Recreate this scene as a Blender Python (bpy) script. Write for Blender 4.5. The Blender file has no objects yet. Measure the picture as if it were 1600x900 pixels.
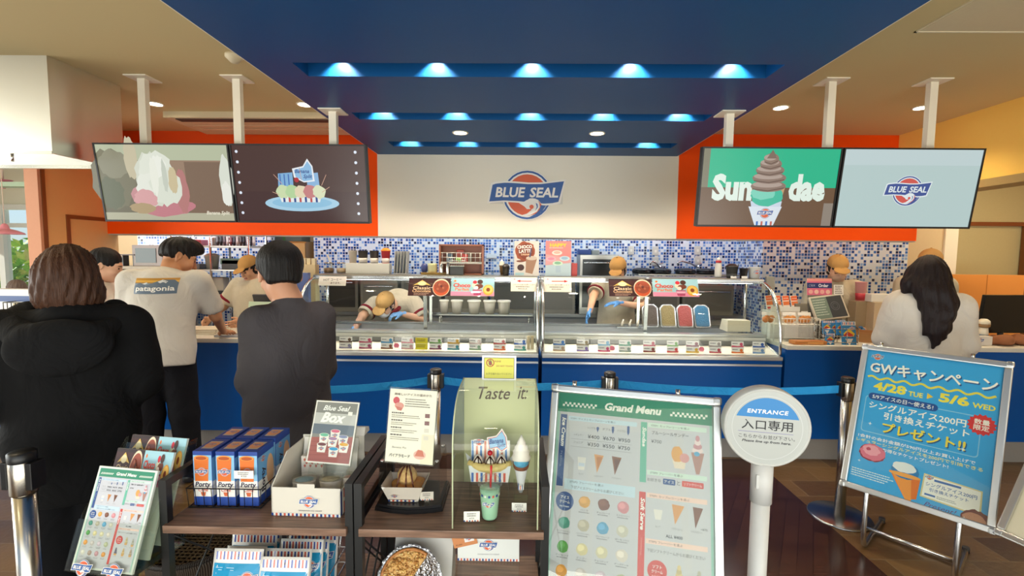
import bpy, bmesh, math, random
import numpy as np
from mathutils import Vector, Matrix, Euler

S = bpy.context.scene
COL = S.collection
R = math.radians
PI = math.pi

# ------------------------------------------------------------------ camera
FPX = 730.0
CAMZ = 1.65
_tau, _psi, _rho = math.atan(53 / FPX), math.atan(10 / FPX), R(0.55)
_r0 = Vector((math.cos(_psi), math.sin(_psi), 0))
_f = Vector((-math.sin(_psi) * math.cos(_tau), math.cos(_psi) * math.cos(_tau), -math.sin(_tau)))
_u0 = _r0.cross(_f)
CR = _r0 * math.cos(_rho) + _u0 * math.sin(_rho)
CU = _u0 * math.cos(_rho) - _r0 * math.sin(_rho)
CF = _f
CAMP = Vector((0, 0, CAMZ))
cam_d = bpy.data.cameras.new('camera')
cam = bpy.data.objects.new('camera', cam_d)
COL.objects.link(cam)
cam.matrix_world = Matrix(((CR.x, CU.x, -CF.x, 0), (CR.y, CU.y, -CF.y, 0), (CR.z, CU.z, -CF.z, CAMZ), (0, 0, 0, 1)))
cam_d.sensor_width = 36
cam_d.lens = FPX / 1600 * 36
cam_d.clip_start = 0.05
S.camera = cam


def ray(px, py):
    return CF * FPX + CR * (px - 800) - CU * (py - 450)


def at(px, py, Y):
    """the point at distance Y in front of the shop door that the photograph shows at px, py"""
    d = ray(px, py)
    return CAMP + d * (Y / d.y)


def atz(px, py, z):
    d = ray(px, py)
    return CAMP + d * ((z - CAMZ) / d.z)


# ------------------------------------------------------------------ world, view, lights
S.view_settings.view_transform = 'Standard'
S.view_settings.look = 'None'
S.view_settings.gamma = 1
S.view_settings.use_curve_mapping = False
S.view_settings.exposure = 0.0
S.cycles.max_bounces = 8
S.cycles.transparent_max_bounces = 24
S.cycles.caustics_reflective = False
S.cycles.caustics_refractive = False
S.cycles.sample_clamp_indirect = 6

W = bpy.data.worlds.new('world')
S.world = W
W.use_nodes = True
_n = W.node_tree.nodes
_bg = _n['Background']
_sky = _n.new('ShaderNodeTexSky')
_sky.sky_type = 'HOSEK_WILKIE'
_sky.turbidity = 4
_sky.sun_direction = Vector((-0.5, 0.3, 0.8)).normalized()
W.node_tree.links.new(_sky.outputs[0], _bg.inputs[0])
_bg.inputs[1].default_value = 3.4


def light(kind, name, loc, power, col=(1, 1, 1), rot=None, size=None, sizey=None, spot=None, blend=0.5, radius=0.03):
    d = bpy.data.lights.new(name, kind)
    d.energy = power
    d.color = col
    if kind == 'AREA':
        d.shape = 'RECTANGLE' if sizey else 'SQUARE'
        d.size = size
        if sizey:
            d.size_y = sizey
    if kind in ('SPOT', 'POINT'):
        d.shadow_soft_size = radius
    if kind == 'SPOT':
        d.spot_size = spot
        d.spot_blend = blend
    o = bpy.data.objects.new(name, d)
    o.location = loc
    if rot:
        o.rotation_euler = rot
    COL.objects.link(o)
    return o


WARM = (1.0, 0.84, 0.58)
DAY = (0.96, 1.0, 0.95)
# daylight through the glazed shop front behind the viewer and through the windows of the dining room
light('AREA', 'shopfront_daylight', (0.3, -2.3, 1.6), 100, DAY, (R(90), 0, 0), 7.0, 2.3)
light('AREA', 'pavement_bounce', (0.3, -2.2, 0.5), 130, (1, 0.97, 0.86), (R(125), 0, 0), 7.0, 0.9)
light('AREA', 'dining_daylight', (-7.4, 1.0, 1.7), 260, DAY, (0, R(-90), 0), 2.2, 5.0)
light('SUN', 'sun', (-16, 9, 8), 13.0, (1, 0.95, 0.85), Vector((0.8, 0.12, -0.6)).to_track_quat('-Z', 'Y').to_euler())

# ------------------------------------------------------------------ colours and materials
def C(h):
    h = h.lstrip('#')
    v = [int(h[i:i + 2], 16) / 255 for i in (0, 2, 4)]
    return tuple(x / 12.92 if x <= 0.04045 else ((x + 0.055) / 1.055) ** 2.4 for x in v)


class NT:
    def __init__(self, name):
        self.m = bpy.data.materials.new(name)
        self.m.use_nodes = True
        self.t = self.m.node_tree
        self.t.nodes.clear()
        self.out = self.n('OutputMaterial')

    def n(self, kind, **kw):
        nd = self.t.nodes.new('ShaderNode' + kind)
        for k, v in kw.items():
            setattr(nd, k, v)
        return nd

    def l(self, a, b):
        self.t.links.new(a, b)

    def math(self, op, a, b=None, c=None, clamp=False):
        m = self.n('Math', operation=op, use_clamp=clamp)
        for i, x in enumerate((a, b, c)):
            if x is None:
                continue
            if isinstance(x, (int, float)):
                m.inputs[i].default_value = x
            else:
                self.l(x, m.inputs[i])
        return m.outputs[0]

    def mix(self, f, a, b, mode='MIX'):
        m = self.n('Mix', data_type='RGBA', blend_type=mode)
        for s, x in ((0, f), (6, a), (7, b)):
            if isinstance(x, (int, float)):
                m.inputs[s].default_value = x
            elif isinstance(x, tuple):
                m.inputs[s].default_value = (*x, 1)
            else:
                self.l(x, m.inputs[s])
        return m.outputs[2]

    def ramp(self, fac, stops, interp='LINEAR'):
        r = self.n('ValToRGB')
        r.color_ramp.interpolation = interp
        e = r.color_ramp.elements
        while len(e) > 1:
            e.remove(e[-1])
        for i, (p, c) in enumerate(stops):
            x = e[0] if i == 0 else e.new(p)
            x.position = p
            x.color = (*c, 1)
        self.l(fac, r.inputs[0])
        return r.outputs[0]

    def coords(self, scale=(1, 1, 1), rot=(0, 0, 0)):
        tc = self.n('TexCoord')
        mp = self.n('Mapping')
        mp.inputs['Scale'].default_value = scale
        mp.inputs['Rotation'].default_value = rot
        self.l(tc.outputs['Object'], mp.inputs[0])
        return mp.outputs[0]

    def noise(self, vec, scale, detail=3):
        x = self.n('TexNoise')
        x.inputs['Scale'].default_value = scale
        x.inputs['Detail'].default_value = detail
        if vec is not None:
            self.l(vec, x.inputs['Vector'])
        return x.outputs[0]

    def bsdf(self, col, rough=0.5, metal=0.0, bump=None, bs=0.1, spec=0.5, **kw):
        b = self.n('BsdfPrincipled')
        for k, x in (('Base Color', col), ('Roughness', rough), ('Metallic', metal)):
            if isinstance(x, tuple):
                b.inputs[k].default_value = (*x, 1)
            elif isinstance(x, (int, float)):
                b.inputs[k].default_value = x
            else:
                self.l(x, b.inputs[k])
        b.inputs['Specular IOR Level'].default_value = spec
        for k, v in kw.items():
            b.inputs[k].default_value = v
        if bump is not None:
            bp = self.n('Bump')
            bp.inputs['Strength'].default_value = bs
            bp.inputs['Distance'].default_value = 0.01
            self.l(bump, bp.inputs['Height'])
            self.l(bp.outputs[0], b.inputs['Normal'])
        self.l(b.outputs[0], self.out.inputs[0])
        return b

    def colour(self):
        a = self.n('Attribute', attribute_name='Col')
        return a.outputs['Color']


_mats = {}


def M(k):
    if k in _mats:
        return _mats[k]
    t = NT(k)
    c = t.colour()
    if k in ('paint', 'satin', 'gloss', 'print', 'glossprint'):
        rough = {'paint': 0.6, 'satin': 0.4, 'gloss': 0.22, 'print': 0.45, 'glossprint': 0.12}[k]
        n = t.noise(t.coords(), 60)
        c2 = t.mix(0.05, c, n, 'OVERLAY') if k in ('paint', 'satin') else c
        t.bsdf(c2, rough)
    elif k == 'metal':
        n = t.noise(t.coords((3, 3, 90)), 6)
        t.bsdf(c, t.math('MULTIPLY_ADD', n, 0.14) if False else 0.24, 1.0)
    elif k == 'brushed':
        n = t.noise(t.coords((2, 2, 120)), 5)
        t.bsdf(c, 0.34, 1.0, bump=n, bs=0.02)
    elif k in ('glass', 'acrylic', 'smoke'):
        fr = t.n('Fresnel')
        # one index seen from both sides of a thin pane
        bf = t.n('NewGeometry').outputs['Backfacing']
        t.l(t.math('MULTIPLY_ADD', bf, 1 / 1.45 - 1.45, 1.45), fr.inputs[0])
        gl = t.n('BsdfGlossy')
        gl.inputs['Roughness'].default_value = 0.02
        tr = t.n('BsdfTransparent')
        tr.inputs[0].default_value = {'glass': (0.93, 0.96, 0.94, 1), 'acrylic': (0.95, 0.96, 0.93, 1), 'smoke': (0.8, 0.78, 0.74, 1)}[k]
        mx = t.n('MixShader')
        t.l(t.math('MULTIPLY', fr.outputs[0], 0.85), mx.inputs[0])
        t.l(tr.outputs[0], mx.inputs[1])
        t.l(gl.outputs[0], mx.inputs[2])
        t.l(mx.outputs[0], t.out.inputs[0])
    elif k == 'screen':
        b = t.bsdf((0.01, 0.01, 0.01), 0.25)
        t.l(c, b.inputs['Emission Color'])
        b.inputs['Emission Strength'].default_value = 0.9
    elif k == 'lamp':
        b = t.bsdf((0.8, 0.8, 0.8), 0.5)
        t.l(c, b.inputs['Emission Color'])
        b.inputs['Emission Strength'].default_value = 9.0
    elif k == 'cloth':
        n = t.noise(t.coords(), 420, 2)
        n2 = t.noise(t.coords(), 9, 3)
        w = t.n('TexNoise')
        w.inputs['Scale'].default_value = 7
        w.inputs['Detail'].default_value = 3
        w.inputs['Distortion'].default_value = 1.6
        t.l(t.coords((1, 1, 0.75)), w.inputs['Vector'])
        b = t.math('ADD', t.math('MULTIPLY', n, 0.05), t.math('MULTIPLY', w.outputs[0], 3.0))
        t.bsdf(t.mix(0.12, c, n2, 'OVERLAY'), 0.92, bump=b, bs=0.55, spec=0.2)
    elif k == 'skin':
        n = t.noise(t.coords(), 30, 3)
        t.bsdf(t.mix(0.08, c, n, 'OVERLAY'), 0.5, spec=0.35)
    elif k == 'hair':
        n = t.noise(t.coords((120, 120, 6)), 2.0, 4)
        t.bsdf(t.mix(0.75, c, n, 'OVERLAY'), 0.5, bump=n, bs=0.5, spec=0.25)
    elif k == 'food':
        n = t.noise(t.coords(), 90, 4)
        t.bsdf(t.mix(0.25, c, n, 'OVERLAY'), 0.5, bump=n, bs=0.5)
    elif k == 'leaf':
        n = t.noise(t.coords(), 25, 3)
        t.bsdf(t.mix(0.4, c, n, 'OVERLAY'), 0.6)
    elif k == 'wicker':
        v = t.coords((90, 90, 90))
        w = t.n('TexWave')
        w.inputs['Scale'].default_value = 0.6
        t.l(v, w.inputs[0])
        t.bsdf(t.mix(0.5, c, w.outputs[0], 'MULTIPLY'), 0.6, bump=w.outputs[0], bs=0.6)
    elif k == 'shelfwood':
        n = t.noise(t.coords((3, 40, 40)), 2.5, 5)
        col = t.ramp(n, [(0.3, C('#5c4434')), (0.55, C('#846552')), (0.75, C('#9c7c66'))])
        t.bsdf(col, 0.42)
    elif k == 'hammered':
        n = t.noise(t.coords(), 120, 2)
        t.bsdf(c, 0.28, 1.0, bump=n, bs=0.8)
    _mats[k] = t.m
    return t.m


# ------------------------------------------------------------------ mesh builder
class G:
    """collects shapes, each face with a flat colour, into one mesh"""

    def __init__(s, col='#ffffff'):
        s.v, s.f, s.c, s.sm = [], [], [], []
        s.col = C(col) if isinstance(col, str) else col
        s.smooth = False
        s.xf = None

    def colr(s, c):
        s.col = C(c) if isinstance(c, str) else c
        return s

    def add(s, vs, fs, smooth=None, col=None):
        b = len(s.v)
        if s.xf is not None:
            vs = [s.xf @ Vector(v) for v in vs]
        s.v.extend(tuple(v) for v in vs)
        col = s.col if col is None else (C(col) if isinstance(col, str) else col)
        for f in fs:
            s.f.append(tuple(b + i for i in f))
            s.c.append(col)
            s.sm.append(s.smooth if smooth is None else smooth)
        return s

    def box(s, c, size, rot=None, bev=0.0, col=None):
        x, y, z = (q / 2 for q in size)
        m = Matrix.Translation(c)
        if rot is not None:
            m = m @ (Euler(rot).to_matrix().to_4x4() if not isinstance(rot, Matrix) else rot.to_4x4())
        b = min(bev, x * 0.9, y * 0.9, z * 0.9)
        if b <= 0:
            vs = [m @ Vector((i * x, j * y, k * z)) for k in (-1, 1) for j in (-1, 1) for i in (-1, 1)]
            fs = [(0, 2, 3, 1), (4, 5, 7, 6), (0, 1, 5, 4), (2, 6, 7, 3), (0, 4, 6, 2), (1, 3, 7, 5)]
            return s.add(vs, fs, False, col)
        bm = bmesh.new()
        bmesh.ops.create_cube(bm, size=1)
        for v in bm.verts:
            v.co = Vector((v.co.x * 2 * x, v.co.y * 2 * y, v.co.z * 2 * z))
        bmesh.ops.bevel(bm, geom=bm.edges[:], offset=b, segments=2, profile=0.6, affect='EDGES')
        s.addbm(bm, m, col, False)
        return s

    def addbm(s, bm, m=None, col=None, smooth=None):
        bm.verts.index_update()
        vs = [(m @ v.co) if m else v.co.copy() for v in bm.verts]
        fs = [[v.index for v in f.verts] for f in bm.faces]
        s.add(vs, fs, smooth, col)
        bm.free()

    def bb(s, x0, x1, y0, y1, z0, z1, bev=0.0, col=None):
        return s.box(((x0 + x1) / 2, (y0 + y1) / 2, (z0 + z1) / 2), (abs(x1 - x0), abs(y1 - y0), abs(z1 - z0)), None, bev, col)

    def cyl(s, p0, p1, r0, r1=None, n=20, caps=True, col=None):
        p0, p1 = Vector(p0), Vector(p1)
        r1 = r0 if r1 is None else r1
        d = (p1 - p0).normalized()
        a = d.orthogonal().normalized()
        b = d.cross(a)
        vs = []
        for p, r in ((p0, r0), (p1, r1)):
            vs += [p + (a * math.cos(2 * PI * i / n) + b * math.sin(2 * PI * i / n)) * r for i in range(n)]
        s.add(vs, [(i, (i + 1) % n, n + (i + 1) % n, n + i) for i in range(n)], True, col)
        if caps:
            s.add(vs[:n], [tuple(reversed(range(n)))], False, col)
            s.add(vs[n:], [tuple(range(n))], False, col)
        return s

    def tube(s, pts, r, n=10, closed=False, col=None):
        pts = [Vector(p) for p in pts]
        k = len(pts)
        rs = r if isinstance(r, (list, tuple)) else [r] * k
        vs, up = [], None
        for i, p in enumerate(pts):
            t = (pts[(i + 1) % k] - pts[i - 1]) if closed else (pts[min(i + 1, k - 1)] - pts[max(i - 1, 0)])
            t.normalize()
            if up is None:
                up = t.orthogonal().normalized()
            up = (up - t * up.dot(t)).normalized()
            b = t.cross(up)
            vs += [p + (up * math.cos(2 * PI * j / n) + b * math.sin(2 * PI * j / n)) * rs[i] for j in range(n)]
        fs = []
        for i in range(k if closed else k - 1):
            i2 = (i + 1) % k
            fs += [(i * n + j, i * n + (j + 1) % n, i2 * n + (j + 1) % n, i2 * n + j) for j in range(n)]
        s.add(vs, fs, True, col)
        if not closed:
            s.add(vs[:n], [tuple(reversed(range(n)))], False, col)
            s.add(vs[-n:], [tuple(range(n))], False, col)
        return s

    def lathe(s, prof, c=(0, 0, 0), n=28, col=None, sx=1, sy=1, smooth=True, cols=None):
        c = Vector(c)
        vs = [c + Vector((r * math.cos(2 * PI * i / n) * sx, r * math.sin(2 * PI * i / n) * sy, z)) for r, z in prof for i in range(n)]
        for j in range(len(prof) - 1):
            cc = cols[j] if cols else col
            s.add([vs[j * n + i] for i in range(n)] + [vs[(j + 1) * n + i] for i in range(n)],
                  [(i, (i + 1) % n, n + (i + 1) % n, n + i) for i in range(n)], smooth, cc)
        if prof[0][0] > 1e-5:
            s.add(vs[:n], [tuple(reversed(range(n)))], False, cols[0] if cols else col)
        if prof[-1][0] > 1e-5:
            s.add(vs[-n:], [tuple(range(n))], False, cols[-1] if cols else col)
        return s

    def ball(s, c, r, n=16, col=None, fn=None):
        rx, ry, rz = r if isinstance(r, (tuple, list)) else (r, r, r)
        c = Vector(c)
        vs = [c + Vector((0, 0, -rz))]
        m = n // 2
        for j in range(1, m):
            a = -PI / 2 + PI * j / m
            for i in range(n):
                p = Vector((math.cos(a) * math.cos(2 * PI * i / n), math.cos(a) * math.sin(2 * PI * i / n), math.sin(a)))
                k = fn(p) if fn else 1
                vs.append(c + Vector((p.x * rx * k, p.y * ry * k, p.z * rz * k)))
        vs.append(c + Vector((0, 0, rz)))
        fs = [(0, 1 + (i + 1) % n, 1 + i) for i in range(n)]
        for j in range(m - 2):
            b = 1 + j * n
            fs += [(b + i, b + (i + 1) % n, b + n + (i + 1) % n, b + n + i) for i in range(n)]
        b = 1 + (m - 2) * n
        fs += [(b + i, b + (i + 1) % n, len(vs) - 1) for i in range(n)]
        return s.add(vs, fs, True, col)

    def prism(s, poly, d0, d1, m=None, col=None, smooth=False):
        """poly in x,z; extruded along y from d0 to d1"""
        n = len(poly)
        m = m or Matrix.Identity(4)
        vs = [m @ Vector((x, d0, z)) for x, z in poly] + [m @ Vector((x, d1, z)) for x, z in poly]
        s.add(vs, [(i, (i + 1) % n, n + (i + 1) % n, n + i) for i in range(n)], smooth, col)
        s.add(vs, [tuple(range(n)), tuple(range(2 * n - 1, n - 1, -1))], False, col)
        return s

    def prismx(s, poly, x0, x1, col=None, smooth=False):
        """poly in y,z; extruded along x"""
        m = Matrix(((0, 1, 0, 0), (1, 0, 0, 0), (0, 0, 1, 0), (0, 0, 0, 1)))
        return s.prism(poly, x0, x1, m, col, smooth)

    def quad(s, a, b, c, d, col=None):
        return s.add([a, b, c, d], [(0, 1, 2, 3)], False, col)

    def build(s, name, mat='paint', parent=None, world=False, fix=True):
        me = bpy.data.meshes.new(name)
        vs = s.v
        if world and parent is not None:
            inv = parent.matrix_basis.inverted()
            vs = [inv @ Vector(v) for v in vs]
        me.from_pydata([tuple(v) for v in vs], [], s.f)
        a = me.color_attributes.new('Col', 'FLOAT_COLOR', 'CORNER')
        buf = []
        for p, c in zip(me.polygons, s.c):
            buf += [c[0], c[1], c[2], 1.0] * p.loop_total
        a.data.foreach_set('color', buf)
        me.polygons.foreach_set('use_smooth', s.sm)
        if fix:
            bm = bmesh.new()
            bm.from_mesh(me)
            bmesh.ops.remove_doubles(bm, verts=bm.verts, dist=1e-5)
            bmesh.ops.recalc_face_normals(bm, faces=bm.faces)
            bm.to_mesh(me)
            bm.free()
        me.materials.append(M(mat) if isinstance(mat, str) else mat)
        o = bpy.data.objects.new(name, me)
        COL.objects.link(o)
        if parent is not None:
            o.parent = parent
        return o


def tag(o, label=None, cat=None, group=None, kind=None):
    for k, v in (('label', label), ('category', cat), ('group', group), ('kind', kind)):
        if v:
            o[k] = v
    return o


def thing(name, label, cat, loc=(0, 0, 0), rot=0, group=None):
    o = bpy.data.objects.new(name, None)
    COL.objects.link(o)
    o.location = loc
    o.rotation_euler = rot if isinstance(rot, (tuple, Euler)) else (0, 0, rot)
    o.empty_display_size = 0.05
    bpy_m = Matrix.LocRotScale(Vector(loc), o.rotation_euler, None)
    o.matrix_basis = bpy_m
    return tag(o, label, cat, group)


def one(g, name, mat, label, cat, loc=(0, 0, 0), rot=0, group=None):
    """a thing that is a single mesh, given in its own coordinates"""
    o = g.build(name, mat)
    o.location = loc
    o.rotation_euler = rot if isinstance(rot, tuple) else (0, 0, rot)
    return tag(o, label, cat, group)


def copy_tree(o, parent=None):
    c = o.copy()
    COL.objects.link(c)
    if parent is not None:
        c.parent = parent
    for ch in [x for x in COL.objects if x.parent == o]:
        copy_tree(ch, c)
    return c


def struct(g, name, mat, parent=None):
    o = g.build(name, mat, parent)
    o['kind'] = 'structure'
    return o


# ------------------------------------------------------------------ printed faces
_tc = {}


def text2d(body, bold=0.0, shear=0.0, sp=1.0):
    k = (body, bold, shear, sp)
    if k in _tc:
        return _tc[k]
    cu = bpy.data.curves.new('t', 'FONT')
    cu.body = body
    cu.resolution_u = 2
    cu.offset = bold
    cu.shear = shear
    cu.space_character = sp
    o = bpy.data.objects.new('t', cu)
    COL.objects.link(o)
    dg = bpy.context.evaluated_depsgraph_get()
    ev = o.evaluated_get(dg)
    me = ev.to_mesh()
    vs = np.array([(v.co.x, v.co.y) for v in me.vertices]).reshape(-1, 2)
    fs = [tuple(p.vertices) for p in me.polygons]
    ev.to_mesh_clear()
    bpy.data.objects.remove(o)
    bpy.data.curves.remove(cu)
    _tc[k] = (vs, fs)
    return _tc[k]


class Pr(G):
    """flat print on the local plane x (right), z (up), facing -y; later layers lie on earlier ones"""

    def __init__(s, dz=0.0003):
        super().__init__()
        s.dz = dz
        s.done = []

    def lev(s, x0, z0, x1, z1):
        """how far out the next print must lie to cover what is under it"""
        c = [Vector((x, 0, z)) for x, z in ((x0, z0), (x1, z0), (x1, z1), (x0, z1))]
        if s.xf is not None:
            c = [s.xf @ v for v in c]
        lo = [min(v[i] for v in c) for i in range(3)]
        hi = [max(v[i] for v in c) for i in range(3)]
        k = 0
        for l2, h2, q in s.done:
            if q > k and all(lo[i] < h2[i] + 1e-4 and l2[i] < hi[i] + 1e-4 for i in range(3)):
                k = q
        s.done.append((lo, hi, k + 1))
        return -(k + 1) * s.dz

    def lay(s, pts, fs, col):
        xs, zs = [p[0] for p in pts], [p[1] for p in pts]
        y = s.lev(min(xs), min(zs), max(xs), max(zs))
        s.add([(p[0], y, p[1]) for p in pts], fs, False, col)
        return s

    def rect(s, x0, z0, x1, z1, col):
        return s.lay([(x0, z0), (x1, z0), (x1, z1), (x0, z1)], [(0, 1, 2, 3)], col)

    def poly(s, pts, col):
        return s.lay(pts, [tuple(range(len(pts)))], col)

    def ell(s, x, z, rx, rz, col, n=28, a0=0, a1=2 * PI):
        pts = [(x + rx * math.cos(a0 + (a1 - a0) * i / n), z + rz * math.sin(a0 + (a1 - a0) * i / n)) for i in range(n + (0 if a1 - a0 > 6.28 else 1))]
        return s.poly(pts, col)

    def ring(s, x, z, r0, r1, col, n=36, a0=0, a1=2 * PI):
        pts = []
        for i in range(n + 1):
            a = a0 + (a1 - a0) * i / n
            pts += [(x + r0 * math.cos(a), z + r0 * math.sin(a)), (x + r1 * math.cos(a), z + r1 * math.sin(a))]
        return s.lay(pts, [(2 * i, 2 * i + 1, 2 * i + 3, 2 * i + 2) for i in range(n)], col)

    def rrect(s, x0, z0, x1, z1, r, col):
        pts = []
        for cx, cz, a in ((x1 - r, z1 - r, 0), (x0 + r, z1 - r, 90), (x0 + r, z0 + r, 180), (x1 - r, z0 + r, 270)):
            pts += [(cx + r * math.cos(R(a + t)), cz + r * math.sin(R(a + t))) for t in (0, 30, 60, 90)]
        return s.poly(pts, col)

    def line(s, pts, w, col):
        out = []
        for i, p in enumerate(pts):
            a, b = pts[max(i - 1, 0)], pts[min(i + 1, len(pts) - 1)]
            dx, dz = b[0] - a[0], b[1] - a[1]
            L = math.hypot(dx, dz) or 1
            out += [(p[0] - dz / L * w / 2, p[1] + dx / L * w / 2), (p[0] + dz / L * w / 2, p[1] - dx / L * w / 2)]
        return s.lay(out, [(2 * i, 2 * i + 1, 2 * i + 3, 2 * i + 2) for i in range(len(pts) - 1)], col)

    def text(s, body, x, z, w=None, h=None, col='#000000', bold=0.0, shear=0.0, al='c', rot=0.0, sp=1.0):
        """x, z: the middle (al c) or the start (al l) of the line; w and/or h its size"""
        fat = 0
        if bold and any(ord(ch) > 0x2fff for ch in body):
            fat, bold = bold, 0.0          # thick kana and kanji: printed twice, a stroke's breadth apart
        vs, fs = text2d(body, bold, shear, sp)
        if not len(vs):
            return s
        lo, hi = vs.min(0), vs.max(0)
        d = hi - lo
        sx = (w / d[0]) if w else (h / d[1])
        sz = (h / d[1]) if h else sx
        ox = -d[0] / 2 if al == 'c' else 0
        p = np.stack([(vs[:, 0] - lo[0] + ox) * sx, (vs[:, 1] - lo[1] - d[1] / 2) * sz], 1)
        cr, sr = math.cos(rot), math.sin(rot)
        e = fat * 0.55 * sz
        for dx, dz in ((-e, 0), (e, 0), (0, e), (0, -e)) if fat else ((0, 0),):
            s.lay([(x + (a + dx) * cr - (b + dz) * sr, z + (a + dx) * sr + (b + dz) * cr) for a, b in p], fs, col)
        return s

    def logo(s, x, z, w, small=False, blue='#2f5c9e', org='#e0623a', wht='#f4efe6'):
        """the roundel with the waving banner; w: width of the banner"""
        u = w / 920.0
        P = lambda a, b: (x + (a - 685) * u, z - (b - 460) * u)
        ctr = P(690, 460)
        s.ell(*ctr, 312 * u, 312 * u, wht)
        s.ell(*ctr, 300 * u, 300 * u, blue)
        s.ell(*ctr, 276 * u, 276 * u, wht)
        s.ell(*ctr, 255 * u, 255 * u, org)
        if not small:
            # foot of the wave: white sweep and blue inset at the lower edge
            sw = [(590, 560), (640, 545), (680, 515), (740, 505), (800, 515), (845, 560), (850, 610), (815, 665), (740, 705), (650, 722), (600, 718),
                  (690, 690), (740, 650), (765, 600), (745, 580), (720, 600), (735, 632), (690, 635), (655, 600)]
            s.poly([P(*q) for q in sw], wht)
            s.poly([P(*q) for q in [(860, 585), (930, 585), (880, 660), (800, 725), (700, 745), (800, 690), (850, 640)]], blue)
            s.poly([P(*q) for q in [(795, 548), (822, 575), (825, 610), (790, 660), (812, 605)]], blue)
            s.ell(*P(747, 606), 27 * u, 27 * u, org, 14)
        ban = [(258, 340), (300, 324), (420, 312), (560, 318), (700, 328), (860, 326), (1000, 308), (1145, 290), (1122, 420), (1105, 515), (1080, 542), (1000, 560),
               (900, 566), (855, 562), (835, 525), (780, 500), (720, 503), (660, 545), (560, 536), (400, 531), (218, 544), (236, 440)]
        cx, cz = 685, 430
        out = [(cx + (a - cx) * 1.035 + (8 if a > cx else -8), cz + (b - cz) * 1.14 + (4 if b > cz else -6)) for a, b in ban]
        mid = len(ban)
        for pts, c in ((out, wht), (ban, blue)):
            top = pts[:8]
            bot = pts[8:]
            # strip of quads so that the wavy outline fills cleanly
            def zat(line, X):
                line = sorted(line)
                for (x0, z0), (x1, z1) in zip(line, line[1:]):
                    if x0 <= X <= x1 and x1 > x0:
                        return z0 + (z1 - z0) * (X - x0) / (x1 - x0)
                return line[0][1] if X < line[0][0] else line[-1][1]
            b2 = [q for q in bot[2:21] if q[1] > 480]
            poly = []
            n = 24
            for i in range(n + 1):
                Xt = top[0][0] + (top[-1][0] - top[0][0]) * i / n
                Xb = b2[-1][0] + (b2[0][0] - b2[-1][0]) * i / n
                poly += [P(Xt, zat(top, Xt)), P(Xb, zat(b2, Xb))]
            s.lay(poly, [(2 * i, 2 * i + 1, 2 * i + 3, 2 * i + 2) for i in range(n)], c)
        if not small:
            s.poly([P(*q) for q in [(655, 560), (672, 530), (720, 510), (770, 508), (825, 528), (845, 566), (800, 560), (760, 552), (700, 575)]], wht)
        s.text('BLUE', *P(480, 430), w=372 * u, h=124 * u, col=wht, bold=0.03, shear=0.15)
        s.text('SEAL', *P(898, 430), w=356 * u, h=124 * u, col=wht, bold=0.03, shear=0.15)
        return s

    def stripes(s, x0, z0, x1, z1, n=12, cols=('#27488f', '#f2efe8', '#d8604a', '#f2efe8')):
        y = s.lev(x0, z0, x1, z1)
        for i in range(n):
            a, b = x0 + (x1 - x0) * i / n, x0 + (x1 - x0) * (i + 1) / n
            c = cols[i % len(cols)]
            s.add([(a, y, z0), (b, y, z0), (b, y, z1), (a, y, z1)], [(0, 1, 2, 3)], False, c)
        return s

    def lines(s, x0, z, w, n, dz, h, col, rag=0.25, seed=1):
        """small printed lines of text too fine to read"""
        rr = random.Random(seed)
        y = s.lev(x0, z - (n - 1) * dz, x0 + w, z + h)
        for i in range(n):
            X = x0
            end = x0 + w * (1 - rag * rr.random())
            while X < end:
                ww = min(h * rr.uniform(0.6, 2.2), end - X)
                zz = z - i * dz
                s.add([(X, y, zz), (X + ww, y, zz), (X + ww, y, zz + h), (X, y, zz + h)], [(0, 1, 2, 3)], False, col)
                X += ww + h * 0.4
        return s


def frame_from(origin, right, up):
    """matrix whose x runs along right, z along up, -y towards the viewer"""
    x = Vector(right).normalized()
    z = Vector(up)
    z = (z - x * z.dot(x)).normalized()
    y = z.cross(x)
    return Matrix(((x.x, y.x, z.x, origin[0]), (x.y, y.y, z.y, origin[1]), (x.z, y.z, z.z, origin[2]), (0, 0, 0, 1)))


def place(o, m):
    o.location = m.to_translation()
    o.rotation_euler = m.to_euler()
    o.matrix_basis = Matrix.LocRotScale(o.location, o.rotation_euler, None)
    return o

# ------------------------------------------------------------------ the room
HY = 4.58          # the header wall over the counter
SZ = 2.60          # underside of the blue ceiling panel
CZ = 2.81          # the plain ceiling
FY = 3.72          # front of the counter run
TY, TY2 = 5.5, 4.95   # the two planes of the tiled back wall
XL, XR = -4.06, 3.60


def mat_ceiling():
    t = NT('ceiling_plaster')
    n = t.noise(t.coords(), 300, 2)
    t.bsdf(t.mix(0.03, C('#cfbc8c'), n, 'OVERLAY'), 0.85, bump=n, bs=0.04)
    return t.m


def mat_flat(name, h, rough=0.5, spec=0.4):
    t = NT(name)
    n = t.noise(t.coords(), 40, 3)
    t.bsdf(t.mix(0.04, C(h), n, 'OVERLAY'), rough, spec=spec)
    return t.m


def mat_slate():
    t = NT('floor_slate')
    v = t.coords()
    br = t.n('TexBrick')
    br.offset = 0.5
    br.inputs['Scale'].default_value = 1
    br.inputs['Mortar Size'].default_value = 0.004
    br.inputs['Brick Width'].default_value = 0.45
    br.inputs['Row Height'].default_value = 0.225
    br.inputs['Color1'].default_value = (*C('#80663f'), 1)
    br.inputs['Color2'].default_value = (*C('#503a20'), 1)
    br.inputs['Mortar'].default_value = (*C('#7a6a50'), 1)
    t.l(v, br.inputs['Vector'])
    n = t.noise(v, 5, 6)
    n2 = t.noise(v, 30, 4)
    c = t.mix(0.35, br.outputs[0], t.ramp(n, [(0.3, C('#6a5236')), (0.7, C('#a88a5c'))]), 'OVERLAY')
    t.bsdf(c, 0.32, bump=n2, bs=0.15)
    return t.m


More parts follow.
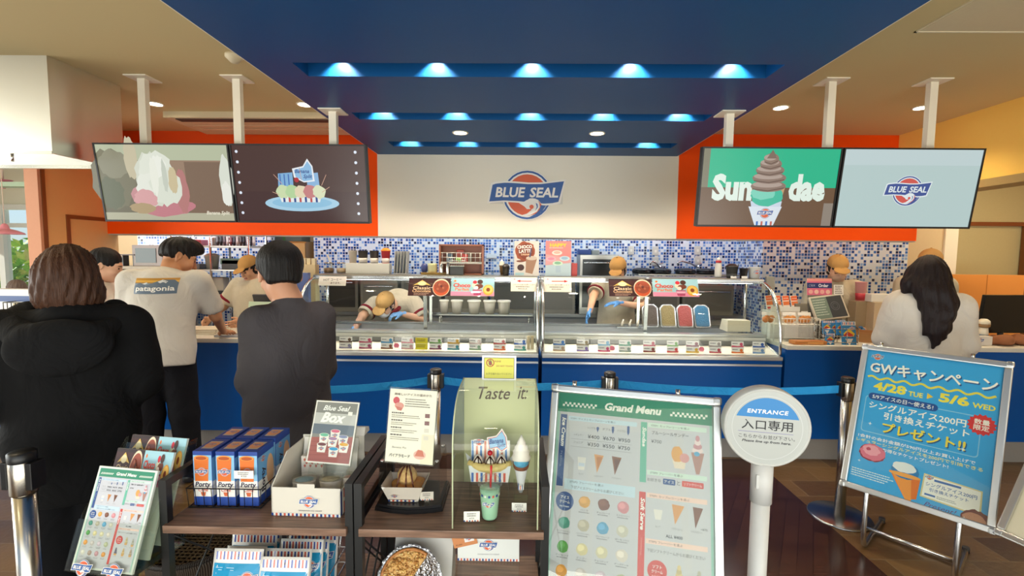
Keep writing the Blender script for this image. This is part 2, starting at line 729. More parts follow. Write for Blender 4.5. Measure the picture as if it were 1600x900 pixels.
def mat_darkwood():
    t = NT('floor_dark_wood')
    v = t.coords((1, 1, 1))
    br = t.n('TexBrick')
    br.offset = 0.37
    br.inputs['Scale'].default_value = 1
    br.inputs['Mortar Size'].default_value = 0.0015
    br.inputs['Brick Width'].default_value = 0.9
    br.inputs['Row Height'].default_value = 0.075
    br.inputs['Color1'].default_value = (*C('#3c251a'), 1)
    br.inputs['Color2'].default_value = (*C('#2c1912'), 1)
    br.inputs['Mortar'].default_value = (*C('#1a0d08'), 1)
    mp = t.n('Mapping')
    mp.inputs['Rotation'].default_value = (0, 0, R(-58))
    t.l(v, mp.inputs[0])
    t.l(mp.outputs[0], br.inputs['Vector'])
    st = t.n('Mapping')
    st.inputs['Rotation'].default_value = (0, 0, R(-58))
    st.inputs['Scale'].default_value = (2, 45, 1)
    t.l(v, st.inputs[0])
    n = t.noise(st.outputs[0], 1.5, 4)
    t.bsdf(t.mix(0.6, br.outputs[0], n, 'OVERLAY'), 0.2, spec=0.35)
    return t.m


def mat_mosaic(name):
    t = NT(name)
    v = t.n('TexCoord').outputs['Object']
    sc = t.n('VectorMath', operation='SCALE')
    sc.inputs['Scale'].default_value = 1 / 0.0325
    t.l(v, sc.inputs[0])
    fl = t.n('VectorMath', operation='FLOOR')
    fr = t.n('VectorMath', operation='FRACTION')
    t.l(sc.outputs[0], fl.inputs[0])
    t.l(sc.outputs[0], fr.inputs[0])
    wn = t.n('TexWhiteNoise', noise_dimensions='3D')
    t.l(fl.outputs[0], wn.inputs['Vector'])
    c = t.ramp(wn.outputs['Value'], [(0, C('#e2e8ee')), (0.33, C('#8fb0de')), (0.46, C('#3f70ba')), (0.72, C('#1c458f')), (0.9, C('#12244f'))], 'CONSTANT')
    sx = t.n('SeparateXYZ')
    t.l(fr.outputs[0], sx.inputs[0])
    ax = t.math('ABSOLUTE', t.math('SUBTRACT', sx.outputs['X'], 0.5))
    ay = t.math('ABSOLUTE', t.math('SUBTRACT', sx.outputs['Y'], 0.5))
    az = t.math('ABSOLUTE', t.math('SUBTRACT', sx.outputs['Z'], 0.5))
    e = t.math('MAXIMUM', t.math('MAXIMUM', ax, az), ay)
    g = t.math('GREATER_THAN', e, 0.41)
    t.bsdf(t.mix(g, c, C('#e6e8ea')), t.math('MULTIPLY_ADD', g, 0.5) if False else 0.16)
    return t.m


MC = mat_ceiling()
MS = mat_flat('soffit_blue', '#0a4c84', 0.45, 0.22)
MO = mat_flat('orange_paint', '#fa5200', 0.6, 0.2)
MW = mat_flat('cream_panel', '#f0e8d6', 0.5)
MB = mat_flat('beige_wall', '#d8bd92', 0.6)
MBR = mat_flat('tan_wall', '#eeb472', 0.55)
MBLUE = mat_flat('counter_blue', '#02509e', 0.36, 0.25)
MK = mat_flat('kick_plate', '#8d8a86', 0.4)

struct(G().bb(-9, 6, -3, 7.2, -0.1, 0), 'floor', mat_slate())
fw = struct(G().bb(-1.77, 1.93, -3, FY, 0.0, 0.004), 'floor_wood_inlay', mat_darkwood())

# the plain ceiling
g = G()
g.bb(-9, 6, -3, 7.2, CZ, CZ + 0.1)
struct(g, 'ceiling', MC)

# blue panel hung below it, with three recessed light troughs
SX0, SX1 = -1.37, 1.51
TR = [(2.41, 2.59, -1.15, 1.31), (3.24, 3.40, -1.15, 1.30), (4.06, 4.24, -1.13, 1.34)]
TD = 0.12
g = G()
ys = [-2.0] + [y for a in TR for y in a[:2]] + [HY]
for i in range(0, len(ys), 2):
    g.bb(SX0, SX1, ys[i], ys[i + 1], SZ, SZ + TD + 0.04)
for y0, y1, x0, x1 in TR:
    g.bb(SX0, x0, y0, y1, SZ, SZ + TD + 0.04)
    g.bb(x1, SX1, y0, y1, SZ, SZ + TD + 0.04)
    g.bb(x0, x1, y0, y1, SZ + TD, SZ + TD + 0.04)
struct(g, 'ceiling_blue_panel', MS)
struct(G().bb(SX0 - 0.012, SX0, -2, HY, SZ + 0.004, CZ).bb(SX1, SX1 + 0.012, -2, HY, SZ + 0.004, CZ), 'trim_1', MW)

# header wall over the counter
x0, x1 = at(590, 300, HY).x, at(1059, 300, HY).x
zb = at(825, 371, HY).z
ob = at(400, 362, HY).z
struct(G().bb(x0, x1, HY, HY + 0.12, zb, CZ), 'wall_header_cream', MW)
struct(G().bb(XL, x0, HY + 0.002, HY + 0.12, zb, CZ).bb(x1, 3.83, HY + 0.002, HY + 0.12, zb, CZ), 'wall_header_orange', MO)
struct(G().bb(XL, 3.83, HY + 0.012, HY + 0.13, zb - 0.012, zb), 'trim_2', mat_flat('header_edge', '#b9b2a4'))

# tiled back wall: deeper stretch, return, and nearer stretch; kitchen wall to the side
MT = mat_mosaic('mosaic_tile')
xk0, xk1 = at(217, 420, TY).x, at(424, 420, TY).x
xd1 = at(491, 420, TY).x
xr = at(1152, 420, TY).x
struct(G().bb(xk0, xk1, TY, TY + 0.1, 0, CZ), 'wall_kitchen_tile', MT)
struct(G().bb(xd1, xr + 0.02, TY, TY + 0.1, 0, CZ).bb(xr, xr + 0.02, TY2, TY, 0, CZ).bb(xr + 0.021, at(1417, 420, TY2).x, TY2, TY2 + 0.05, 0, CZ), 'wall_back_tile', MT)
struct(G().bb(-5.2, xk0, TY, TY + 0.1, 0, CZ), 'wall_kitchen_plain', MB)
struct(G().bb(xk1, xd1, TY + 0.6, TY + 0.7, 0, CZ), 'wall_service_passage', MB)

# wall that comes forward beside the hood, with its end post and trims
struct(G().bb(XL - 0.11, XL, 3.95, HY + .12, 0, CZ), 'wall_left', MBR)
struct(G().bb(XL - 0.112, XL + 0.002, 3.93, 3.955, 0, CZ), 'wall_left_end', mat_flat('salmon_wall', '#d99a78', 0.7))
trim = mat_flat('brown_trim', '#8a4a22', 0.5)
pz = at(120, 336, 4.25).z
yb = (XL) / (85 - 810) * FPX
struct(G().bb(XL, XL + 0.012, 3.957, 3.985, 0, CZ).bb(XL, XL + 0.012, 4.16, 4.19, 0, 1.93).bb(XL, XL + 0.012, 4.16, HY, 1.93, 1.965), 'trim_3', trim)

# bulkhead down the other side, and the passage behind
struct(G().bb(XR, XR + 0.16, -3, HY, 2.26, CZ), 'wall_right', mat_flat('yellow_wall', '#f8cc66', 0.6))
struct(G().bb(XR - 0.025, XR + 0.18, -3, HY, 2.20, 2.26), 'trim_4', mat_flat('rail_tan', '#a08a5c', 0.5))
struct(G().bb(at(1417, 420, TY2).x, 4.42, TY2, TY2 + 0.1, 0, CZ), 'wall_pier', MB)
struct(G().bb(4.42, 4.55, TY2 - 0.02, TY2 + 0.1, 0, CZ), 'trim_5', mat_flat('ivory_frame', '#efe6cf', 0.5))
struct(G().bb(4.55, 6.2, 5.6, 5.7, 0, CZ), 'wall_passage', mat_flat('passage_wall', '#cdbb8a', 0.6))
struct(G().bb(4.5, 6.2, 5.56, 5.6, at(1560, 353, 5.56).z, at(1560, 347, 5.56).z), 'trim_6', trim)
struct(G().bb(6.0, 6.1, -3, 7.2, 0, CZ), 'wall_far_right', MB)
xdoor = at(1596, 420, 5.55).x
struct(G().bb(xdoor, xdoor + 0.5, 5.5, 5.58, 0, at(1590, 352, 5.5).z), 'door_1', mat_flat('door_brown', '#7a4a20', 0.5))

# dining room seen past the hood: far wall with a window
WX = -8.9
yw = 6.6
wm = mat_flat('window_white', '#eaf0ea', 0.4)
g = G()
g.bb(-9, -5.2, yw, yw + 0.1, at(20, 322, yw).z, CZ).bb(-9, -5.2, yw, yw + 0.1, 0, 0.95).bb(-5.9, -5.2, yw, yw + 0.1, 0.9, CZ)
struct(g, 'wall_dining', mat_flat('dining_wall', '#e9ead8', 0.6))
g = G()
zt = at(20, 322, yw).z
for xx in (-8.6, -7.35, -6.5, -5.92):
    g.bb(xx - 0.04, xx + 0.04, yw - 0.05, yw + 0.05, 0.95, zt)
g.bb(-9, -5.9, yw - 0.06, yw + 0.06, 0.92, 0.99).bb(-9, -5.9, yw - 0.06, yw + 0.06, zt - 0.05, zt + 0.02).bb(-9, -5.9, yw - 0.03, yw + 0.03, at(20, 352, yw).z - 0.03, at(20, 352, yw).z + 0.03)
win = struct(g, 'window_1', wm)
g = G().bb(-9, -5.9, yw, yw + 0.006, 0.95, zt)
gp = g.build('window_pane', 'glass', win)
gp['kind'] = 'structure'
struct(G().bb(-9, XL - 0.11, 5.2, 5.35, at(20, 291, 5.2).z, at(20, 284, 5.2).z), 'trim_7', mat_flat('green_rail', '#9fb59a', 0.5))

# shop front behind the viewer: bare posts and rail round the glazing
fr = mat_flat('front_frame', '#d8d8d4', 0.4)
g = G()
for xx in (-4.0, -2.9, -1.8, -0.7, 0.4, 1.5, 2.6, 3.6):
    g.bb(xx - 0.04, xx + 0.04, -2.68, -2.60, 0, CZ)
g.bb(-9, 6, -2.68, -2.60, 2.55, CZ).bb(-9, 6, -2.68, -2.6, 0, 0.25)
struct(g, 'window_2', fr)

# ceiling details
g = G('#d2c2a0').bb(-2.98, -1.4, 3.95, 4.5, CZ - 0.05, CZ)
v = thing('ceiling_vent', 'long beige ceiling air vent with a dark slot above the orange header', 'air vent')
g.build('housing', 'paint', v)
G('#3a3630').bb(-2.9, -1.42, 3.98, 4.06, CZ - 0.056, CZ - 0.05).build('slot', 'paint', v)
G('#c79a78').bb(-2.9, -1.42, 4.2, 4.21, CZ - 0.055, CZ - 0.05).bb(-2.9, -1.42, 4.32, 4.33, CZ - 0.055, CZ - 0.05).build('louver', 'paint', v)
g = G('#e2d6b8')
hx0, hx1, hy0, hy1 = 2.02, 3.0, 2.05, 2.52
for a in ((hx0, hx1, hy1 - 0.01, hy1), (hx0, hx1, hy0, hy0 + 0.01), (hx0, hx0 + 0.01, hy0, hy1), (hx1 - 0.01, hx1, hy0, hy1)):
    g.bb(*a, CZ - 0.006, CZ)
g.bb(hx0 + 0.016, hx1 - 0.016, hy0 + 0.016, hy1 - 0.016, CZ - 0.004, CZ, 0, '#d5c6a4')
one(g, 'access_hatch', 'paint', 'flush square access hatch outlined in the plain beige ceiling', 'ceiling hatch')
g = G('#cdbfa2')
p = atz(366, 86, CZ)
g.lathe([(0.05, 0), (0.05, -0.015), (0.035, -0.03), (0.02, -0.045), (0.0, -0.047)], (0, 0, 0))
one(g, 'smoke_detector', 'paint', 'small domed smoke detector on the beige ceiling close to the blue panel', 'smoke detector', (p.x, p.y, CZ))


def downlight(px, py, z, label, power):
    p = atz(px, py, z)
    t = thing('downlight', label, 'ceiling light', (p.x, p.y, z), 0, 'recessed round downlights')
    G('#efe4d0').lathe([(0.062, 0.0), (0.064, -0.004), (0.058, -0.008), (0.05, -0.006), (0.05, 0.0)]).build('trim_ring', 'paint', t)
    G('#fff0d2').lathe([(0.0, -0.003), (0.05, -0.003)]).build('lens', 'lamp', t)
    light('SPOT', 'downlight_lamp', (p.x, p.y, z - 0.02), power, WARM, (0, 0, 0), spot=R(125), blend=0.8, radius=0.05)


downlight(242, 162, CZ, 'round downlight in the beige ceiling between two screen poles near the steel hood', 46)
downlight(476, 163, CZ, 'round downlight in the beige ceiling tucked beside the edge of the blue panel', 46)
downlight(1220, 168, CZ, 'round downlight in the beige ceiling above the soft cone screen', 46)
downlight(1440, 168, CZ, 'round downlight in the beige ceiling above the pale emblem screen', 46)
downlight(719, 207, SZ, 'round downlight in the blue panel nearer the brown dessert screen', 46)
downlight(933, 208, SZ, 'round downlight in the blue panel nearer the soft cone screen', 46)
# warm light of the customers' side, fittings of the same kind above and behind the viewer
for xx, yy, zz in ((-2.8, 1.6, CZ), (2.6, 1.4, CZ), (-0.2, -0.6, SZ), (0.7, 0.2, SZ), (-2.6, -0.6, CZ), (2.4, -0.8, CZ)):
    light('SPOT', 'downlight_lamp', (xx, yy, zz - 0.02), 46 if yy > 1.3 and abs(xx) > 1 else 22, WARM, (0, 0, 0), spot=R(130), blend=0.8, radius=0.05)

# small lamps inside the troughs, washing the blue trough walls
for j, (y0, y1, x0, x1) in enumerate(TR):
    for i in range(5):
        px = [(533, 682, 832, 987, 1145), (598, 713, 829, 944, 1063), (640, 730, 825, 917, 1012)][j][i]
        x = at(px, (110, 182, 224)[j], y1).x
        t = thing('trough_lamp', 'small lamp in the %s ceiling trough, %s' % (('nearest blue', 'middle blue', 'last blue')[j], ('at the hood end', 'second from the hood end', 'at its middle', 'second from the cone screen end', 'at the cone screen end')[i]),
                  'trough lamp', (x, y1 - 0.055, SZ + TD), 0, 'lamps in the blue ceiling troughs')
        G('#cfcac0').cyl((0, 0, 0), (0, 0, -0.012), 0.028).build('lamp_cup', 'paint', t)
        G('#fff4e6').cyl((0, 0, -0.0121), (0, 0, -0.0125), 0.02).build('lamp_lens', 'lamp', t)
        light('SPOT', 'trough_spot', (x, y1 - 0.055, SZ + TD - 0.014), 36.0, (1, 0.84, 0.68), (R(14), 0, 0), spot=R(105), blend=0.6, radius=0.012)

# cool strip lights behind the header, washing the tiles
light('AREA', 'header_strip', ((xd1 + xr) / 2, HY + 0.45, 2.55), 36, (0.72, 0.86, 1.0), (R(42), 0, 0), xr - xd1 - 0.1, 0.08)
light('AREA', 'kitchen_strip', ((xk0 + xk1) / 2, HY + 0.45, 2.5), 20, (0.85, 0.93, 1.0), (R(35), 0, 0), xk1 - xk0, 0.1)
light('AREA', 'passage_lamp', (4.9, 4.2, CZ - 0.02), 25, WARM, (0, 0, 0), 0.5)
light('AREA', 'till_lamp', (3.0, 4.75, CZ - 0.02), 12, WARM, (0, 0, 0), 0.3)

# steel extractor hood
t = thing('extractor_hood', 'tall brushed steel extractor hood hung from the ceiling beside the dining room opening', 'extractor hood', (-3.4, 3.1, 2.235))
G('#eeeee8').bb(-0.9, 0.56, -0.25, -0.23, 0, CZ - 2.235).bb(0.54, 0.56, -0.23, 0.27, 0, CZ - 2.235).bb(-0.9, 0.54, 0.25, 0.27, 0, CZ - 2.235).bb(-0.9, 0.54, -0.23, 0.25, 0.12, 0.14).build('duct_box', 'brushed', t)
G('#e6e4dc').bb(-0.9, 0.562, -0.256, -0.25, -0.004, 0.012).bb(-0.9, 0.54, 0.21, 0.25, -0.012, 0.012).build('lower_lip', 'metal', t)
G('#d8d8d8').cyl((0.3, -0.24, -0.05), (0.3, -0.24, 0.0), 0.008).build('hook', 'metal', t)

# greenery outside the dining room window
random.seed(4)
for k, (bx, lab) in enumerate(((-11.5, 'bright green sunlit bush outside the dining room window, half hidden by the frame'), (-9.3, 'sunlit yellow green bush outside the dining room window under the pink lamp'))):
    g = G()
    for i in range(900):
        a, b, r = random.uniform(0, 2 * PI), random.uniform(-0.9, 1.3), random.random() ** 0.4
        p = Vector((math.cos(a) * math.cos(b), math.sin(a) * math.cos(b), math.sin(b))) * r
        p = Vector((p.x * 1.0, p.y * 0.7, 0.95 + p.z * 0.95))
        d = Vector((random.uniform(-1, 1), random.uniform(-1, 1), random.uniform(-1, 1))).normalized()
        e = d.orthogonal().normalized()
        L = random.uniform(0.07, 0.13)
        c = random.choice(['#9fbf4a', '#7fae3c', '#c4d060', '#5f9434', '#e0d878', '#88b84a'])
        g.add([p - d * L, p + e * L * 0.45, p + d * L, p - e * L * 0.45], [(0, 1, 2, 3)], False, c)
    tb = thing('garden_bush', lab, 'bush', (bx, 8.6, 0.0))
    g.build('foliage', 'leaf', tb)
    G('#6b5238').tube([(0, 0, 0), (0.03, 0, 0.5), (0, 0.05, 0.95)], 0.035).build('stem', 'paint', tb)
struct(G().bb(-14, -4, 6.8, 14, -0.1, 0.02), 'ground_outside', mat_flat('outside_paving', '#cfcabb', 0.8))
struct(G('#dadada').bb(-14, -4, 7.6, 7.7, 0, 0.95), 'wall_garden', mat_flat('garden_wall', '#e8e6de', 0.8))

# pink pendant lamps of the dining room
for px, py, YY, sc, lab in ((8, 366, 5.0, 1.0, 'pink enamel pendant lamp hanging before the dining room window'), (4, 281, 5.4, 0.28, 'small pink ceiling rose of a hanging lamp above the dining room')):
    p = at(px, py, YY)
    t = thing('pendant_lamp', lab, 'pendant lamp', (p.x, p.y, p.z))
    if sc == 1.0:
        G('#d98a98').lathe([(0.16, 0), (0.15, 0.018), (0.09, 0.045), (0.04, 0.06), (0.028, 0.1), (0.012, 0.115), (0.0, 0.116)]).build('lamp_shade', 'satin', t)
        G('#d9c8b8').cyl((0, 0, 0.11), (0, 0, CZ - p.z), 0.004).build('cord', 'paint', t)
        G('#fff2d8').ball((0, 0, 0.03), 0.03).build('bulb', 'paint', t)
    else:
        G('#d08090').lathe([(0.02, -0.1), (0.03, -0.05), (0.07, -0.02), (0.09, 0.0)]).build('rose', 'satin', t)
        G('#d9c8b8').cyl((0, 0, 0), (0, 0, CZ - p.z), 0.012).build('stem', 'paint', t)

# ------------------------------------------------------------------ wall emblem
p = at(823, 305, HY)
wlogo = at(881, 300, HY).x - at(766, 300, HY).x
t = thing('wall_emblem', 'raised round emblem with a waving blue banner on the cream header wall', 'emblem', (p.x, HY - 0.006, p.z))
P_ = Pr(0.002)
P_.logo(0, 0, wlogo)
P_.build('emblem_face', 'print', t, fix=False)
u = wlogo / 920
G('#ddd8cc').cyl((5 * u, 0.006, 0), (5 * u, -0.0015, 0), 316 * u, n=40).bb(-455 * u, 450 * u, -0.0015, 0.006, -110 * u, 140 * u).build('backing', 'paint', t)

# ------------------------------------------------------------------ screens and their poles
TVW, TVH = 0.885, 0.506


def tv(x0, label, draw):
    """x0: its lower left corner; leans down toward the customers"""
    t = thing('menu_screen', label, 'screen', (x0 + TVW / 2, 3.12, 1.843), (R(8), 0, 0), 'hanging menu screens')
    G('#17171a').bb(-TVW / 2, TVW / 2, 0.0, 0.045, 0, TVH, 0.004).build('casing', 'satin', t)
    b = G('#101014')
    for q in ((-TVW / 2, TVW / 2, 0, 0.012), (-TVW / 2, TVW / 2, TVH - 0.010, TVH)):
        b.bb(q[0], q[1], -0.006, 0.0, q[2], q[3])
    b.bb(-TVW / 2, -TVW / 2 + 0.010, -0.006, 0, 0.012, TVH - 0.01).bb(TVW / 2 - 0.01, TVW / 2, -0.006, 0, 0.012, TVH - 0.01)
    b.build('bezel', 'satin', t)
    s = Pr(0.00018)
    s.xf = Matrix.Translation((0, -0.001, 0))
    w, h = TVW - 0.02, TVH - 0.022
    s.xf = Matrix.Translation((-w / 2, -0.0004, 0.012)) @ Matrix.Diagonal((w, 1, w, 1))
    draw(s, h / w)
    s.build('display', 'screen', t, fix=False)
    return t


def blob(s, x, z, rx, rz, col, seed, n=26, j=0.12, z1=None):
    rr = random.Random(seed)
    s.poly([(x + rx * math.cos(2 * PI * i / n) * (1 + rr.uniform(-j, j)), z + rz * math.sin(2 * PI * i / n) * (1 + rr.uniform(-j, j))) for i in range(n)], col)


def scr_dessert(s, h):
    s.rect(0, 0, 1, h, '#6f6a55')
    s.rect(0, h * 0.8, 1, h, '#b9c0a2')
    s.rect(0.40, h * 0.15, 1, h * 0.8, '#9a7f68')
    s.rect(0.66, h * 0.1, 1, h * 0.78, '#7d6450')
    s.rect(0, 0, 1, h * 0.1, '#b7b49a')
    for i, (x, z, rx, rz, c) in enumerate([(0.1, .3, .16, .22, '#7a765e'), (0.07, .2, .1, .12, '#6a6f58'), (0.12, .42, .12, .10, '#8f8c74'), (0.26, .46, .05, .16, '#c9bfa0'),
                                           (.42, .17, .19, .13, '#c98f92'), (.48, .1, .22, .07, '#c47c84'), (.62, .22, .05, .16, '#b87a76'), (.40, .3, .13, .2, '#d8dccb'), (.44, .36, .14, .15, '#e4e8d9'),
                                           (.38, .24, .11, .12, '#e9ecdf'), (.50, .25, .12, .14, '#dfe4d4'), (.46, .40, .06, .08, '#f0f2e6'), (.33, .16, .09, .07, '#dba4a4'), (.30, .09, .1, .04, '#b29a72'),
                                           (.56, .3, .035, .1, '#cfbf98'), (.42, .33, .03, .14, '#eef0e2'), (.5, .33, .02, .12, '#c9cfc0'), (.97, .3, .05, .18, '#dfe4d6'), (.96, .2, .04, .09, '#eef0e6')]):
        blob(s, x, z, rx, rz, c, i)
    s.text('Banana Split', .875, .055, w=.18, col='#efe8d2', bold=.02, shear=.25)


def cup_boat(s, x, z, w):
    """striped boat of ice cream standing on a plate"""
    s.ell(x, z - .14 * w, .62 * w, .13 * w, '#a9d3ea')
    s.ell(x, z - .13 * w, .50 * w, .09 * w, '#8fc4e2')
    s.poly([(x - .34 * w, z - .12 * w), (x + .30 * w, z - .12 * w), (x + .36 * w, z + .08 * w), (x - .40 * w, z + .08 * w)], '#eef2f0')
    for i in range(7):
        a = x - .31 * w + i * .09 * w
        s.poly([(a, z - .12 * w), (a + .035 * w, z - .12 * w), (a + .035 * w, z - .03 * w), (a, z - .03 * w)], ('#27488f', '#c04848')[i % 2])
    s.poly([(x - .38 * w, z + .02 * w), (x - .36 * w, z + .34 * w), (x - .12 * w, z + .36 * w), (x - .12 * w, z + .02 * w)], '#7fb2dc')
    s.poly([(x + .10 * w, z + .02 * w), (x + .12 * w, z + .34 * w), (x + .30 * w, z + .36 * w), (x + .32 * w, z + .02 * w)], '#8cb8e0')
    for i in range(3):
        s.rect(x - .34 * w + i * .07 * w, z + .05 * w, x - .32 * w + i * .07 * w, z + .33 * w, '#3f6fb8')
    for i, c in enumerate(('#cfe0b0', '#b7d8a0', '#e7d9b6', '#c98080', '#dfe6c0')):
        blob(s, x - .3 * w + i * .15 * w, z + .05 * w, .11 * w, .11 * w, c, i + 40, 16)
    s.poly([(x - .10 * w, z + .28 * w), (x - .12 * w, z + .42 * w), (x + .06 * w, z + .46 * w), (x + .14 * w, z + .58 * w), (x + .22 * w, z + .46 * w), (x + .24 * w, z + .22 * w), (x + .06 * w, z + .2 * w)], '#f0f4f8')
    s.poly([(x - .07 * w, z + .29 * w), (x - .09 * w, z + .40 * w), (x + .07 * w, z + .44 * w), (x + .14 * w, z + .54 * w), (x + .20 * w, z + .45 * w), (x + .21 * w, z + .24 * w), (x + .06 * w, z + .22 * w)], '#8fc0e6')
    s.text('Banana', x + .04 * w, z + .38 * w, w=.24 * w, col='#23478e', bold=.02, shear=.3)
    s.text('Split', x + .13 * w, z + .29 * w, w=.15 * w, col='#23478e', bold=.02, shear=.3)
    s.ell(x - .06 * w, z + .24 * w, .04 * w, .04 * w, '#b51f2a', 14)


def scr_split(s, h):
    s.rect(0, 0, 1, h, '#43241f')
    s.rect(0, 0, 1, h * .4, '#3d1c1c')
    for i in range(7):
        s.ell(.035 + .0, h * (.92 - .135 * i), .011, .011, '#e8f0ff', 12)
        s.ell(.93, h * (.92 - .135 * i), .011, .011, '#e8f0ff', 12)
    cup_boat(s, .50, .20, .46)
    for a in ((.30, .35, .36, .28), (.5, .40, .51, .31), (.70, .35, .66, .27), (.72, .26, .66, .22), (.28, .22, .33, .20)):
        s.line([a[:2], a[2:]], .004, '#d8a890')


def scr_cone(s, h):
    s.rect(0, 0, 1, h, '#6b4d34')
    s.rect(0.05, h * .5, 1, h, '#0fb98c')
    s.rect(0, h * .5, .05, h, '#7d7a62')
    s.rect(.93, 0, 1, h * .3, '#8f8478')
    s.text('Sun', .235, h * .5, w=.30, h=.20, col='#e6f6ea', bold=.05)
    s.text('dae', .79, h * .5, w=.27, h=.20, col='#e6f6ea', bold=.05)
    s.poly([(.375, .30), (.63, .30), (.57, .0), (.43, .0)], '#c9a070')
    s.poly([(.37, .14), (.62, .14), (.57, 0), (.43, 0)], '#dfe9f2')
    s.poly([(.38, .18), (.615, .18), (.61, .14), (.39, .14)], '#cfdceb')
    s.logo(.5, .09, .12, True, '#4a68a8')
    for i in range(4):
        s.rect(.44 + .035 * i, .0, .455 + .035 * i, .03, ('#2f6fc0', '#c86a5a')[i % 2])
    blob(s, .50, .22, .12, .075, '#3cc0a0', 3, 22, .08)
    blob(s, .47, .24, .09, .05, '#7fd8c0', 4, 18, .1)
    for i, (z, w_) in enumerate(((.29, .13), (.35, .125), (.405, .105), (.45, .08), (.485, .055))):
        s.ell(.5, z, w_, .042, '#8d7668')
        s.ell(.49, z + .012, w_ * .85, .022, '#b3a094')
        s.line([(.5 - w_ * .9, z - .02), (.5, z - .034), (.5 + w_ * .9, z - .012)], .008, '#6a5348')
    s.poly([(.465, .49), (.54, .49), (.515, .535), (.503, .552)], '#7d675a')


def scr_logo(s, h):
    s.rect(0, 0, 1, h, '#b9d0cf')
    s.rect(.0, h * .8, 1, h, '#c3d6d8')
    s.logo(.5, h * .47, .33, False, '#3d5598', '#d65a52', '#e4eef0')


X1, X2 = at(166, 346, 3.12).x, at(1087, 353, 3.12).x
tv(X1, 'hanging screen with a close-up of whipped cream dessert', 'x' if False else scr_dessert)
tv(X1 + TVW + 0.008, 'hanging screen with a dessert boat on a dark brown ground', scr_split)
tv(X2, 'hanging screen with a chocolate soft cone on green and brown', scr_cone)
tv(X2 + TVW + 0.008, 'hanging screen with a small round emblem on pale blue', scr_logo)


def pole(px, py, z, lab):
    p = atz(px, py, z)
    Y = 3.21
    t = thing('screen_pole', lab, 'pole', (p.x, Y, z), 0, 'white poles carrying the screens')
    G('#ece4d2').bb(-0.025, 0.025, -0.02, 0.02, -(z - 1.95), -0.004).build('post', 'paint', t)
    G('#ece4d2').bb(-0.075, 0.075, -0.075, 0.075, -0.008, -0.0005).build('ceiling_plate', 'paint', t)
    G('#2a2a2c').bb(-0.09, 0.09, -0.045, -0.021, -(z - 1.98), -(z - 2.26)).build('bracket', 'satin', t)


pole(206, 114, CZ, 'white ceiling pole next to the steel hood, holding the whipped cream screen')
pole(357, 114, CZ, 'white ceiling pole between the two screens over the bareheaded customers')
pole(511, 166, SZ, 'short white pole hung from the blue panel, holding the dark brown screen')
pole(1153, 168, SZ, 'short white pole hung from the blue panel, holding the green cone screen')
pole(1313, 119, CZ, 'white ceiling pole between the cone screen and the emblem screen')
pole(1473, 121, CZ, 'white ceiling pole by the long bulkhead, holding the pale emblem screen')

# ------------------------------------------------------------------ counters
CT = 0.945                                # counter top
KT = 0.175                                # top of the kick plate
xcl, xcm, xcr = at(462, 560, FY).x, at(844, 560, FY).x, at(1222, 560, FY).x


def counter(x0, x1, label, deep=0.62, topc='#dcd6c8'):
    t = thing('service_counter', label, 'counter', ((x0 + x1) / 2, FY, 0))
    w = x1 - x0
    G('#06509c').bb(-w / 2, w / 2, 0.012, deep, KT, CT - 0.035).build('cabinet', MBLUE, t)
    n = max(1, round(w / 0.9))
    for i in range(1, n):
        G('#08407f').bb(-w / 2 + w * i / n - 0.002, -w / 2 + w * i / n + 0.002, 0.009, 0.012, KT, CT - 0.04).build('panel_seam', 'satin', t)
    G(topc).bb(-w / 2, w / 2, -0.012, deep + 0.01, CT - 0.035, CT, 0.004).build('worktop', 'satin', t)
    G('#8f8c88').bb(-w / 2, w / 2, 0.03, deep - 0.05, 0, KT).build('kick_plate', 'satin', t)
    return t


counter(XL + 0.005, xcl - 0.012, 'blue panelled order counter with a pale top beside the gelato case')
counter(-5.4, XL, 'end stretch of blue counter under the pick up sign', 0.19)
counter(xcr + 0.03, 4.25, 'blue panelled till counter with a pale top on the cone screen side')


# ------------------------------------------------------------------ gelato display cases
GB = 0.85      # lower edge of the glass
GT = 1.445     # top


def glass_curve(n=9):
    pts = []
    for i in range(n + 1):
        a = i / n
        ang = a * PI / 2
        pts.append((0.02 + 0.36 * (1 - math.cos(ang)) ** 1.15, GB + 0.012 + (GT - 0.03 - GB) * math.sin(ang) ** 0.9))
    return pts


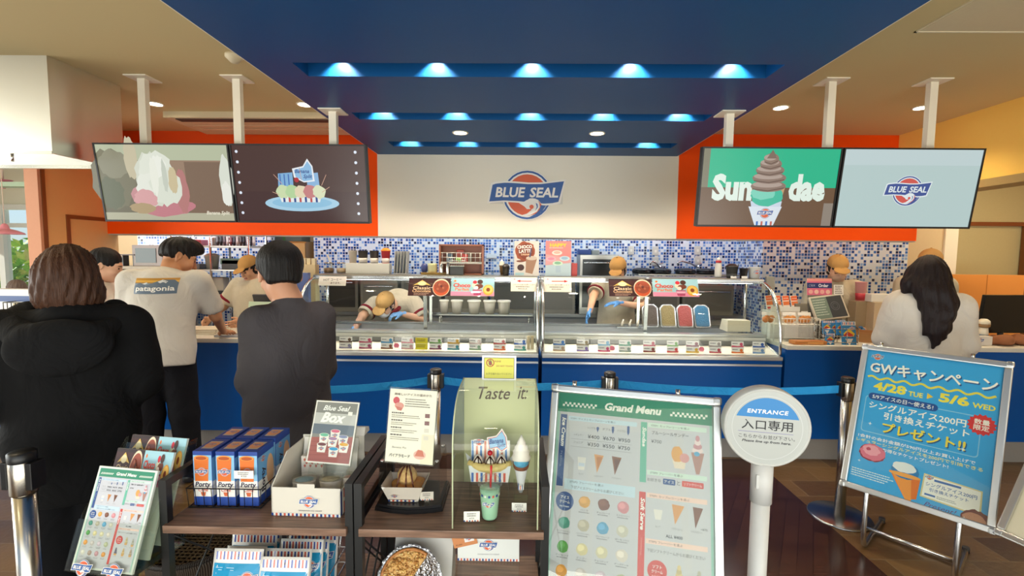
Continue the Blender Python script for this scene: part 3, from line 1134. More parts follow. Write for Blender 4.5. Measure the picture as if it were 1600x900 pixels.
def case(x0, x1, label, side):
    w = x1 - x0
    t = thing('gelato_case', label, 'display case', ((x0 + x1) / 2, FY, 0), 0, 'curved glass gelato cases')
    L, Rr = -w / 2, w / 2
    bx = G('#06509c').bb(L, Rr, 0.0, 0.86, KT, 0.772).build('base_cabinet', MBLUE, t)
    G('#06509c').bb(L, Rr, -0.006, 0.05, 0.79, 0.818).build('upper_band', MBLUE, t)
    G('#d6d9dc').bb(L, Rr, -0.008, 0.05, 0.772, 0.788).build('silver_strip', 'brushed', t)
    G('#d8d6d0').bb(L, Rr, -0.014, 0.07, 0.819, 0.85, 0.004).build('front_sill', 'brushed', t)
    G('#8f8c88').bb(L, Rr, 0.04, 0.8, 0, KT).build('kick_plate', 'satin', t)
    # inside: pale deck sloping up to the tank rim, dark well behind it
    G('#e9e6dc').prismx([(0.05, 0.80), (0.05, 0.853), (0.24, 0.90), (0.24, 0.96), (0.30, 0.965), (0.30, 0.80)], L + 0.01, Rr - 0.01).build('deck', 'gloss', t)
    G('#6b6d6a').bb(L + 0.02, Rr - 0.02, 0.205, 0.238, 0.902, 0.935).build('air_grille', 'satin', t)
    G('#c9c7c0').bb(L + 0.01, Rr - 0.01, 0.24, 0.32, 0.962, 0.985, 0.004).bb(L + 0.01, Rr - 0.01, 0.74, 0.82, 0.962, 0.985, 0.004).build('tank_rim', 'brushed', t)
    G('#b3b1aa').bb(L + 0.01, Rr - 0.01, 0.30, 0.32, 0.78, 0.96).bb(L + 0.01, Rr - 0.01, 0.74, 0.86, 0.78, 0.96).bb(L + 0.01, Rr - 0.01, 0.30, 0.8, 0.772, 0.785).build('tank', 'satin', t)
    # top
    G('#b8b0a0').bb(L, Rr, 0.36, 0.66, GT - 0.012, GT + 0.012, 0.004).build('top_shelf', 'brushed', t)
    G('#e3e2dd').bb(L, Rr, 0.352, 0.372, GT - 0.03, GT + 0.004, 0.003).build('top_rail', 'metal', t)
    G('#eef4ff').bb(L + 0.06, Rr - 0.06, 0.40, 0.43, GT - 0.034, GT - 0.014).build('light_tube', 'lamp', t)
    # curved front pane and end panes
    c = glass_curve()
    g_ = G()
    for (ya, za), (yb_, zb_) in zip(c, c[1:]):
        g_.add([(L + 0.012, ya, za), (Rr - 0.012, ya, za), (Rr - 0.012, yb_, zb_), (L + 0.012, yb_, zb_)], [(0, 1, 2, 3)], True)
    g_.build('curved_pane', 'glass', t)
    for X, nm in ((L + 0.006, 'end_pane'), (Rr - 0.006, 'end_pane')):
        poly = c + [(0.66, GT - 0.02), (0.66, GB + 0.1), (0.05, GB)]
        G().prismx(poly, X - 0.003, X + 0.003).build(nm, 'glass', t)
        G('#d7d9d6').tube([(X, y, z) for y, z in c], 0.012, 8).tube([(X, 0.64, 0.98), (X, 0.64, GT)], 0.014, 8).tube([(X, 0.03, GB), (X, 0.62, 0.99)], 0.009, 8).build('end_frame', 'metal', t)
    # service side sliding frame and centre posts
    G('#cfcfc8').bb(L, Rr, 0.63, 0.66, GT - 0.05, GT - 0.015).bb(L, Rr, 0.63, 0.66, 0.985, 1.005).build('service_frame', 'metal', t)
    for fx in side:
        X = L + w * fx
        G('#d9dad4').box((X, 0.36, 1.21), (0.03, 0.02, 0.50), (R(4), 0, 0)).bb(X - 0.012, X + 0.012, 0.62, 0.645, 0.98, GT).build('mullion', 'metal', t)
    return t


case(xcl, xcm - 0.015, 'curved glass gelato case with a scooper leaning inside it', (0.5,))
case(xcm + 0.015, xcr, 'curved glass gelato case with coloured tubs, beside the till counter', (0.48,))
light('AREA', 'case_tube', ((xcl + xcm) / 2, FY + 0.415, GT - 0.04), 5, (0.95, 0.97, 1), (0, 0, 0), xcm - xcl - 0.2, 0.03)
light('AREA', 'case_tube', ((xcr + xcm) / 2, FY + 0.415, GT - 0.04), 5, (0.95, 0.97, 1), (0, 0, 0), xcr - xcm - 0.2, 0.03)
# staff side shelving under the tiled wall
t = thing('back_counter', 'long steel back counter under the tiled wall', 'counter', (0.9, 5.18, 0))
G('#b9b6ae').bb(-3.2, 1.6, 0, 0.3, 0.95, 0.99, 0.004).build('worktop', 'brushed', t)
G('#8b8a86').bb(-3.2, 1.6, 0.02, 0.3, 0.1, 0.95).build('cabinet', 'satin', t)
G('#55534f').bb(-3.1, 1.5, 0.05, 0.28, 0, 0.1).build('plinth', 'satin', t)

# ------------------------------------------------------------------ queue posts and belt
def queue_post(x, y, label, h=0.9, group='steel queue posts'):
    t = thing('queue_post', label, 'queue post', (x, y, 0), 0, group)
    pr = [(0.0, 0.012), (0.17, 0.012), (0.178, 0.008), (0.18, 0.0)]
    G('#9a9a9c').lathe(list(reversed(pr)), n=36).build('base', 'metal', t)
    G('#c4bfb6').cyl((0, 0, 0.012), (0, 0, h - 0.13), 0.031).build('tube', 'metal', t)
    G('#bdb6aa').lathe([(0.034, h - 0.14), (0.036, h - 0.135), (0.036, h - 0.01), (0.031, h - 0.004), (0.0, h - 0.003)]).build('head', 'metal', t)
    for sg in (1, -1):
        G('#141416').bb(sg * 0.03, sg * 0.052, -0.024, 0.024, h - 0.12, h - 0.03, 0.003).build('belt_clip', 'satin', t)
    G('#101012').lathe([(0.036, h - 0.03), (0.037, h - 0.028), (0.037, h - 0.001), (0.03, h + 0.004), (0.0, h + 0.005)]).build('cap', 'satin', t)
    return t


pa, pb, pc, pd = atz(681, 577, .9), atz(953, 582, .9), atz(1325, 590, .9), atz(34, 706, .985)
queue_post(pa.x, pa.y, 'black topped queue post in front of the gelato case, beside the waving info stand')
queue_post(pb.x, pb.y, 'black topped queue post behind the big white menu stand')
queue_post(pc.x, pc.y, 'queue post with a round base just beside the blue campaign board')
queue_post(pd.x, pd.y, 'polished queue post standing by the person in the black hooded jacket', .985)
pe = atz(392, 588, .9)
queue_post(pe.x, pe.y, 'queue post mostly hidden by the man in the charcoal sweater')


def belt(a, b, label, sag=0.03):
    g = G('#2f97da')
    n = 12
    vs = []
    for i in range(n + 1):
        f = i / n
        p = a.lerp(b, f)
        z = 0.9 - 0.075 - sag * 4 * f * (1 - f)
        vs += [(p.x, p.y, z - 0.024), (p.x, p.y, z + 0.024), (p.x, p.y + 0.002, z - 0.024), (p.x, p.y + 0.002, z + 0.024)]
    for i in range(n):
        k = 4 * i
        g.add(vs[k:k + 8], [(0, 4, 5, 1), (2, 3, 7, 6), (1, 5, 7, 3), (0, 2, 6, 4)], False)
    one(g, 'queue_belt', 'cloth', label, 'queue belt', group='blue queue belts')


e = Vector((0.0535, 0, 0))
belt(pa + e, pb - e, 'blue queue belt stretched behind the clear tasting case')
belt(pb + e, pc - e, 'blue queue belt stretched across the gelato case toward the campaign board')
belt(pe + e, pa - e, 'blue queue belt running behind the man in charcoal')

# ------------------------------------------------------------------ people: smooth bodies grown from an implicit surface
def V3(*a):
    return np.array(a, float)


class Field:
    """a smooth union of rounded shapes, meshed as one continuous surface"""

    def __init__(s, res, k=0.03):
        s.res, s.k, s.pr = res, k, []

    def cap(s, a, b, ra, rb=None, flat=None, k=None, op='u'):
        """tapered limb from a to b; flat = (direction, factor) squeezes it along a direction"""
        s.pr.append(('c', np.array(a, float), np.array(b, float), ra, ra if rb is None else rb, flat, k, op))
        return s

    def ell(s, c, r, ax=None, k=None, op='u'):
        """ellipsoid; ax: 3 rows = its axes"""
        s.pr.append(('e', np.array(c, float), np.array(r, float), np.eye(3) if ax is None else np.array(ax, float), None, None, k, op))
        return s

    def half(s, p, n, k=None):
        """cuts away what lies on the side n points to"""
        s.pr.append(('h', np.array(p, float), np.array(n, float) / np.linalg.norm(n), 0, 0, None, k, 'x'))
        return s

    def bounds(s):
        lo, hi = np.full(3, 1e9), np.full(3, -1e9)
        for p in s.pr:
            if p[7] != 'u':
                continue
            if p[0] == 'c':
                m = max(p[3], p[4]) * (1 if p[5] is None else max(1, p[5][1]))
                lo = np.minimum(lo, np.minimum(p[1], p[2]) - m)
                hi = np.maximum(hi, np.maximum(p[1], p[2]) + m)
            else:
                m = max(p[2])
                e = np.sqrt(((p[3] * p[2][:, None]) ** 2).sum(0))
                lo, hi = np.minimum(lo, p[1] - e), np.maximum(hi, p[1] + e)
        return lo - 0.03, hi + 0.03

    def mesh(s, fold=None):
        lo, hi = s.bounds()
        n = np.ceil((hi - lo) / s.res).astype(int) + 2
        ax = [lo[i] + np.arange(n[i]) * s.res for i in range(3)]
        F = np.full(n, 0.2, np.float32)
        for p in s.pr:
            kk = s.k if p[6] is None else p[6]
            if p[0] == 'h':
                X, Y, Z = np.meshgrid(*ax, indexing='ij', sparse=True)
                d = (X - p[1][0]) * p[2][0] + (Y - p[1][1]) * p[2][1] + (Z - p[1][2]) * p[2][2]
                h = np.maximum(kk - np.abs(F - d), 0) / kk
                F = (np.maximum(F, d) + h * h * kk * 0.25).astype(np.float32)
                continue
            if p[0] == 'c':
                m = max(p[3], p[4]) * (1 if p[5] is None else max(1, p[5][1]))
                b0, b1 = np.minimum(p[1], p[2]) - m, np.maximum(p[1], p[2]) + m
            else:
                e = np.sqrt(((p[3] * p[2][:, None]) ** 2).sum(0))
                b0, b1 = p[1] - e, p[1] + e
            mar = kk + 0.03
            i0 = np.clip(((b0 - mar - lo) / s.res).astype(int), 0, n - 1)
            i1 = np.clip(((b1 + mar - lo) / s.res).astype(int) + 2, 1, n)
            if (i1 <= i0).any():
                continue
            sl = tuple(slice(i0[i], i1[i]) for i in range(3))
            P = np.stack(np.meshgrid(*[ax[i][sl[i]] for i in range(3)], indexing='ij'), -1)
            if p[0] == 'c':
                a, b = p[1], p[2]
                q, ab = P - a, b - a
                if p[5] is not None:
                    dv = np.array(p[5][0], float)
                    dv /= np.linalg.norm(dv)
                    fac = 1 / p[5][1] - 1
                    q = q + (q @ dv)[..., None] * dv * fac
                    ab = ab + (ab @ dv) * dv * fac
                L = ab @ ab + 1e-12
                t = np.clip((q @ ab) / L, 0, 1)
                d = np.linalg.norm(q - t[..., None] * ab, axis=-1) - (p[3] + (p[4] - p[3]) * t)
                if p[5] is not None:
                    d = d * min(1, p[5][1])
            else:
                q = (P - p[1]) @ p[3].T
                k0 = np.linalg.norm(q / p[2], axis=-1)
                k1 = np.linalg.norm(q / p[2] ** 2, axis=-1) + 1e-9
                d = k0 * (k0 - 1) / k1
            f = F[sl]
            if p[7] == 'u':
                h = np.maximum(kk - np.abs(f - d), 0) / kk
                F[sl] = np.minimum(f, d) - h * h * kk * 0.25
            else:
                d = -d
                h = np.maximum(kk - np.abs(f - d), 0) / kk
                F[sl] = np.maximum(f, d) + h * h * kk * 0.25
        if fold:
            X, Y, Z = np.meshgrid(*ax, indexing='ij', sparse=True)
            F = F + fold(X, Y, Z).astype(np.float32)
        F[0], F[-1], F[:, 0], F[:, -1], F[:, :, 0], F[:, :, -1] = (0.2,) * 6
        return surface_net(F, lo, s.res)


def surface_net(F, lo, res):
    ins = F < 0
    n = F.shape
    c = np.zeros(tuple(x - 1 for x in n), np.int8)
    for i in (0, 1):
        for j in (0, 1):
            for k in (0, 1):
                c += ins[i:n[0] - 1 + i, j:n[1] - 1 + j, k:n[2] - 1 + k]
    cells = np.argwhere((c > 0) & (c < 8))
    idx = np.full(c.shape, -1, np.int32)
    idx[tuple(cells.T)] = np.arange(len(cells))
    acc, cnt = np.zeros((len(cells), 3)), np.zeros(len(cells))
    for ax in range(3):
        o = [x for x in range(3) if x != ax]
        for a in (0, 1):
            for b in (0, 1):
                off = np.zeros(3, int)
                off[o[0]], off[o[1]] = a, b
                p0 = cells + off
                p1 = p0.copy()
                p1[:, ax] += 1
                f0, f1 = F[tuple(p0.T)], F[tuple(p1.T)]
                m = (f0 < 0) != (f1 < 0)
                t = np.where(m, f0 / (f0 - f1 + 1e-12), 0)
                q = p0 - cells + 0.0
                q[:, ax] += t
                acc[m] += q[m]
                cnt[m] += 1
    V = lo + (cells + acc / cnt[:, None]) * res
    quads = []
    for ax in range(3):
        o = [(ax + 1) % 3, (ax + 2) % 3]
        s0 = [slice(None)] * 3
        s1 = [slice(None)] * 3
        s0[ax], s1[ax] = slice(0, -1), slice(1, None)
        a, b = ins[tuple(s0)], ins[tuple(s1)]
        e = np.argwhere(a != b)
        e = e[(e[:, o[0]] > 0) & (e[:, o[1]] > 0) & (e[:, o[0]] < n[o[0]] - 1) & (e[:, o[1]] < n[o[1]] - 1)]
        if not len(e):
            continue
        d = []
        for u, v in ((0, 0), (1, 0), (1, 1), (0, 1)):
            w = e.copy()
            w[:, o[0]] -= u
            w[:, o[1]] -= v
            d.append(idx[tuple(w.T)])
        q = np.stack(d, 1)
        fl = a[tuple(e.T)]
        q[~fl] = q[~fl][:, ::-1]
        quads.append(q)
    return V, np.concatenate(quads)


def skinned(name, parts, mat, parent=None, colour='#888888', loc=(0, 0, 0)):
    """parts: [(verts, quads, colour or fn(verts))] -> one smooth mesh"""
    vs, qs, cs, b = [], [], [], 0
    for V, Q, c in parts:
        vs.append(V)
        qs.append(Q + b)
        b += len(V)
        if callable(c):
            cs.append(c(V))
        else:
            cs.append(np.tile(C(c) if isinstance(c, str) else c, (len(V), 1)))
    V, Q, CC = np.concatenate(vs), np.concatenate(qs), np.concatenate(cs)
    V = V - np.array(loc)
    me = bpy.data.meshes.new(name)
    me.vertices.add(len(V))
    me.vertices.foreach_set('co', V.astype(np.float32).ravel())
    me.loops.add(Q.size)
    me.loops.foreach_set('vertex_index', Q.astype(np.int32).ravel())
    me.polygons.add(len(Q))
    me.polygons.foreach_set('loop_start', np.arange(0, Q.size, 4, dtype=np.int32))
    me.polygons.foreach_set('use_smooth', np.ones(len(Q), bool))
    me.update(calc_edges=True)
    a = me.color_attributes.new('Col', 'FLOAT_COLOR', 'POINT')
    a.data.foreach_set('color', np.concatenate([CC, np.ones((len(CC), 1))], 1).astype(np.float32).ravel())
    me.materials.append(M(mat))
    o = bpy.data.objects.new(name, me)
    COL.objects.link(o)
    if parent is not None:
        o.parent = parent
    else:
        o.location = loc
    return o


def rotz(a):
    c, s = math.cos(a), math.sin(a)
    return np.array([[c, -s, 0], [s, c, 0], [0, 0, 1]])


def basis(fwd, up=(0, 0, 1)):
    """rows: right, forward, up"""
    f = np.array(fwd, float)
    f /= np.linalg.norm(f)
    u = np.array(up, float)
    r = np.cross(f, u)
    r /= np.linalg.norm(r)
    u = np.cross(r, f)
    return np.stack([r, f, u])


def hand(wr, dirn, palm, side, curl=0.5, sc=1.0, col='#e0b090'):
    """palm, four bent fingers of unequal length and a thumb from the side of the palm. dirn: along the fingers;
    palm: the way the palm faces; side: +1 the thumb lies along dirn x palm"""
    d = np.array(dirn, float)
    d /= np.linalg.norm(d)
    p = np.array(palm, float)
    p = p - d * (p @ d)
    p /= np.linalg.norm(p)
    t = np.cross(d, p) * side
    f = Field(0.0042, 0.008)
    w = np.array(wr, float)
    f.cap(w - d * 0.03, w + d * 0.01, 0.024 * sc, 0.026 * sc, (p, 0.75))
    f.cap(w + d * 0.02 + t * 0.016, w + d * 0.072 * sc + t * 0.026, 0.019 * sc, 0.016 * sc, (p, 0.8), 0.02)
    f.cap(w + d * 0.02 - t * 0.014, w + d * 0.068 * sc - t * 0.026, 0.019 * sc, 0.015 * sc, (p, 0.8), 0.02)
    for i, L in enumerate((0.068, 0.076, 0.071, 0.056)):
        o = (0.030 - 0.020 * i) * sc
        b = w + d * (0.078 - 0.004 * abs(i - 1)) * sc + t * o
        a, q = 0.0, b
        dd = d + t * (0.07 - 0.05 * i)
        for j, fr in enumerate((0.42, 0.32, 0.26)):
            a += curl * (0.6, 0.8, 0.6)[j]
            v = dd * math.cos(a) + p * math.sin(a)
            e = q + v * L * fr * sc * 1.05
            f.cap(q, e, (0.0088 - 0.0007 * j) * sc, (0.0081 - 0.0008 * j) * sc, None, 0.006)
            q = e
    th = w + d * 0.022 * sc + t * 0.026 * sc
    k1 = th + (d * 0.55 + t * 0.65 + p * 0.35) * 0.040 * sc
    k2 = k1 + (d * 0.85 + t * 0.25 + p * 0.45) * 0.030 * sc
    f.cap(th, k1, 0.0125 * sc, 0.0105 * sc, None, 0.014)
    f.cap(k1, k2, 0.0100 * sc, 0.0082 * sc, None, 0.006)
    return (*f.mesh(), col)


def head_parts(hc, fwd, skin, sc=1.0, up=(0, 0, 1), mask=None, neck=None, closed=False, lips='#b06a60', res=0.0055):
    """a head with brow, nose, mouth, chin and ears; colours are the skin's, lips', brows' and eyes' own"""
    B = basis(fwd, up)
    r, f, u = B
    hc = np.array(hc, float)
    g = Field(res, 0.02)
    L = lambda x, y, z: hc + (r * x + f * y + u * z) * sc
    E = lambda c, rad, k=None, op='u': g.ell(L(*c), np.array(rad) * sc, B, k, op)
    E((0, -0.012, 0.035), (0.076, 0.096, 0.088))
    E((0, 0.028, -0.035), (0.060, 0.066, 0.082), 0.03)
    E((0, 0.062, -0.088), (0.028, 0.026, 0.022), 0.03)
    E((0, 0.078, 0.022), (0.055, 0.018, 0.014), 0.02)
    for s_ in (-1, 1):
        E((s_ * 0.032, 0.094, 0.0), (0.019, 0.013, 0.012), 0.012, 'x')
        E((s_ * 0.032, 0.080, -0.001), (0.0145, 0.0125, 0.0105), 0.004)
        E((s_ * 0.042, 0.066, -0.030), (0.022, 0.020, 0.02), 0.025)
        E((s_ * 0.077, -0.012, -0.005), (0.010, 0.019, 0.031), 0.008)
        E((s_ * 0.083, -0.008, -0.004), (0.005, 0.010, 0.018), 0.004, 'x')
    g.cap(L(0, 0.088, 0.008), L(0, 0.110, -0.034), 0.008 * sc, 0.0125 * sc, None, 0.014)
    E((0, 0.094, -0.060), (0.022, 0.010, 0.006), 0.006)
    E((0, 0.092, -0.069), (0.020, 0.010, 0.006), 0.006)
    if neck is not None:
        g.cap(L(0, -0.022, -0.06), neck, 0.054 * sc, 0.060, None, 0.03)
    Vv, Q = g.mesh()
    sk, lp, br, ey = (np.array(C(x)) for x in (skin, lips, '#3a2a22', '#1c1412'))

    def paint(V):
        q = ((V - hc) @ B.T) / sc
        c = np.tile(sk, (len(V), 1))
        m = (np.abs(q[:, 0]) < 0.021) & (q[:, 1] > 0.085) & (q[:, 2] < -0.055) & (q[:, 2] > -0.074)
        c[m] = lp
        m = (np.abs(np.abs(q[:, 0]) - 0.033) < 0.018) & (q[:, 1] > 0.07) & (np.abs(q[:, 2] - 0.021 + 0.12 * np.abs(np.abs(q[:, 0]) - 0.03)) < 0.0042)
        c[m] = br
        m = (np.abs(np.abs(q[:, 0]) - 0.032) < 0.013) & (q[:, 1] > 0.078) & (np.abs(q[:, 2] + 0.001) < (0.002 if closed else 0.005))
        c[m] = ey
        return c
    return (Vv, Q, paint), (hc, B, L, sc)


def shell(res, L, sc, B, ells, cuts=(), fold=None, k=0.02):
    g = Field(res, k)
    for c, rad in ells:
        g.ell(L(*c), np.array(rad) * sc, B)
    for c, rad in cuts:
        g.ell(L(*c), np.array(rad) * sc, B, 0.008, 'x')
    return g, L


def J(h=1.70):
    k = h / 1.70
    d = dict(pelvis=(0, 0, .95), waist=(0, .01, 1.09), chest=(0, 0, 1.27), neckb=(0, -.015, 1.43), head=(0, .03, 1.575),
             shL=(-.175, -.005, 1.385), elL=(-.225, -.02, 1.12), wrL=(-.235, .05, .88), shR=(.175, -.005, 1.385), elR=(.225, -.02, 1.12), wrR=(.235, .05, .88),
             hiL=(-.088, 0, .92), knL=(-.095, .02, .50), anL=(-.095, -.02, .085), hiR=(.088, 0, .92), knR=(.095, .02, .50), anR=(.095, -.02, .085))
    return {a: np.array(b) * k for a, b in d.items()}


def torso(f, j, rt, fw, grow=0.0, wide=1.0, k=0.05):
    """the trunk's masses along the bent spine"""
    pl, wa, ch, nb = j['pelvis'], j['waist'], j['chest'], j['neckb']
    def ax(a, b):
        u = b - a
        u = u / np.linalg.norm(u)
        r = rt - u * (rt @ u)
        r /= np.linalg.norm(r)
        return np.stack([r, np.cross(u, r), u])
    g = grow
    f.ell(pl, (0.163 * wide + g, 0.115 * wide + g, 0.13 + g), ax(pl, wa), k)
    f.ell(wa, (0.142 * wide + g, 0.105 * wide + g, 0.16), ax(pl, ch), k)
    f.ell(ch, (0.165 * wide + g, 0.115 * wide + g, 0.19 + g * .5), ax(wa, nb), k)
    f.cap(j['shL'], j['shR'], 0.058 + g * .6, None, None, k)
    f.cap((j['shL'] + j['shR']) / 2, nb, 0.062 + g * .5, 0.056 + g * .3, None, k)


def folds(amp=0.005, sc=1.0, seed=0):
    rr = np.random.RandomState(seed)
    ws = [(rr.uniform(-1, 1, 3) * np.array([16, 16, 9]) * sc, rr.uniform(0, 6.28)) for _ in range(6)]

    def fn(X, Y, Z):
        o = 0
        for w, ph in ws:
            o = o + np.sin(X * w[0] + Y * w[1] + Z * w[2] + ph + 1.3 * np.sin(Z * 11 * sc + X * 7))
        return o * amp / 3.0
    return fn


def person(label, loc, yaw, h=1.70, joints=None, skin='#d9a684', top='#888888', sleeve=1.0, sleeve_w=0.015, hem=-0.06, loose=0.02, pants='#17171a', shoe='#222222', wide=1.0, legw=1.0,
           headdir=None, headup=(0, 0, 1), neckskin=True, fold=0.005, hands=None, mask=None, lips='#b06a60', seed=1, pant_len=1.0, cuff=None, res=0.0085, group=None, collar=None, glove=None, hsc=1.0):
    """joints: changes to the standing pose, in the person's own space (x right, y the way they face). Returns the thing and what its hair needs"""
    j = J(h)
    for a, b in (joints or {}).items():
        j[a] = np.array(b, float)
    Rz = rotz(yaw)
    o = np.array([loc[0], loc[1], loc[2] if len(loc) > 2 else 0.0])
    w = {a: Rz @ b + o for a, b in j.items()}
    rt, fw = Rz @ V3(1, 0, 0), Rz @ V3(0, 1, 0)
    hd = Rz @ np.array(headdir if headdir is not None else (0, 1, -0.05), float)
    hu = Rz @ np.array(headup, float)
    # body
    f = Field(res, 0.03)
    torso(f, w, rt, fw, -0.012, wide)
    f.cap(w['neckb'], w['head'] + hu * -0.06 - hd / np.linalg.norm(hd) * 0.02, 0.057, 0.054, None, 0.03)
    for s_ in 'LR':
        f.cap(w['sh' + s_], w['el' + s_], 0.046, 0.038, None, 0.03)
        f.cap(w['el' + s_], w['wr' + s_], 0.039, 0.026, None, 0.02)
        f.cap(w['hi' + s_], w['kn' + s_], 0.074, 0.052, None, 0.04)
        f.cap(w['kn' + s_], w['an' + s_], 0.050, 0.034, None, 0.02)
        f.cap(w['an' + s_] + V3(0, 0, -.03), w['an' + s_] + fw * 0.10 + V3(0, 0, -.055), 0.036, 0.026, None, 0.02)
    parts = [(*f.mesh(), skin)]
    hp, hinfo = head_parts(w['head'], hd, skin, h / 1.70 * hsc, hu, mask, w['neckb'] + V3(0, 0, .02), lips=lips)
    parts.append(hp)
    for s_, sd in (('L', -1), ('R', 1)):
        hs = (hands or {}).get(s_)
        if hs == 0:
            continue
        fd = w['wr' + s_] - w['el' + s_]
        fd /= np.linalg.norm(fd)
        if hs:
            d_, p_, cu = Rz @ np.array(hs[0], float), Rz @ np.array(hs[1], float), hs[2]
        else:
            d_, p_, cu = fd, -rt * sd, 0.45
        parts.append(hand(w['wr' + s_] + fd * 0.012, d_, p_, (1 if np.cross(d_, p_) @ fw > 0 else -1) if not (hs and len(hs) > 3) else hs[3], cu, h / 1.7, glove or skin))
    t = skinned('person', parts, 'skin', None, loc=o)
    tag(t, label, 'person', group)
    # top
    g = Field(res, 0.03)
    torso(g, w, rt, fw, loose, wide)
    up = w['chest'] - w['pelvis']
    up /= np.linalg.norm(up)
    hemp = w['pelvis'] + up * hem
    g.cap(w['chest'] - up * 0.02, hemp, 0.158 * wide + loose, 0.168 * wide + loose, (fw, 0.72), 0.05)
    for s_ in 'LR':
        sh, el, wr = w['sh' + s_], w['el' + s_], w['wr' + s_]
        if sleeve <= 1.0:
            e = sh + (el - sh) * sleeve
            g.cap(sh, e, 0.062 + sleeve_w, 0.050 + sleeve_w * 1.5, None, 0.045)
        else:
            e = el + (wr - el) * (sleeve - 1)
            g.cap(sh, el, 0.060 + sleeve_w, 0.048 + sleeve_w, None, 0.045)
            g.cap(el, e, 0.048 + sleeve_w, 0.034 + sleeve_w, None, 0.03)
        # open end of the sleeve
        sd = el - sh if sleeve <= 1.0 else wr - el
        sd = sd / np.linalg.norm(sd)
        g.ell(e + sd * 0.04, (0.075, 0.075, 0.042), basis(sd)[[0, 2, 1]], 0.004, 'x')
    g.half(hemp, -up, 0.006)
    nb = w['neckb']
    nd = w['head'] - nb
    nd /= np.linalg.norm(nd)
    g.ell(nb + nd * 0.075, (0.082, 0.085, 0.06), basis(fw)[[0, 1, 2]], 0.01, 'x')
    skinned('shirt', [(*g.mesh(folds(fold, 1, seed)), top)], 'cloth', t, loc=o)
    if cuff:
        for s_ in 'LR':
            sh, el, wr = w['sh' + s_], w['el' + s_], w['wr' + s_]
            e = sh + (el - sh) * sleeve
            d = (el - sh) / np.linalg.norm(el - sh)
            cc = Field(0.006, 0.006)
            cc.cap(e - d * 0.012, e - d * 0.004, 0.056 + sleeve_w * 1.5, None, None)
            cc.half(e - d * 0.002, d, 0.004)
            cc.half(e - d * 0.03, -d, 0.004)
            skinned('sleeve_cuff', [(*cc.mesh(), cuff)], 'cloth', t, loc=o)
    if collar:
        cc = Field(0.006, 0.012)
        for a in np.linspace(-2.4, 2.4, 15):
            q = nb + nd * 0.01 + (rt * math.sin(a) * 0.076 + fw * math.cos(a) * 0.074) + V3(0, 0, -0.012 - 0.05 * max(0, math.cos(a)))
            cc.ell(q, (0.02, 0.02, 0.024))
        skinned('collar', [(*cc.mesh(), collar)], 'cloth', t, loc=o)
    # trousers and shoes
    g = Field(res, 0.03)
    g.ell(w['pelvis'] + V3(0, 0, -.02), (0.166 * wide + .006, 0.122 * wide + .006, 0.14), np.stack([rt, fw, V3(0, 0, 1)]), 0.04)
    for s_ in 'LR':
        g.cap(w['hi' + s_], w['kn' + s_], 0.088 * legw, 0.070 * legw, None, 0.04)
        g.cap(w['kn' + s_], w['kn' + s_] + (w['an' + s_] - w['kn' + s_]) * pant_len, 0.070 * legw, 0.058 * legw, None, 0.03)
        g.half(w['kn' + s_] + (w['an' + s_] - w['kn' + s_]) * (pant_len + 0.02) + V3(0, 0, 0), (0, 0, -1), 0.005) if s_ == 'L' else None
    skinned('trousers', [(*g.mesh(folds(0.006, 1.2, seed + 9)), pants)], 'cloth', t, loc=o)
    for s_ in 'LR':
        g = Field(0.007, 0.02)
        a = w['an' + s_]
        g.cap(a + V3(0, 0, -.045) - fw * .03, a + V3(0, 0, -.055) + fw * .13, 0.042, 0.036, None, 0.03)
        g.half((0, 0, o[2] + 0.005), (0, 0, -1), 0.006)
        skinned('shoe', [(*g.mesh(), shoe)], 'satin', t, loc=o)
    return t, hinfo, w, (rt, fw, up), o


def hair(t, info, o, ells, cuts, colour, name='hair', amp=0.003, freq=70, res=0.006, k=0.02, mat='hair', extra=None, rootdark=None):
    hc, B, L, sc = info
    g = Field(res, k)
    for c, rad in ells:
        g.ell(L(*c), np.array(rad) * sc, B)
    if extra:
        extra(g)
    for c, rad in cuts:
        g.ell(L(*c), np.array(rad) * sc, B, 0.01, 'x')

    def fn(X, Y, Z):
        a = (X - hc[0]) * B[0][0] + (Y - hc[1]) * B[0][1]
        b = (X - hc[0]) * B[1][0] + (Y - hc[1]) * B[1][1]
        th = np.arctan2(a, b + 1e-6)
        return amp * (np.sin(th * freq / 4 + 2.0 * np.sin(Z * 25) + Z * 9) + 0.6 * np.sin(th * freq / 2.1 - Z * 14 + 1))
    return skinned(name, [(*g.mesh(fn), colour)], mat, t, loc=o)


def cap_hat(t, info, o, colour='#c99a58', tilt=0.0, name='cap'):
    hc, B, L, sc = info
    g = Field(0.0055, 0.012)
    g.ell(L(0, -0.012, 0.05), np.array((0.088, 0.106, 0.092)) * sc, B)
    g.half(L(0, 0, 0.040), -B[2], 0.006)
    g.ell(L(0, 0.115, 0.043), np.array((0.068, 0.062, 0.009)) * sc, np.stack([B[0], B[1] * math.cos(.15) - B[2] * math.sin(.15), B[2] * math.cos(.15) + B[1] * math.sin(.15)]), 0.008)
    c = skinned(name, [(*g.mesh(), colour)], 'cloth', t, loc=o)
    G(colour).ball(tuple(L(0, -0.012, 0.143) - o), 0.008, 10).build('cap_button', 'cloth', c)
    return c


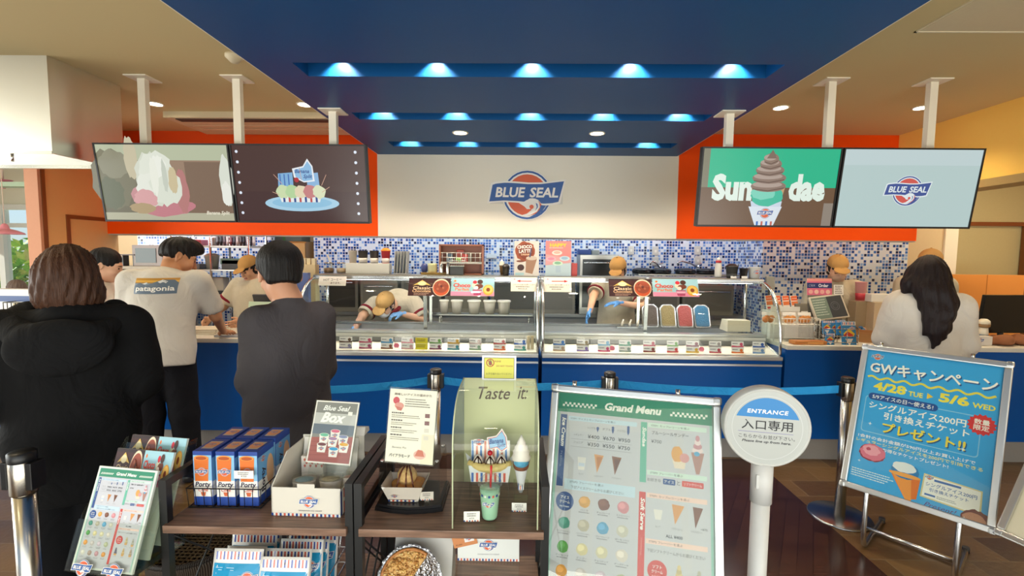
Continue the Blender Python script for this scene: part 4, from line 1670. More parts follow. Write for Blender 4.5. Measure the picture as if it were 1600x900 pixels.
def face_mask(t, info, o, colour='#d9c4b4'):
    hc, B, L, sc = info
    g = Field(0.005, 0.02)
    g.ell(L(0, 0.058, -0.052), np.array((0.062, 0.060, 0.048)) * sc, B)
    g.ell(L(0, 0.09, -0.035), np.array((0.028, 0.030, 0.025)) * sc, B)
    g.half(L(0, 0.03, 0), -B[1], 0.01)
    m = skinned('face_mask', [(*g.mesh(), colour)], 'cloth', t, loc=o)
    for s_ in (-1, 1):
        G('#e6ded6').tube([tuple(L(s_ * .058, .05, -.035) - o), tuple(L(s_ * .076, .02, -.018) - o), tuple(L(s_ * .085, -.02, .012) - o)], 0.0018, 6).build('ear_loop', 'cloth', m)


def stitch(t, name, mat, g, o):
    """a mesh given in world space, as a child of t"""
    g.v = [tuple(Vector(v) - Vector(o)) for v in g.v]
    return g.build(name, mat, t)


SKULL = ((0, -0.014, 0.040), (0.083, 0.103, 0.095))

# --- woman in the black hooded jacket, seen from behind
PW = at(118, 600, 1.72)
t, hi, w, ax_, o = person('person in a black hooded jacket with a brown bob, seen from behind', (PW.x - 0.045, 1.76), R(33), 1.66,
    joints=dict(elR=(.205, .02, 1.11), wrR=(.10, .24, 1.06), elL=(-.25, -.02, 1.11), wrL=(-.13, .22, 1.04), shL=(-.175, 0, 1.345), shR=(.175, 0, 1.345), knL=(-.08, .03, .49), knR=(.08, 0, .49)),
    top='#121213', sleeve=1.92, sleeve_w=0.022, hem=-0.22, loose=0.024, pants='#121214', wide=1.0, legw=1.18, fold=0.008, seed=3, headdir=(0.12, 1, -.05), skin='#e3b595', hsc=1.02)
hair(t, hi, o, [SKULL, ((0, -.035, 0.0), (.098, .088, .10)), ((-.055, -.01, -.055), (.052, .075, .075)), ((.055, -.01, -.055), (.052, .075, .075)), ((0, -.06, -.06), (.085, .05, .07))],
     [((0, .105, -.04), (.056, .07, .10)), ((0, -.03, -.19), (.14, .14, .065))], '#4a2f20', amp=0.0035, freq=90)
g = Field(0.008, 0.03)
nb, (rt, fw, up) = w['neckb'], ax_
g.ell(nb - fw * 0.125 + V3(0, 0, -.10), (0.15, 0.045, 0.10), np.stack([rt, fw, V3(0, 0, 1)]))
for a in np.linspace(-2.2, 2.2, 17):
    g.ell(nb + rt * math.sin(a) * .150 - fw * (math.cos(a) * .125 - .01) + V3(0, 0, -.015 - .055 * math.cos(a)), (.042, .042, .036))
skinned('hood', [(*g.mesh(folds(.006, 1.6, 5)), '#161617')], 'cloth', t, loc=o)
g = G('#b08a4a')
q = w['elL'] - rt * 0.085
g.tube([q + V3(0, -.02, .05), q + V3(.02, -.03, -.06), q + V3(.05, -.03, -.13)], 0.004)
stitch(t, 'bag_chain', 'metal', g, o)

# --- man in the white T-shirt bending over the counter
PM = at(262, 600, 3.18)
t, hi, w, ax_, o = person('person in a white T-shirt with a mountain print, leaning on the counter', (PM.x - 0.02, 3.20), R(15), 1.76,
    joints=dict(pelvis=(0, -.06, .98), waist=(0, -.03, 1.13), chest=(.0, .01, 1.32), neckb=(.02, .07, 1.49), head=(.04, .17, 1.605), shL=(-.195, .02, 1.43), shR=(.195, .05, 1.43), elR=(.27, .15, 1.17), wrR=(.22, .46, 1.005),
                elL=(-.25, .06, 1.16), wrL=(-.18, .30, 1.02), hiL=(-.09, -.06, .95), hiR=(.09, -.06, .95), knR=(.11, -.02, .5), knL=(-.10, -.03, .5), anL=(-.11, -.06, .085), anR=(.12, .0, .085)),
    top='#cfc9c0', sleeve=0.74, sleeve_w=0.022, hem=-0.12, loose=0.03, pants='#15151a', wide=1.08, legw=1.25, fold=0.007, seed=8, headdir=(.85, .45, -.42), headup=(.15, .2, .95), skin='#c98f68', hands=dict(R=((.1, .95, -.12), (0, -.1, -1), .3)), hsc=1.04)
hair(t, hi, o, [SKULL, ((0, .03, .095), (.078, .085, .05)), ((0, .075, .085), (.06, .045, .03)), ((0, -.06, .02), (.074, .06, .075))], [((0, .135, -.03), (.085, .075, .095)), ((0, -.06, -.10), (.15, .12, .075)), ((.085, .02, -.03), (.03, .045, .05)), ((-.085, .02, -.03), (.03, .045, .05))],
     '#1b1513', amp=0.003, freq=60)
PATCH = (t, w, ax_, o)
# striped sandals' straps
for k, s_ in enumerate('LR'):
    g = G('#e8e4da')
    for d in (0.03, 0.06, 0.09):
        a = w['an' + s_] + ax_[1] * d + V3(0, 0, -.035)
        g.tube([a - ax_[0] * .042 + V3(0, 0, -.02), a - ax_[0] * .025 + V3(0, 0, .012), a + ax_[0] * .025 + V3(0, 0, .012), a + ax_[0] * .042 + V3(0, 0, -.02)], 0.005, 8)
    stitch(t, 'shoe_stripe', 'cloth', g, o)

# --- man in charcoal
PG = at(438, 560, 2.1)
t, hi, w, ax_, o = person('person in a charcoal long sleeved top looking down at a phone, seen from behind', (PG.x + 0.03, 2.12), R(50), 1.635,
    joints=dict(shL=(-.132, .0, 1.335), shR=(.138, -.0, 1.335), elL=(-.150, .04, 1.09), wrL=(-.05, .31, 1.19), elR=(.178, .02, 1.08), wrR=(.03, .24, 1.13), head=(-.01, .05, 1.545), neckb=(0, -.01, 1.415), knL=(-.08, .05, .5)),
    top='#4a4648', sleeve=1.85, sleeve_w=0.012, hem=-0.20, loose=0.018, pants='#2b2b30', wide=.98, legw=1.02, fold=0.009, seed=12, headdir=(.22, .95, -.26), hsc=1.14, skin='#d39b7a', hands=dict(L=((.2, .85, .35), (.8, -.2, .4), .6), R=((-.5, .8, .2), (-.6, -.1, .7), .5)))
hair(t, hi, o, [SKULL, ((0, -.03, .045), (.089, .098, .092)), ((0, -.07, -.015), (.072, .045, .065))], [((0, .135, -.03), (.09, .085, .10)), ((0, -.06, -.125), (.15, .14, .075)), ((.09, .01, -.045), (.034, .055, .07)), ((-.09, .01, -.045), (.034, .055, .07))],
     '#15110f', amp=0.0012, freq=150)
ph = (w['wrL'] + w['wrR']) / 2 + ax_[1] * .13 + V3(0, 0, .03)
t = thing('phone', 'black phone held by the man in charcoal', 'phone', tuple(ph), (R(-35), 0, R(18)))
G('#101013').box((0, 0, 0), (.072, .009, .150), None, .004).build('case', 'gloss', t)
G('#3a4048').bb(-.032, .032, -.0055, -.0046, -.068, .068).build('display', 'gloss', t)

# --- young woman with black hair between the first two customers
PB = at(158, 440, 3.4)
t, hi, w, ax_, o = person('person with black tied hair and a white blouse, in profile behind the black hood', (PB.x - .02, 3.38), R(-62), 1.66, top='#ece6dc', sleeve=.8, sleeve_w=.02, pants='#8a8478', skin='#e2b294', headdir=(.0, 1, -.28), seed=21,
    joints=dict(head=(0, .06, 1.56 * .985)), res=.01)
hair(t, hi, o, [SKULL, ((0, -.05, .0), (.078, .07, .085)), ((0, -.12, -.03), (.035, .045, .06))], [((0, .135, -.035), (.095, .085, .105)), ((.085, .025, -.05), (.03, .05, .06)), ((-.085, .025, -.05), (.03, .05, .06)), ((0, 0, -.16), (.14, .16, .07))], '#151214', amp=.0015)

# --- long haired woman in white
PL = at(1452, 540, 3.1)
t, hi, w, ax_, o = person('person in a loose white blouse with long dark wavy hair, seen from behind', (PL.x + .01, 3.15), R(-26), 1.66, top='#d2c9bd', sleeve=1.9, sleeve_w=.03, hem=-.1, loose=.016, pants='#3a3a40', seed=31, fold=.010, wide=1.03, headdir=(.05, 1, -.18),
    joints=dict(elL=(-.20, .03, 1.09), wrL=(-.12, .24, 1.02), elR=(.20, .03, 1.09), wrR=(.12, .24, 1.02), shL=(-.150, 0, 1.335), shR=(.150, 0, 1.335)), skin='#e2b294')


def tress(g):
    L = hi[2]
    for k_, pts in enumerate(([(0, -.075, .02), (.0, -.115, -.14), (.015, -.125, -.28), (.005, -.13, -.40), (.035, -.125, -.47)], [(.035, -.07, 0), (.055, -.11, -.15), (.07, -.125, -.27), (.045, -.125, -.36), (.075, -.12, -.43)],
                              [(-.04, -.07, 0), (-.045, -.11, -.12), (-.02, -.125, -.24), (-.015, -.13, -.34), (-.045, -.12, -.42)], [(-.07, -.03, 0), (-.10, -.06, -.08), (-.15, -.06, -.15)], [(.05, -.05, -.05), (.075, -.1, -.2), (.045, -.125, -.36), (.01, -.12, -.5)])):
        rs = [.058, .052, .042, .03, .012]
        for i in range(len(pts) - 1):
            g.cap(L(*pts[i]), L(*pts[i + 1]), rs[i], rs[min(i + 1, 4)] if i < len(pts) - 2 else .008, None, .03)


hair(t, hi, o, [SKULL, ((0, -.03, .01), (.098, .092, .105)), ((0, -.05, -.07), (.088, .07, .07))], [((0, .12, -.05), (.06, .085, .12))], '#1d1213', amp=.003, freq=80, extra=tress)

# --- staff
UNI, CAPC = '#bfb29a', '#bd9056'
RED = '#7d1f2a'


def staff(label, loc, yaw, h, hd, seed, mask=None, hu=(0, 0, 1), **kw):
    t, hi, w, a, o = person(label, loc, yaw, h, top=UNI, sleeve=.72, sleeve_w=.022, cuff=RED, collar=RED, pants='#2a2622', skin='#d9a684', headdir=hd, headup=hu, seed=seed, res=.0095, group=None, **kw)
    hair(t, hi, o, [((0, -.02, .035), (.082, .098, .09)), ((-.044, -.02, -.025), (.036, .05, .05)), ((.044, -.02, -.025), (.036, .05, .05)), ((0, .07, .035), (.06, .035, .03))], [((0, .125, -.045), (.066, .075, .075)), ((0, -.02, .13), (.14, .15, .06))], '#1c1512', amp=.002)
    cap_hat(t, hi, o, CAPC)
    if mask:
        face_mask(t, hi, o, mask)
    return t, hi, w, a, o


# cashier behind the register on the kitchen side, looking down
q = at(380, 440, 4.5)
staff('person in a tan cap and short sleeved uniform, serving half hidden behind the charcoal sweater', (q.x + .02, 4.62), R(165), 1.60, (.12, .9, -.5), 41, joints=dict(elR=(.30, .06, 1.10), wrR=(.26, .26, 1.0), elL=(-.25, .05, 1.06), wrL=(-.16, .28, 1.0)))
# scooper leaning into the gelato case
q = at(604, 470, 4.42)
st = staff('person in a cap and white mask leaning down into the gelato case', (q.x + .02, 4.98), R(180), 1.62, (.35, .8, -.75), 42, glove='#7aa6d2', mask='#e6e2e0', hu=(0, .6, .75),
           joints=dict(pelvis=(0, 0, .93), waist=(0, .07, 1.06), chest=(-.02, .27, 1.12), neckb=(.0, .43, 1.135), head=(.03, .56, 1.155), shL=(-.19, .36, 1.14), shR=(.19, .36, 1.13), elR=(.27, .50, 1.04), wrR=(.31, .66, .92), elL=(-.31, .44, 1.00), wrL=(-.13, .56, 1.07)),
           hands=dict(L=((.85, .4, -.1), (0, -.2, -1), .7), R=((.0, .5, -.8), (-1, 0, 0), .5)))
# scooper at the second case, reaching with blue gloves
q = at(975, 410, 4.5)
staff('person in a tan cap and mask behind the brown parfait banner, reaching with blue gloves', (q.x + .02, 4.92), R(176), 1.63, (.30, .85, -.5), 43, mask='#d8ccc0', glove='#5f93c8',
      joints=dict(chest=(0, .06, 1.24), neckb=(0, .15, 1.39), head=(.02, .24, 1.50), shL=(-.18, .10, 1.34), shR=(.18, .10, 1.34), elR=(.26, .28, 1.24), wrR=(.31, .44, 1.10), elL=(-.24, .30, 1.14), wrL=(.02, .42, 1.19)),
      hands=dict(L=((.95, .2, -.05), (0, 0, -1), .3), R=((.35, .5, -.8), (-.9, .2, -.2), .35)))
# till person
q = at(1307, 410, 4.45)
staff('person in a tan cap, mask and beige uniform standing behind the till', (q.x + .03, 4.5), R(168), 1.66, (.05, .9, -.42), 44, mask='#c9a48c', glove='#3f7ab0',
      joints=dict(elL=(-.24, .06, 1.04), wrL=(-.14, .26, .99), elR=(.24, .05, 1.04), wrR=(.12, .28, .98)))
# cashier hidden behind the long haired customer
q = at(1447, 400, 4.2)
staff('person in a tan cap hidden behind the long haired customer', (q.x + .12, 4.32), R(178), 1.72, (.55, .8, -.1), 45, mask='#d0b8a0')

# diner far off in the dining room
q = at(26, 430, 4.9)
t, hi, w, ax_, o = person('person in dark clothes sitting far off by the dining room window', (q.x, 4.9, -.30), R(60), 1.62, top='#2a2a30', sleeve=1.8, pants='#33333a', skin='#d9a684', res=.012, seed=51,
    joints=dict(knL=(-.1, .42, .80), anL=(-.1, .40, .385), knR=(.1, .42, .80), anR=(.1, .40, .385), hiL=(-.09, 0, .84), hiR=(.09, 0, .84), pelvis=(0, 0, .88)))
hair(t, hi, o, [SKULL, ((0, -.04, 0), (.085, .08, .09))], [((0, .13, -.03), (.09, .085, .1)), ((0, 0, -.15), (.14, .16, .08))], '#6a5a50', amp=.002)
t = thing('stool', 'dark seat under the person by the dining room window', 'stool', (q.x, 4.9, 0))
G('#6a4a30').lathe([(0.0, .42), (.17, .42), (.18, .45), (.17, .475), (0, .48)]).build('seat', 'satin', t)
for a in range(4):
    G('#3a3a3c').cyl((.13 * math.cos(a * PI / 2 + .8), .13 * math.sin(a * PI / 2 + .8), .42), (.18 * math.cos(a * PI / 2 + .8), .18 * math.sin(a * PI / 2 + .8), 0), .012).build('leg', 'satin', t)

# mountain print on the back of the white T-shirt: laid on the cloth
t, w, (rt, fw, up), o = PATCH
pr = Pr(0.00025)
W_, H_ = .245, .105
pr.rect(-W_ / 2, -H_ / 2, W_ / 2, H_ / 2, '#5c6a78')
pr.rect(-W_ / 2, H_ * .18, W_ / 2, H_ / 2, '#b9842e')
pr.rect(-W_ / 2, H_ * .24, W_ / 2, H_ * .36, '#d9a848')
pr.rect(-W_ / 2, -H_ / 2, W_ / 2, H_ * .16, '#7d92a6')
pr.poly([(-W_ / 2, 0), (-.09, .022), (-.05, .004), (-.01, .02), (.04, .042), (.07, .03), (.10, .04), (W_ / 2, .02), (W_ / 2, -H_ / 2), (-W_ / 2, -H_ / 2)], '#5d6f83')
pr.poly([(.015, .028), (.04, .042), (.055, .036), (.07, .03), (.06, .018), (.045, .026), (.03, .018)], '#dfe2e4')
pr.poly([(-.075, .014), (-.05, .024), (-.04, .02), (-.055, .010)], '#d6dade')
pr.text('patagonia', 0, -.022, w=.22, h=.042, col='#f2f0ea', bold=.02)
ctr = w['chest'] * .62 + w['neckb'] * .38 + V3(0, 0, .03)
m = frame_from(ctr - fw * .2, rt, up + fw * .0)
from mathutils.bvhtree import BVHTree
sh = [c for c in COL.objects if c.parent == t and c.name.startswith('shirt')][0]
bv = BVHTree.FromPolygons([tuple(np.array(v.co) + o) for v in sh.data.vertices], [tuple(p.vertices) for p in sh.data.polygons])
# cut the print finely, then drop each point on the shirt
bm = bmesh.new()
ly = bm.faces.layers.int.new('k')
vm = [bm.verts.new(v) for v in pr.v]
fl = []
for f_, c_ in zip(pr.f, pr.c):
    try:
        fc = bm.faces.new([vm[i] for i in f_])
        fl.append((fc, c_))
    except ValueError:
        pass
pal = [c_ for _, c_ in fl]
for i, (fc, _) in enumerate(fl):
    fc[ly] = i
for _ in range(3):
    bmesh.ops.triangulate(bm, faces=[f_ for f_ in bm.faces if len(f_.verts) > 4])
    es = [e for e in bm.edges if e.calc_length() > .02]
    if not es:
        break
    bmesh.ops.subdivide_edges(bm, edges=es, cuts=2, use_grid_fill=True)
g = G()
for f_ in bm.faces:
    vs = []
    for v in f_.verts:
        p = m @ Vector((v.co.x, 0, v.co.z))
        hit = bv.ray_cast(p, Vector(fw), .5)
        q = hit[0] if hit[0] is not None else p + Vector(fw) * .08
        vs.append(q - Vector(fw) * (.0025 - v.co.y))
    g.add(vs, [tuple(range(len(vs)))], False, pal[f_[ly]])
bm.free()
g.v = [tuple(Vector(v) - Vector(o)) for v in g.v]
g.build('back_print', 'print', t, fix=False)

# ------------------------------------------------------------------ things on and in the gelato cases
TOPZ = GT + 0.0125
YT = FY + 0.50          # middle of the case tops


def px2(x, Y, y=430):
    return at(x, y, Y).x


def sheet(name, label, cat, px0, px1, py0, py1, Y, draw, thick=0.002, group=None, lean=0.0, mat='print', z0=None, yaw=0):
    """an upright printed card seen between these picture edges at distance Y; draw(print, w, h) from its lower left corner"""
    a, b = at(px0, py1, Y), at(px1, py1, Y)
    c = at(px0, py0, Y)
    w, h = b.x - a.x, c.z - a.z
    z = a.z if z0 is None else z0
    t = thing(name, label, cat, (a.x + w / 2, Y, z), (R(-lean), 0, yaw), group)
    G('#ece8e0').bb(-w / 2, w / 2, 0, thick, 0, h).build('card', 'paint', t)
    p = Pr(0.0002)
    p.xf = Matrix.Translation((-w / 2, 0, 0))
    draw(p, w, h)
    p.build('printed_face', mat, t, fix=False)
    return t


def d_choco(p, w, h):
    p.rect(0, 0, w, h, '#3d1518')
    p.rect(0, h * .9, w, h, '#2a1012')
    p.ell(w * .78, h * .48, w * .205, h * .50, '#f0d8b8')
    p.ell(w * .78, h * .46, w * .19, h * .44, '#d0552c')
    p.ell(w * .78, h * .54, w * .165, h * .36, '#9c4630')
    for i in range(7):
        blob(p, w * (.70 + .16 * ((i * 37) % 10) / 10), h * (.40 + .3 * ((i * 53) % 10) / 10), w * .03, h * .07, '#6a2820' if i % 2 else '#b8664a', i, 10)
    p.poly([(w * .10, h * .58), (w * .32, h * .90), (w * .54, h * .58), (w * .45, h * .62), (w * .32, h * .64), (w * .18, h * .62)], '#e8c060')
    p.ell(w * .32, h * .70, w * .10, h * .12, '#f2e2b0')
    p.text('Classic', w * .32, h * .45, w=w * .42, h=h * .18, col='#f0d2b0', bold=.02)
    p.text('Chocolate', w * .32, h * .28, w=w * .44, h=h * .16, col='#e8b890', bold=.02)
    p.lines(w * .14, h * .12, w * .38, 2, h * .07, h * .03, '#c8a090', seed=3)


def d_parfait(p, w, h):
    p.rect(0, 0, w, h, '#9fcbd6')
    p.rect(0, 0, w, h * .24, '#f08fb0')
    p.ell(w * .09, h * .84, w * .03, h * .06, '#e87838', 10)
    p.text('Choco', w * .25, h * .60, w=w * .40, h=h * .25, col='#e2452f', bold=.04)
    p.text('Parfait', w * .26, h * .37, w=w * .33, h=h * .16, col='#ef7a50', bold=.03)
    p.poly([(w * .50, h * .36), (w * .72, h * .36), (w * .69, h * .04), (w * .53, h * .04)], '#b8446c')
    p.poly([(w * .51, h * .30), (w * .71, h * .30), (w * .70, h * .18), (w * .52, h * .18)], '#efb0c8')
    for x, z, r, c in ((.55, .60, .07, '#e8e4c8'), (.62, .52, .075, '#8a4a34'), (.68, .56, .06, '#7a3a2a'), (.55, .78, .05, '#d02838'), (.67, .80, .065, '#4a2a22'), (.58, .46, .05, '#f2e8e0')):
        p.ell(w * x, h * z, w * r, h * r * 2.0, c, 16)
    p.ell(w * .86, h * .34, w * .125, h * .30, '#f0a83c')
    p.ell(w * .86, h * .37, w * .10, h * .23, '#f7c868')
    p.ell(w * .86, h * .36, w * .045, h * .11, '#8a3c20')


YB = FY + 0.215
for i, (x0, x1, y0, y1, d, lab) in enumerate(((637, 703, 433, 462, d_choco, 'dark brown chocolate parfait banner leaning on the first gelato case'), (704, 772, 433, 462, d_parfait, 'pale blue and pink parfait banner leaning on the first gelato case'),
                                              (952, 1020, 434, 463, d_choco, 'dark brown chocolate parfait banner on the second case, under the masked scooper'), (1021, 1093, 434, 463, d_parfait, 'pale blue and pink parfait banner on the second case, beside the coloured tubs'))):
    sheet('dessert_banner', lab, 'banner', x0, x1, y0, y1, YB, d, 0.003, 'banners on the case tops', 22)


def d_arrow(left):
    def f(p, w, h):
        p.rect(0, 0, w, h, '#efe2d4')
        p.logo(w * .14, h * .86, w * .10, True)
        a, b = (w * .28, w * .80)
        p.rect(a, h * .70, b, h * .755, '#b8202c')
        if left:
            p.poly([(w * .22, h * .727), (w * .36, h * .82), (w * .36, h * .635)], '#b8202c')
        else:
            p.poly([(w * .88, h * .727), (w * .74, h * .82), (w * .74, h * .635)], '#b8202c')
        p.text('こちらから並びお願いします', w * .5, h * .48, w=w * .84, col='#2a2422')
        p.lines(w * .2, h * .30, w * .6, 1, .01, h * .05, '#4a4442', seed=5)
        p.lines(w * .28, h * .16, w * .44, 1, .01, h * .05, '#4a4442', seed=6)
    return f


sheet('queue_sign', 'cream card with a red arrow pointing to the order counter, under the chocolate drink poster', 'sign', 798, 839, 432, 455, FY + 0.225, d_arrow(True), .003, 'red arrow cards', 20)
sheet('queue_sign', 'cream card with a red arrow pointing to the till counter, under the pink poster', 'sign', 850, 893, 432, 456, FY + 0.225, d_arrow(False), .003, 'red arrow cards', 20)


def d_latte(p, w, h):
    p.rect(0, 0, w, h, '#e9e0d6')
    blob(p, w * .45, h * .70, w * .40, h * .28, '#a8502c', 4, 26, .08)
    blob(p, w * .45, h * .70, w * .30, h * .22, '#8a3c20', 6, 22, .1)
    p.text('CHOCO', w * .42, h * .83, w=w * .60, h=h * .10, col='#fbf4ea', bold=.05, rot=.06)
    p.text('LATTE', w * .44, h * .71, w=w * .50, h=h * .10, col='#fbf4ea', bold=.05, rot=.06)
    p.text('DRINK', w * .46, h * .61, w=w * .36, h=h * .05, col='#f0c8a0', bold=.04)
    p.poly([(w * .48, h * .52), (w * .92, h * .50), (w * .74, h * .06), (w * .46, h * .10)], '#b08468')
    p.ell(w * .70, h * .51, w * .22, h * .06, '#dcc8b4')
    p.poly([(w * .60, h * .54), (w * .66, h * .80), (w * .71, h * .79), (w * .66, h * .53)], '#57506c')
    p.ell(w * .27, h * .24, w * .14, h * .09, '#4a2a22')
    p.ell(w * .25, h * .42, w * .16, h * .03, '#8a5036')
    p.rect(w * .05, h * .02, w * .4, h * .09, '#b8d8dc')


def d_pink(p, w, h):
    p.rect(0, 0, w, h, '#ee8f8c')
    p.rect(0, 0, w, h * .42, '#c6d8de')
    p.poly([(0, h * .62), (w, h * .50), (w, h * .38), (0, h * .30)], '#e8a8a8')
    p.text('HAPPY', w * .5, h * .88, w=w * .66, h=h * .10, col='#f0d040', bold=.05)
    p.lines(w * .15, h * .79, w * .7, 1, .01, h * .02, '#f7d8d0', seed=2)
    for x, z, c, c2 in ((.45, .66, '#f6e6dc', '#e8b8a8'), (.22, .48, '#f2b8c4', '#e890a8'), (.75, .50, '#cfe0ea', '#9fc0d8'), (.48, .36, '#dff0dc', '#8cc09c')):
        p.ell(w * x, h * z, w * .2, h * .07, c)
        p.ell(w * x, h * (z + .01), w * .13, h * .04, c2)
    p.rect(w * .4, h * .1, w * .6, h * .3, '#b8ccd8')


sheet('drink_poster', 'tall poster of an iced chocolate drink standing on the first gelato case', 'poster', 803, 842, 376, 431, FY + .42, d_latte, .004, None, 4)
sheet('dessert_poster', 'tall pink poster of ice cream bowls standing on the second gelato case', 'poster', 852, 892, 376, 431, FY + .42, d_pink, .004, None, 4)
def d_hot(p, w, h):
    p.rect(0, 0, w, h, '#e6ded8')
    p.text('HOT コーヒー', w * .5, h * .66, w=w * .66, h=h * .26, col='#1a1614', bold=.02, rot=.04)
    p.text('あります。', w * .62, h * .28, w=w * .36, h=h * .22, col='#1a1614', bold=.02)


sheet('paper_notice', 'small white handwritten coffee notice taped to the end of the gelato case', 'notice', 497, 540, 431, 446, FY + .25, d_hot, .002, None, 20)


def cup_thing(name, label, cat, px0, px1, py0, py1, Y, col, band=None, lid=None, group=None, emblem=None, z0=TOPZ, taper=.78):
    a, b, c = at(px0, py1, Y), at(px1, py1, Y), at(px0, py0, Y)
    r, h = (b.x - a.x) / 2, c.z - a.z
    t = thing(name, label, cat, ((a.x + b.x) / 2, Y, z0), 0, group)
    G(col).lathe([(r * taper, 0), (r, h), (r * 1.06, h + .003), (r * .92, h + .004), (r * .9, h * .95), (0, h * .9)], n=24).build('body', 'satin', t)
    if band:
        G(band).lathe([(r * (taper + (1 - taper) * .05) + .001, h * .05), (r * (taper + (1 - taper) * .42) + .001, h * .42)], n=24).build('paper_band', 'print', t)
    if lid:
        G(lid).lathe([(r * 1.08, h), (r * 1.1, h + .006), (r * .95, h + .012), (r * .5, h + .03), (0, h + .032)], n=24).build('lid', 'satin', t)
    if emblem:
        pr = Pr(.0003)
        pr.xf = Matrix.Translation((0, -r * .93, 0))
        pr.logo(0, h * .6, r * 1.2, True)
        pr.build('emblem', 'print', t, fix=False)
    return t


# sample cups on a white riser
a, b = at(543, 428, YT + .1), at(610, 428, YT + .1)
rz = at(560, 411, YT + .1).z
t = thing('display_riser', 'long white display box on the gelato case carrying four sample cups', 'display box', ((a.x + b.x) / 2, YT + .1, TOPZ))
G('#e9e4d8').bb(-(b.x - a.x) / 2, (b.x - a.x) / 2, -.045, .045, 0, rz - TOPZ, .003).build('box', 'paint', t)
for x0, x1, c, bd, lab in ((545, 558, '#e2d2bc', None, 'cream sample paper cup at the jar end of the white riser'), (560, 575, '#2e2a2a', '#e8e0d6', 'short black sample cup on the white riser'), (578, 592, '#2a2626', '#e6ded2', 'taller black sample cup on the white riser'), (596, 610, '#c8343c', '#e8d8d0', 'red sample cup with an orange top on the white riser')):
    cup_thing('sample_cup', lab, 'cup', x0, x1, 391, 410, YT + .1, c, bd, '#ee8a28' if c == '#c8343c' else None, 'sample cups on the white riser', None, rz)
for x0, x1, lab, st in ((506, 522, 'glass jar of brown toppings at the very end of the case top', '#7a5a3c'), (526, 541, 'glass jar of pale toppings beside the white riser', '#c8a888')):
    p = at((x0 + x1) / 2, 427, YT + .1)
    r = (px2(x1, YT) - px2(x0, YT)) / 2
    t = thing('topping_jar', lab, 'jar', (p.x, YT + .1, TOPZ), 0, 'topping jars')
    G().lathe([(r * .9, 0), (r, .01), (r, .065), (r * .75, .08), (r * .75, .09)]).build('jar', 'glass', t)
    G(st).lathe([(r * .8, .003), (r * .9, .012), (r * .9, .045), (0, .052)]).build('toppings', 'food', t)
    G('#c8c4bc').lathe([(r * .8, .088), (r * .82, .1), (0, .102)]).build('lid', 'metal', t)
t = thing('wooden_spatula', 'pale spatula standing between the topping jars', 'utensil', (px2(524.5, YT + .18), YT + .13, TOPZ))
G('#ded4c0').tube([(0, 0, 0), (-.03, 0, .1), (-.055, 0, .17)], [.004, .005, .007]).build('handle', 'satin', t)
# lids, tongs, bag, tray
t = thing('lid_stand', 'rack of upright grey lids beside the white riser', 'lid rack', ((px2(613, YT) + px2(636, YT)) / 2, YT + .08, TOPZ))
for i in range(5):
    G(('#b9b6ae', '#a6a49c')[i % 2]).box((-.055 + i * .027, 0, .105), (.008, .10, .21), (0, R(4), 0), .004).build('lid', 'satin', t)
G('#c8c6c0').bb(-.068, .068, -.055, .055, 0, .006).build('base', 'brushed', t)
tx = px2(679, YT)
t = thing('wooden_tray', 'small wooden tray on the case top beside the cubby', 'tray', (tx, YT + .05, TOPZ))
G('#b08a3c').bb(-.125, .125, -.06, .06, 0, .012, .003).bb(-.125, .125, -.06, -.052, .012, .02).build('tray', 'satin', t)
t = thing('paper_bag', 'pale green crumpled paper bag on the wooden tray', 'bag', (px2(674, YT), YT + .06, TOPZ + .0122))
G('#cfcfa0').lathe([(.04, 0), (.046, .03), (.042, .07), (.047, .088), (.03, .083)], n=9, sy=.7).build('bag', 'cloth', t)
one(G('#33407a').lathe([(.018, 0), (.03, .03), (.032, .06), (.02, .085), (0, .09)], n=16), 'sugar_pot', 'satin', 'dark blue pot at the end of the wooden tray', 'pot', (px2(661, YT), YT + .06, TOPZ + .0122))
for x, h_, lab in ((689, .085, 'short steel shaker on the wooden tray'), (699, .11, 'taller steel shaker in front of the cubby')):
    one(G('#d2d0ca').lathe([(.016, 0), (.017, .01), (.017, h_ - .01), (.012, h_), (0, h_ + .003)], n=18), 'steel_shaker', 'metal', lab, 'shaker', (px2(x, YT - .06), YT - .03, TOPZ + (.0122 if x == 689 else 0)), 0, 'steel shakers')
# wooden cubby
YC = FY + .60
ca, cb, ct = px2(688, YC), px2(756, YC), at(720, 382, YC).z
w, h = cb - ca, ct - TOPZ
t = thing('cubby_box', 'small wooden cubby on the case top holding packets behind a wire front', 'cubby', ((ca + cb) / 2, YC, TOPZ))
G('#a8684c').bb(-w / 2, -w / 2 + .014, -.07, .07, 0, h).bb(w / 2 - .014, w / 2, -.07, .07, 0, h).bb(-w / 2, w / 2, -.07, .07, h - .014, h).bb(-w / 2, w / 2, -.07, .07, 0, .012).bb(-w / 2, w / 2, .062, .07, 0, h).build('case', 'satin', t)
G('#e8e0d4').bb(-w / 2 + .014, w / 2 - .014, -.065, .06, h * .36, h * .36 + .012).build('shelf', 'paint', t)
g = G('#e0dcd0')
for i in range(9):
    X = -w / 2 + .03 + (w - .06) * i / 8
    g.cyl((X, -.066, h * .40), (X, -.066, h * .72), .002, n=6)
for z in (.42, .57, .72):
    g.cyl((-w / 2 + .016, -.066, h * z), (w / 2 - .016, -.066, h * z), .002, n=6)
g.build('wire_front', 'paint', t)
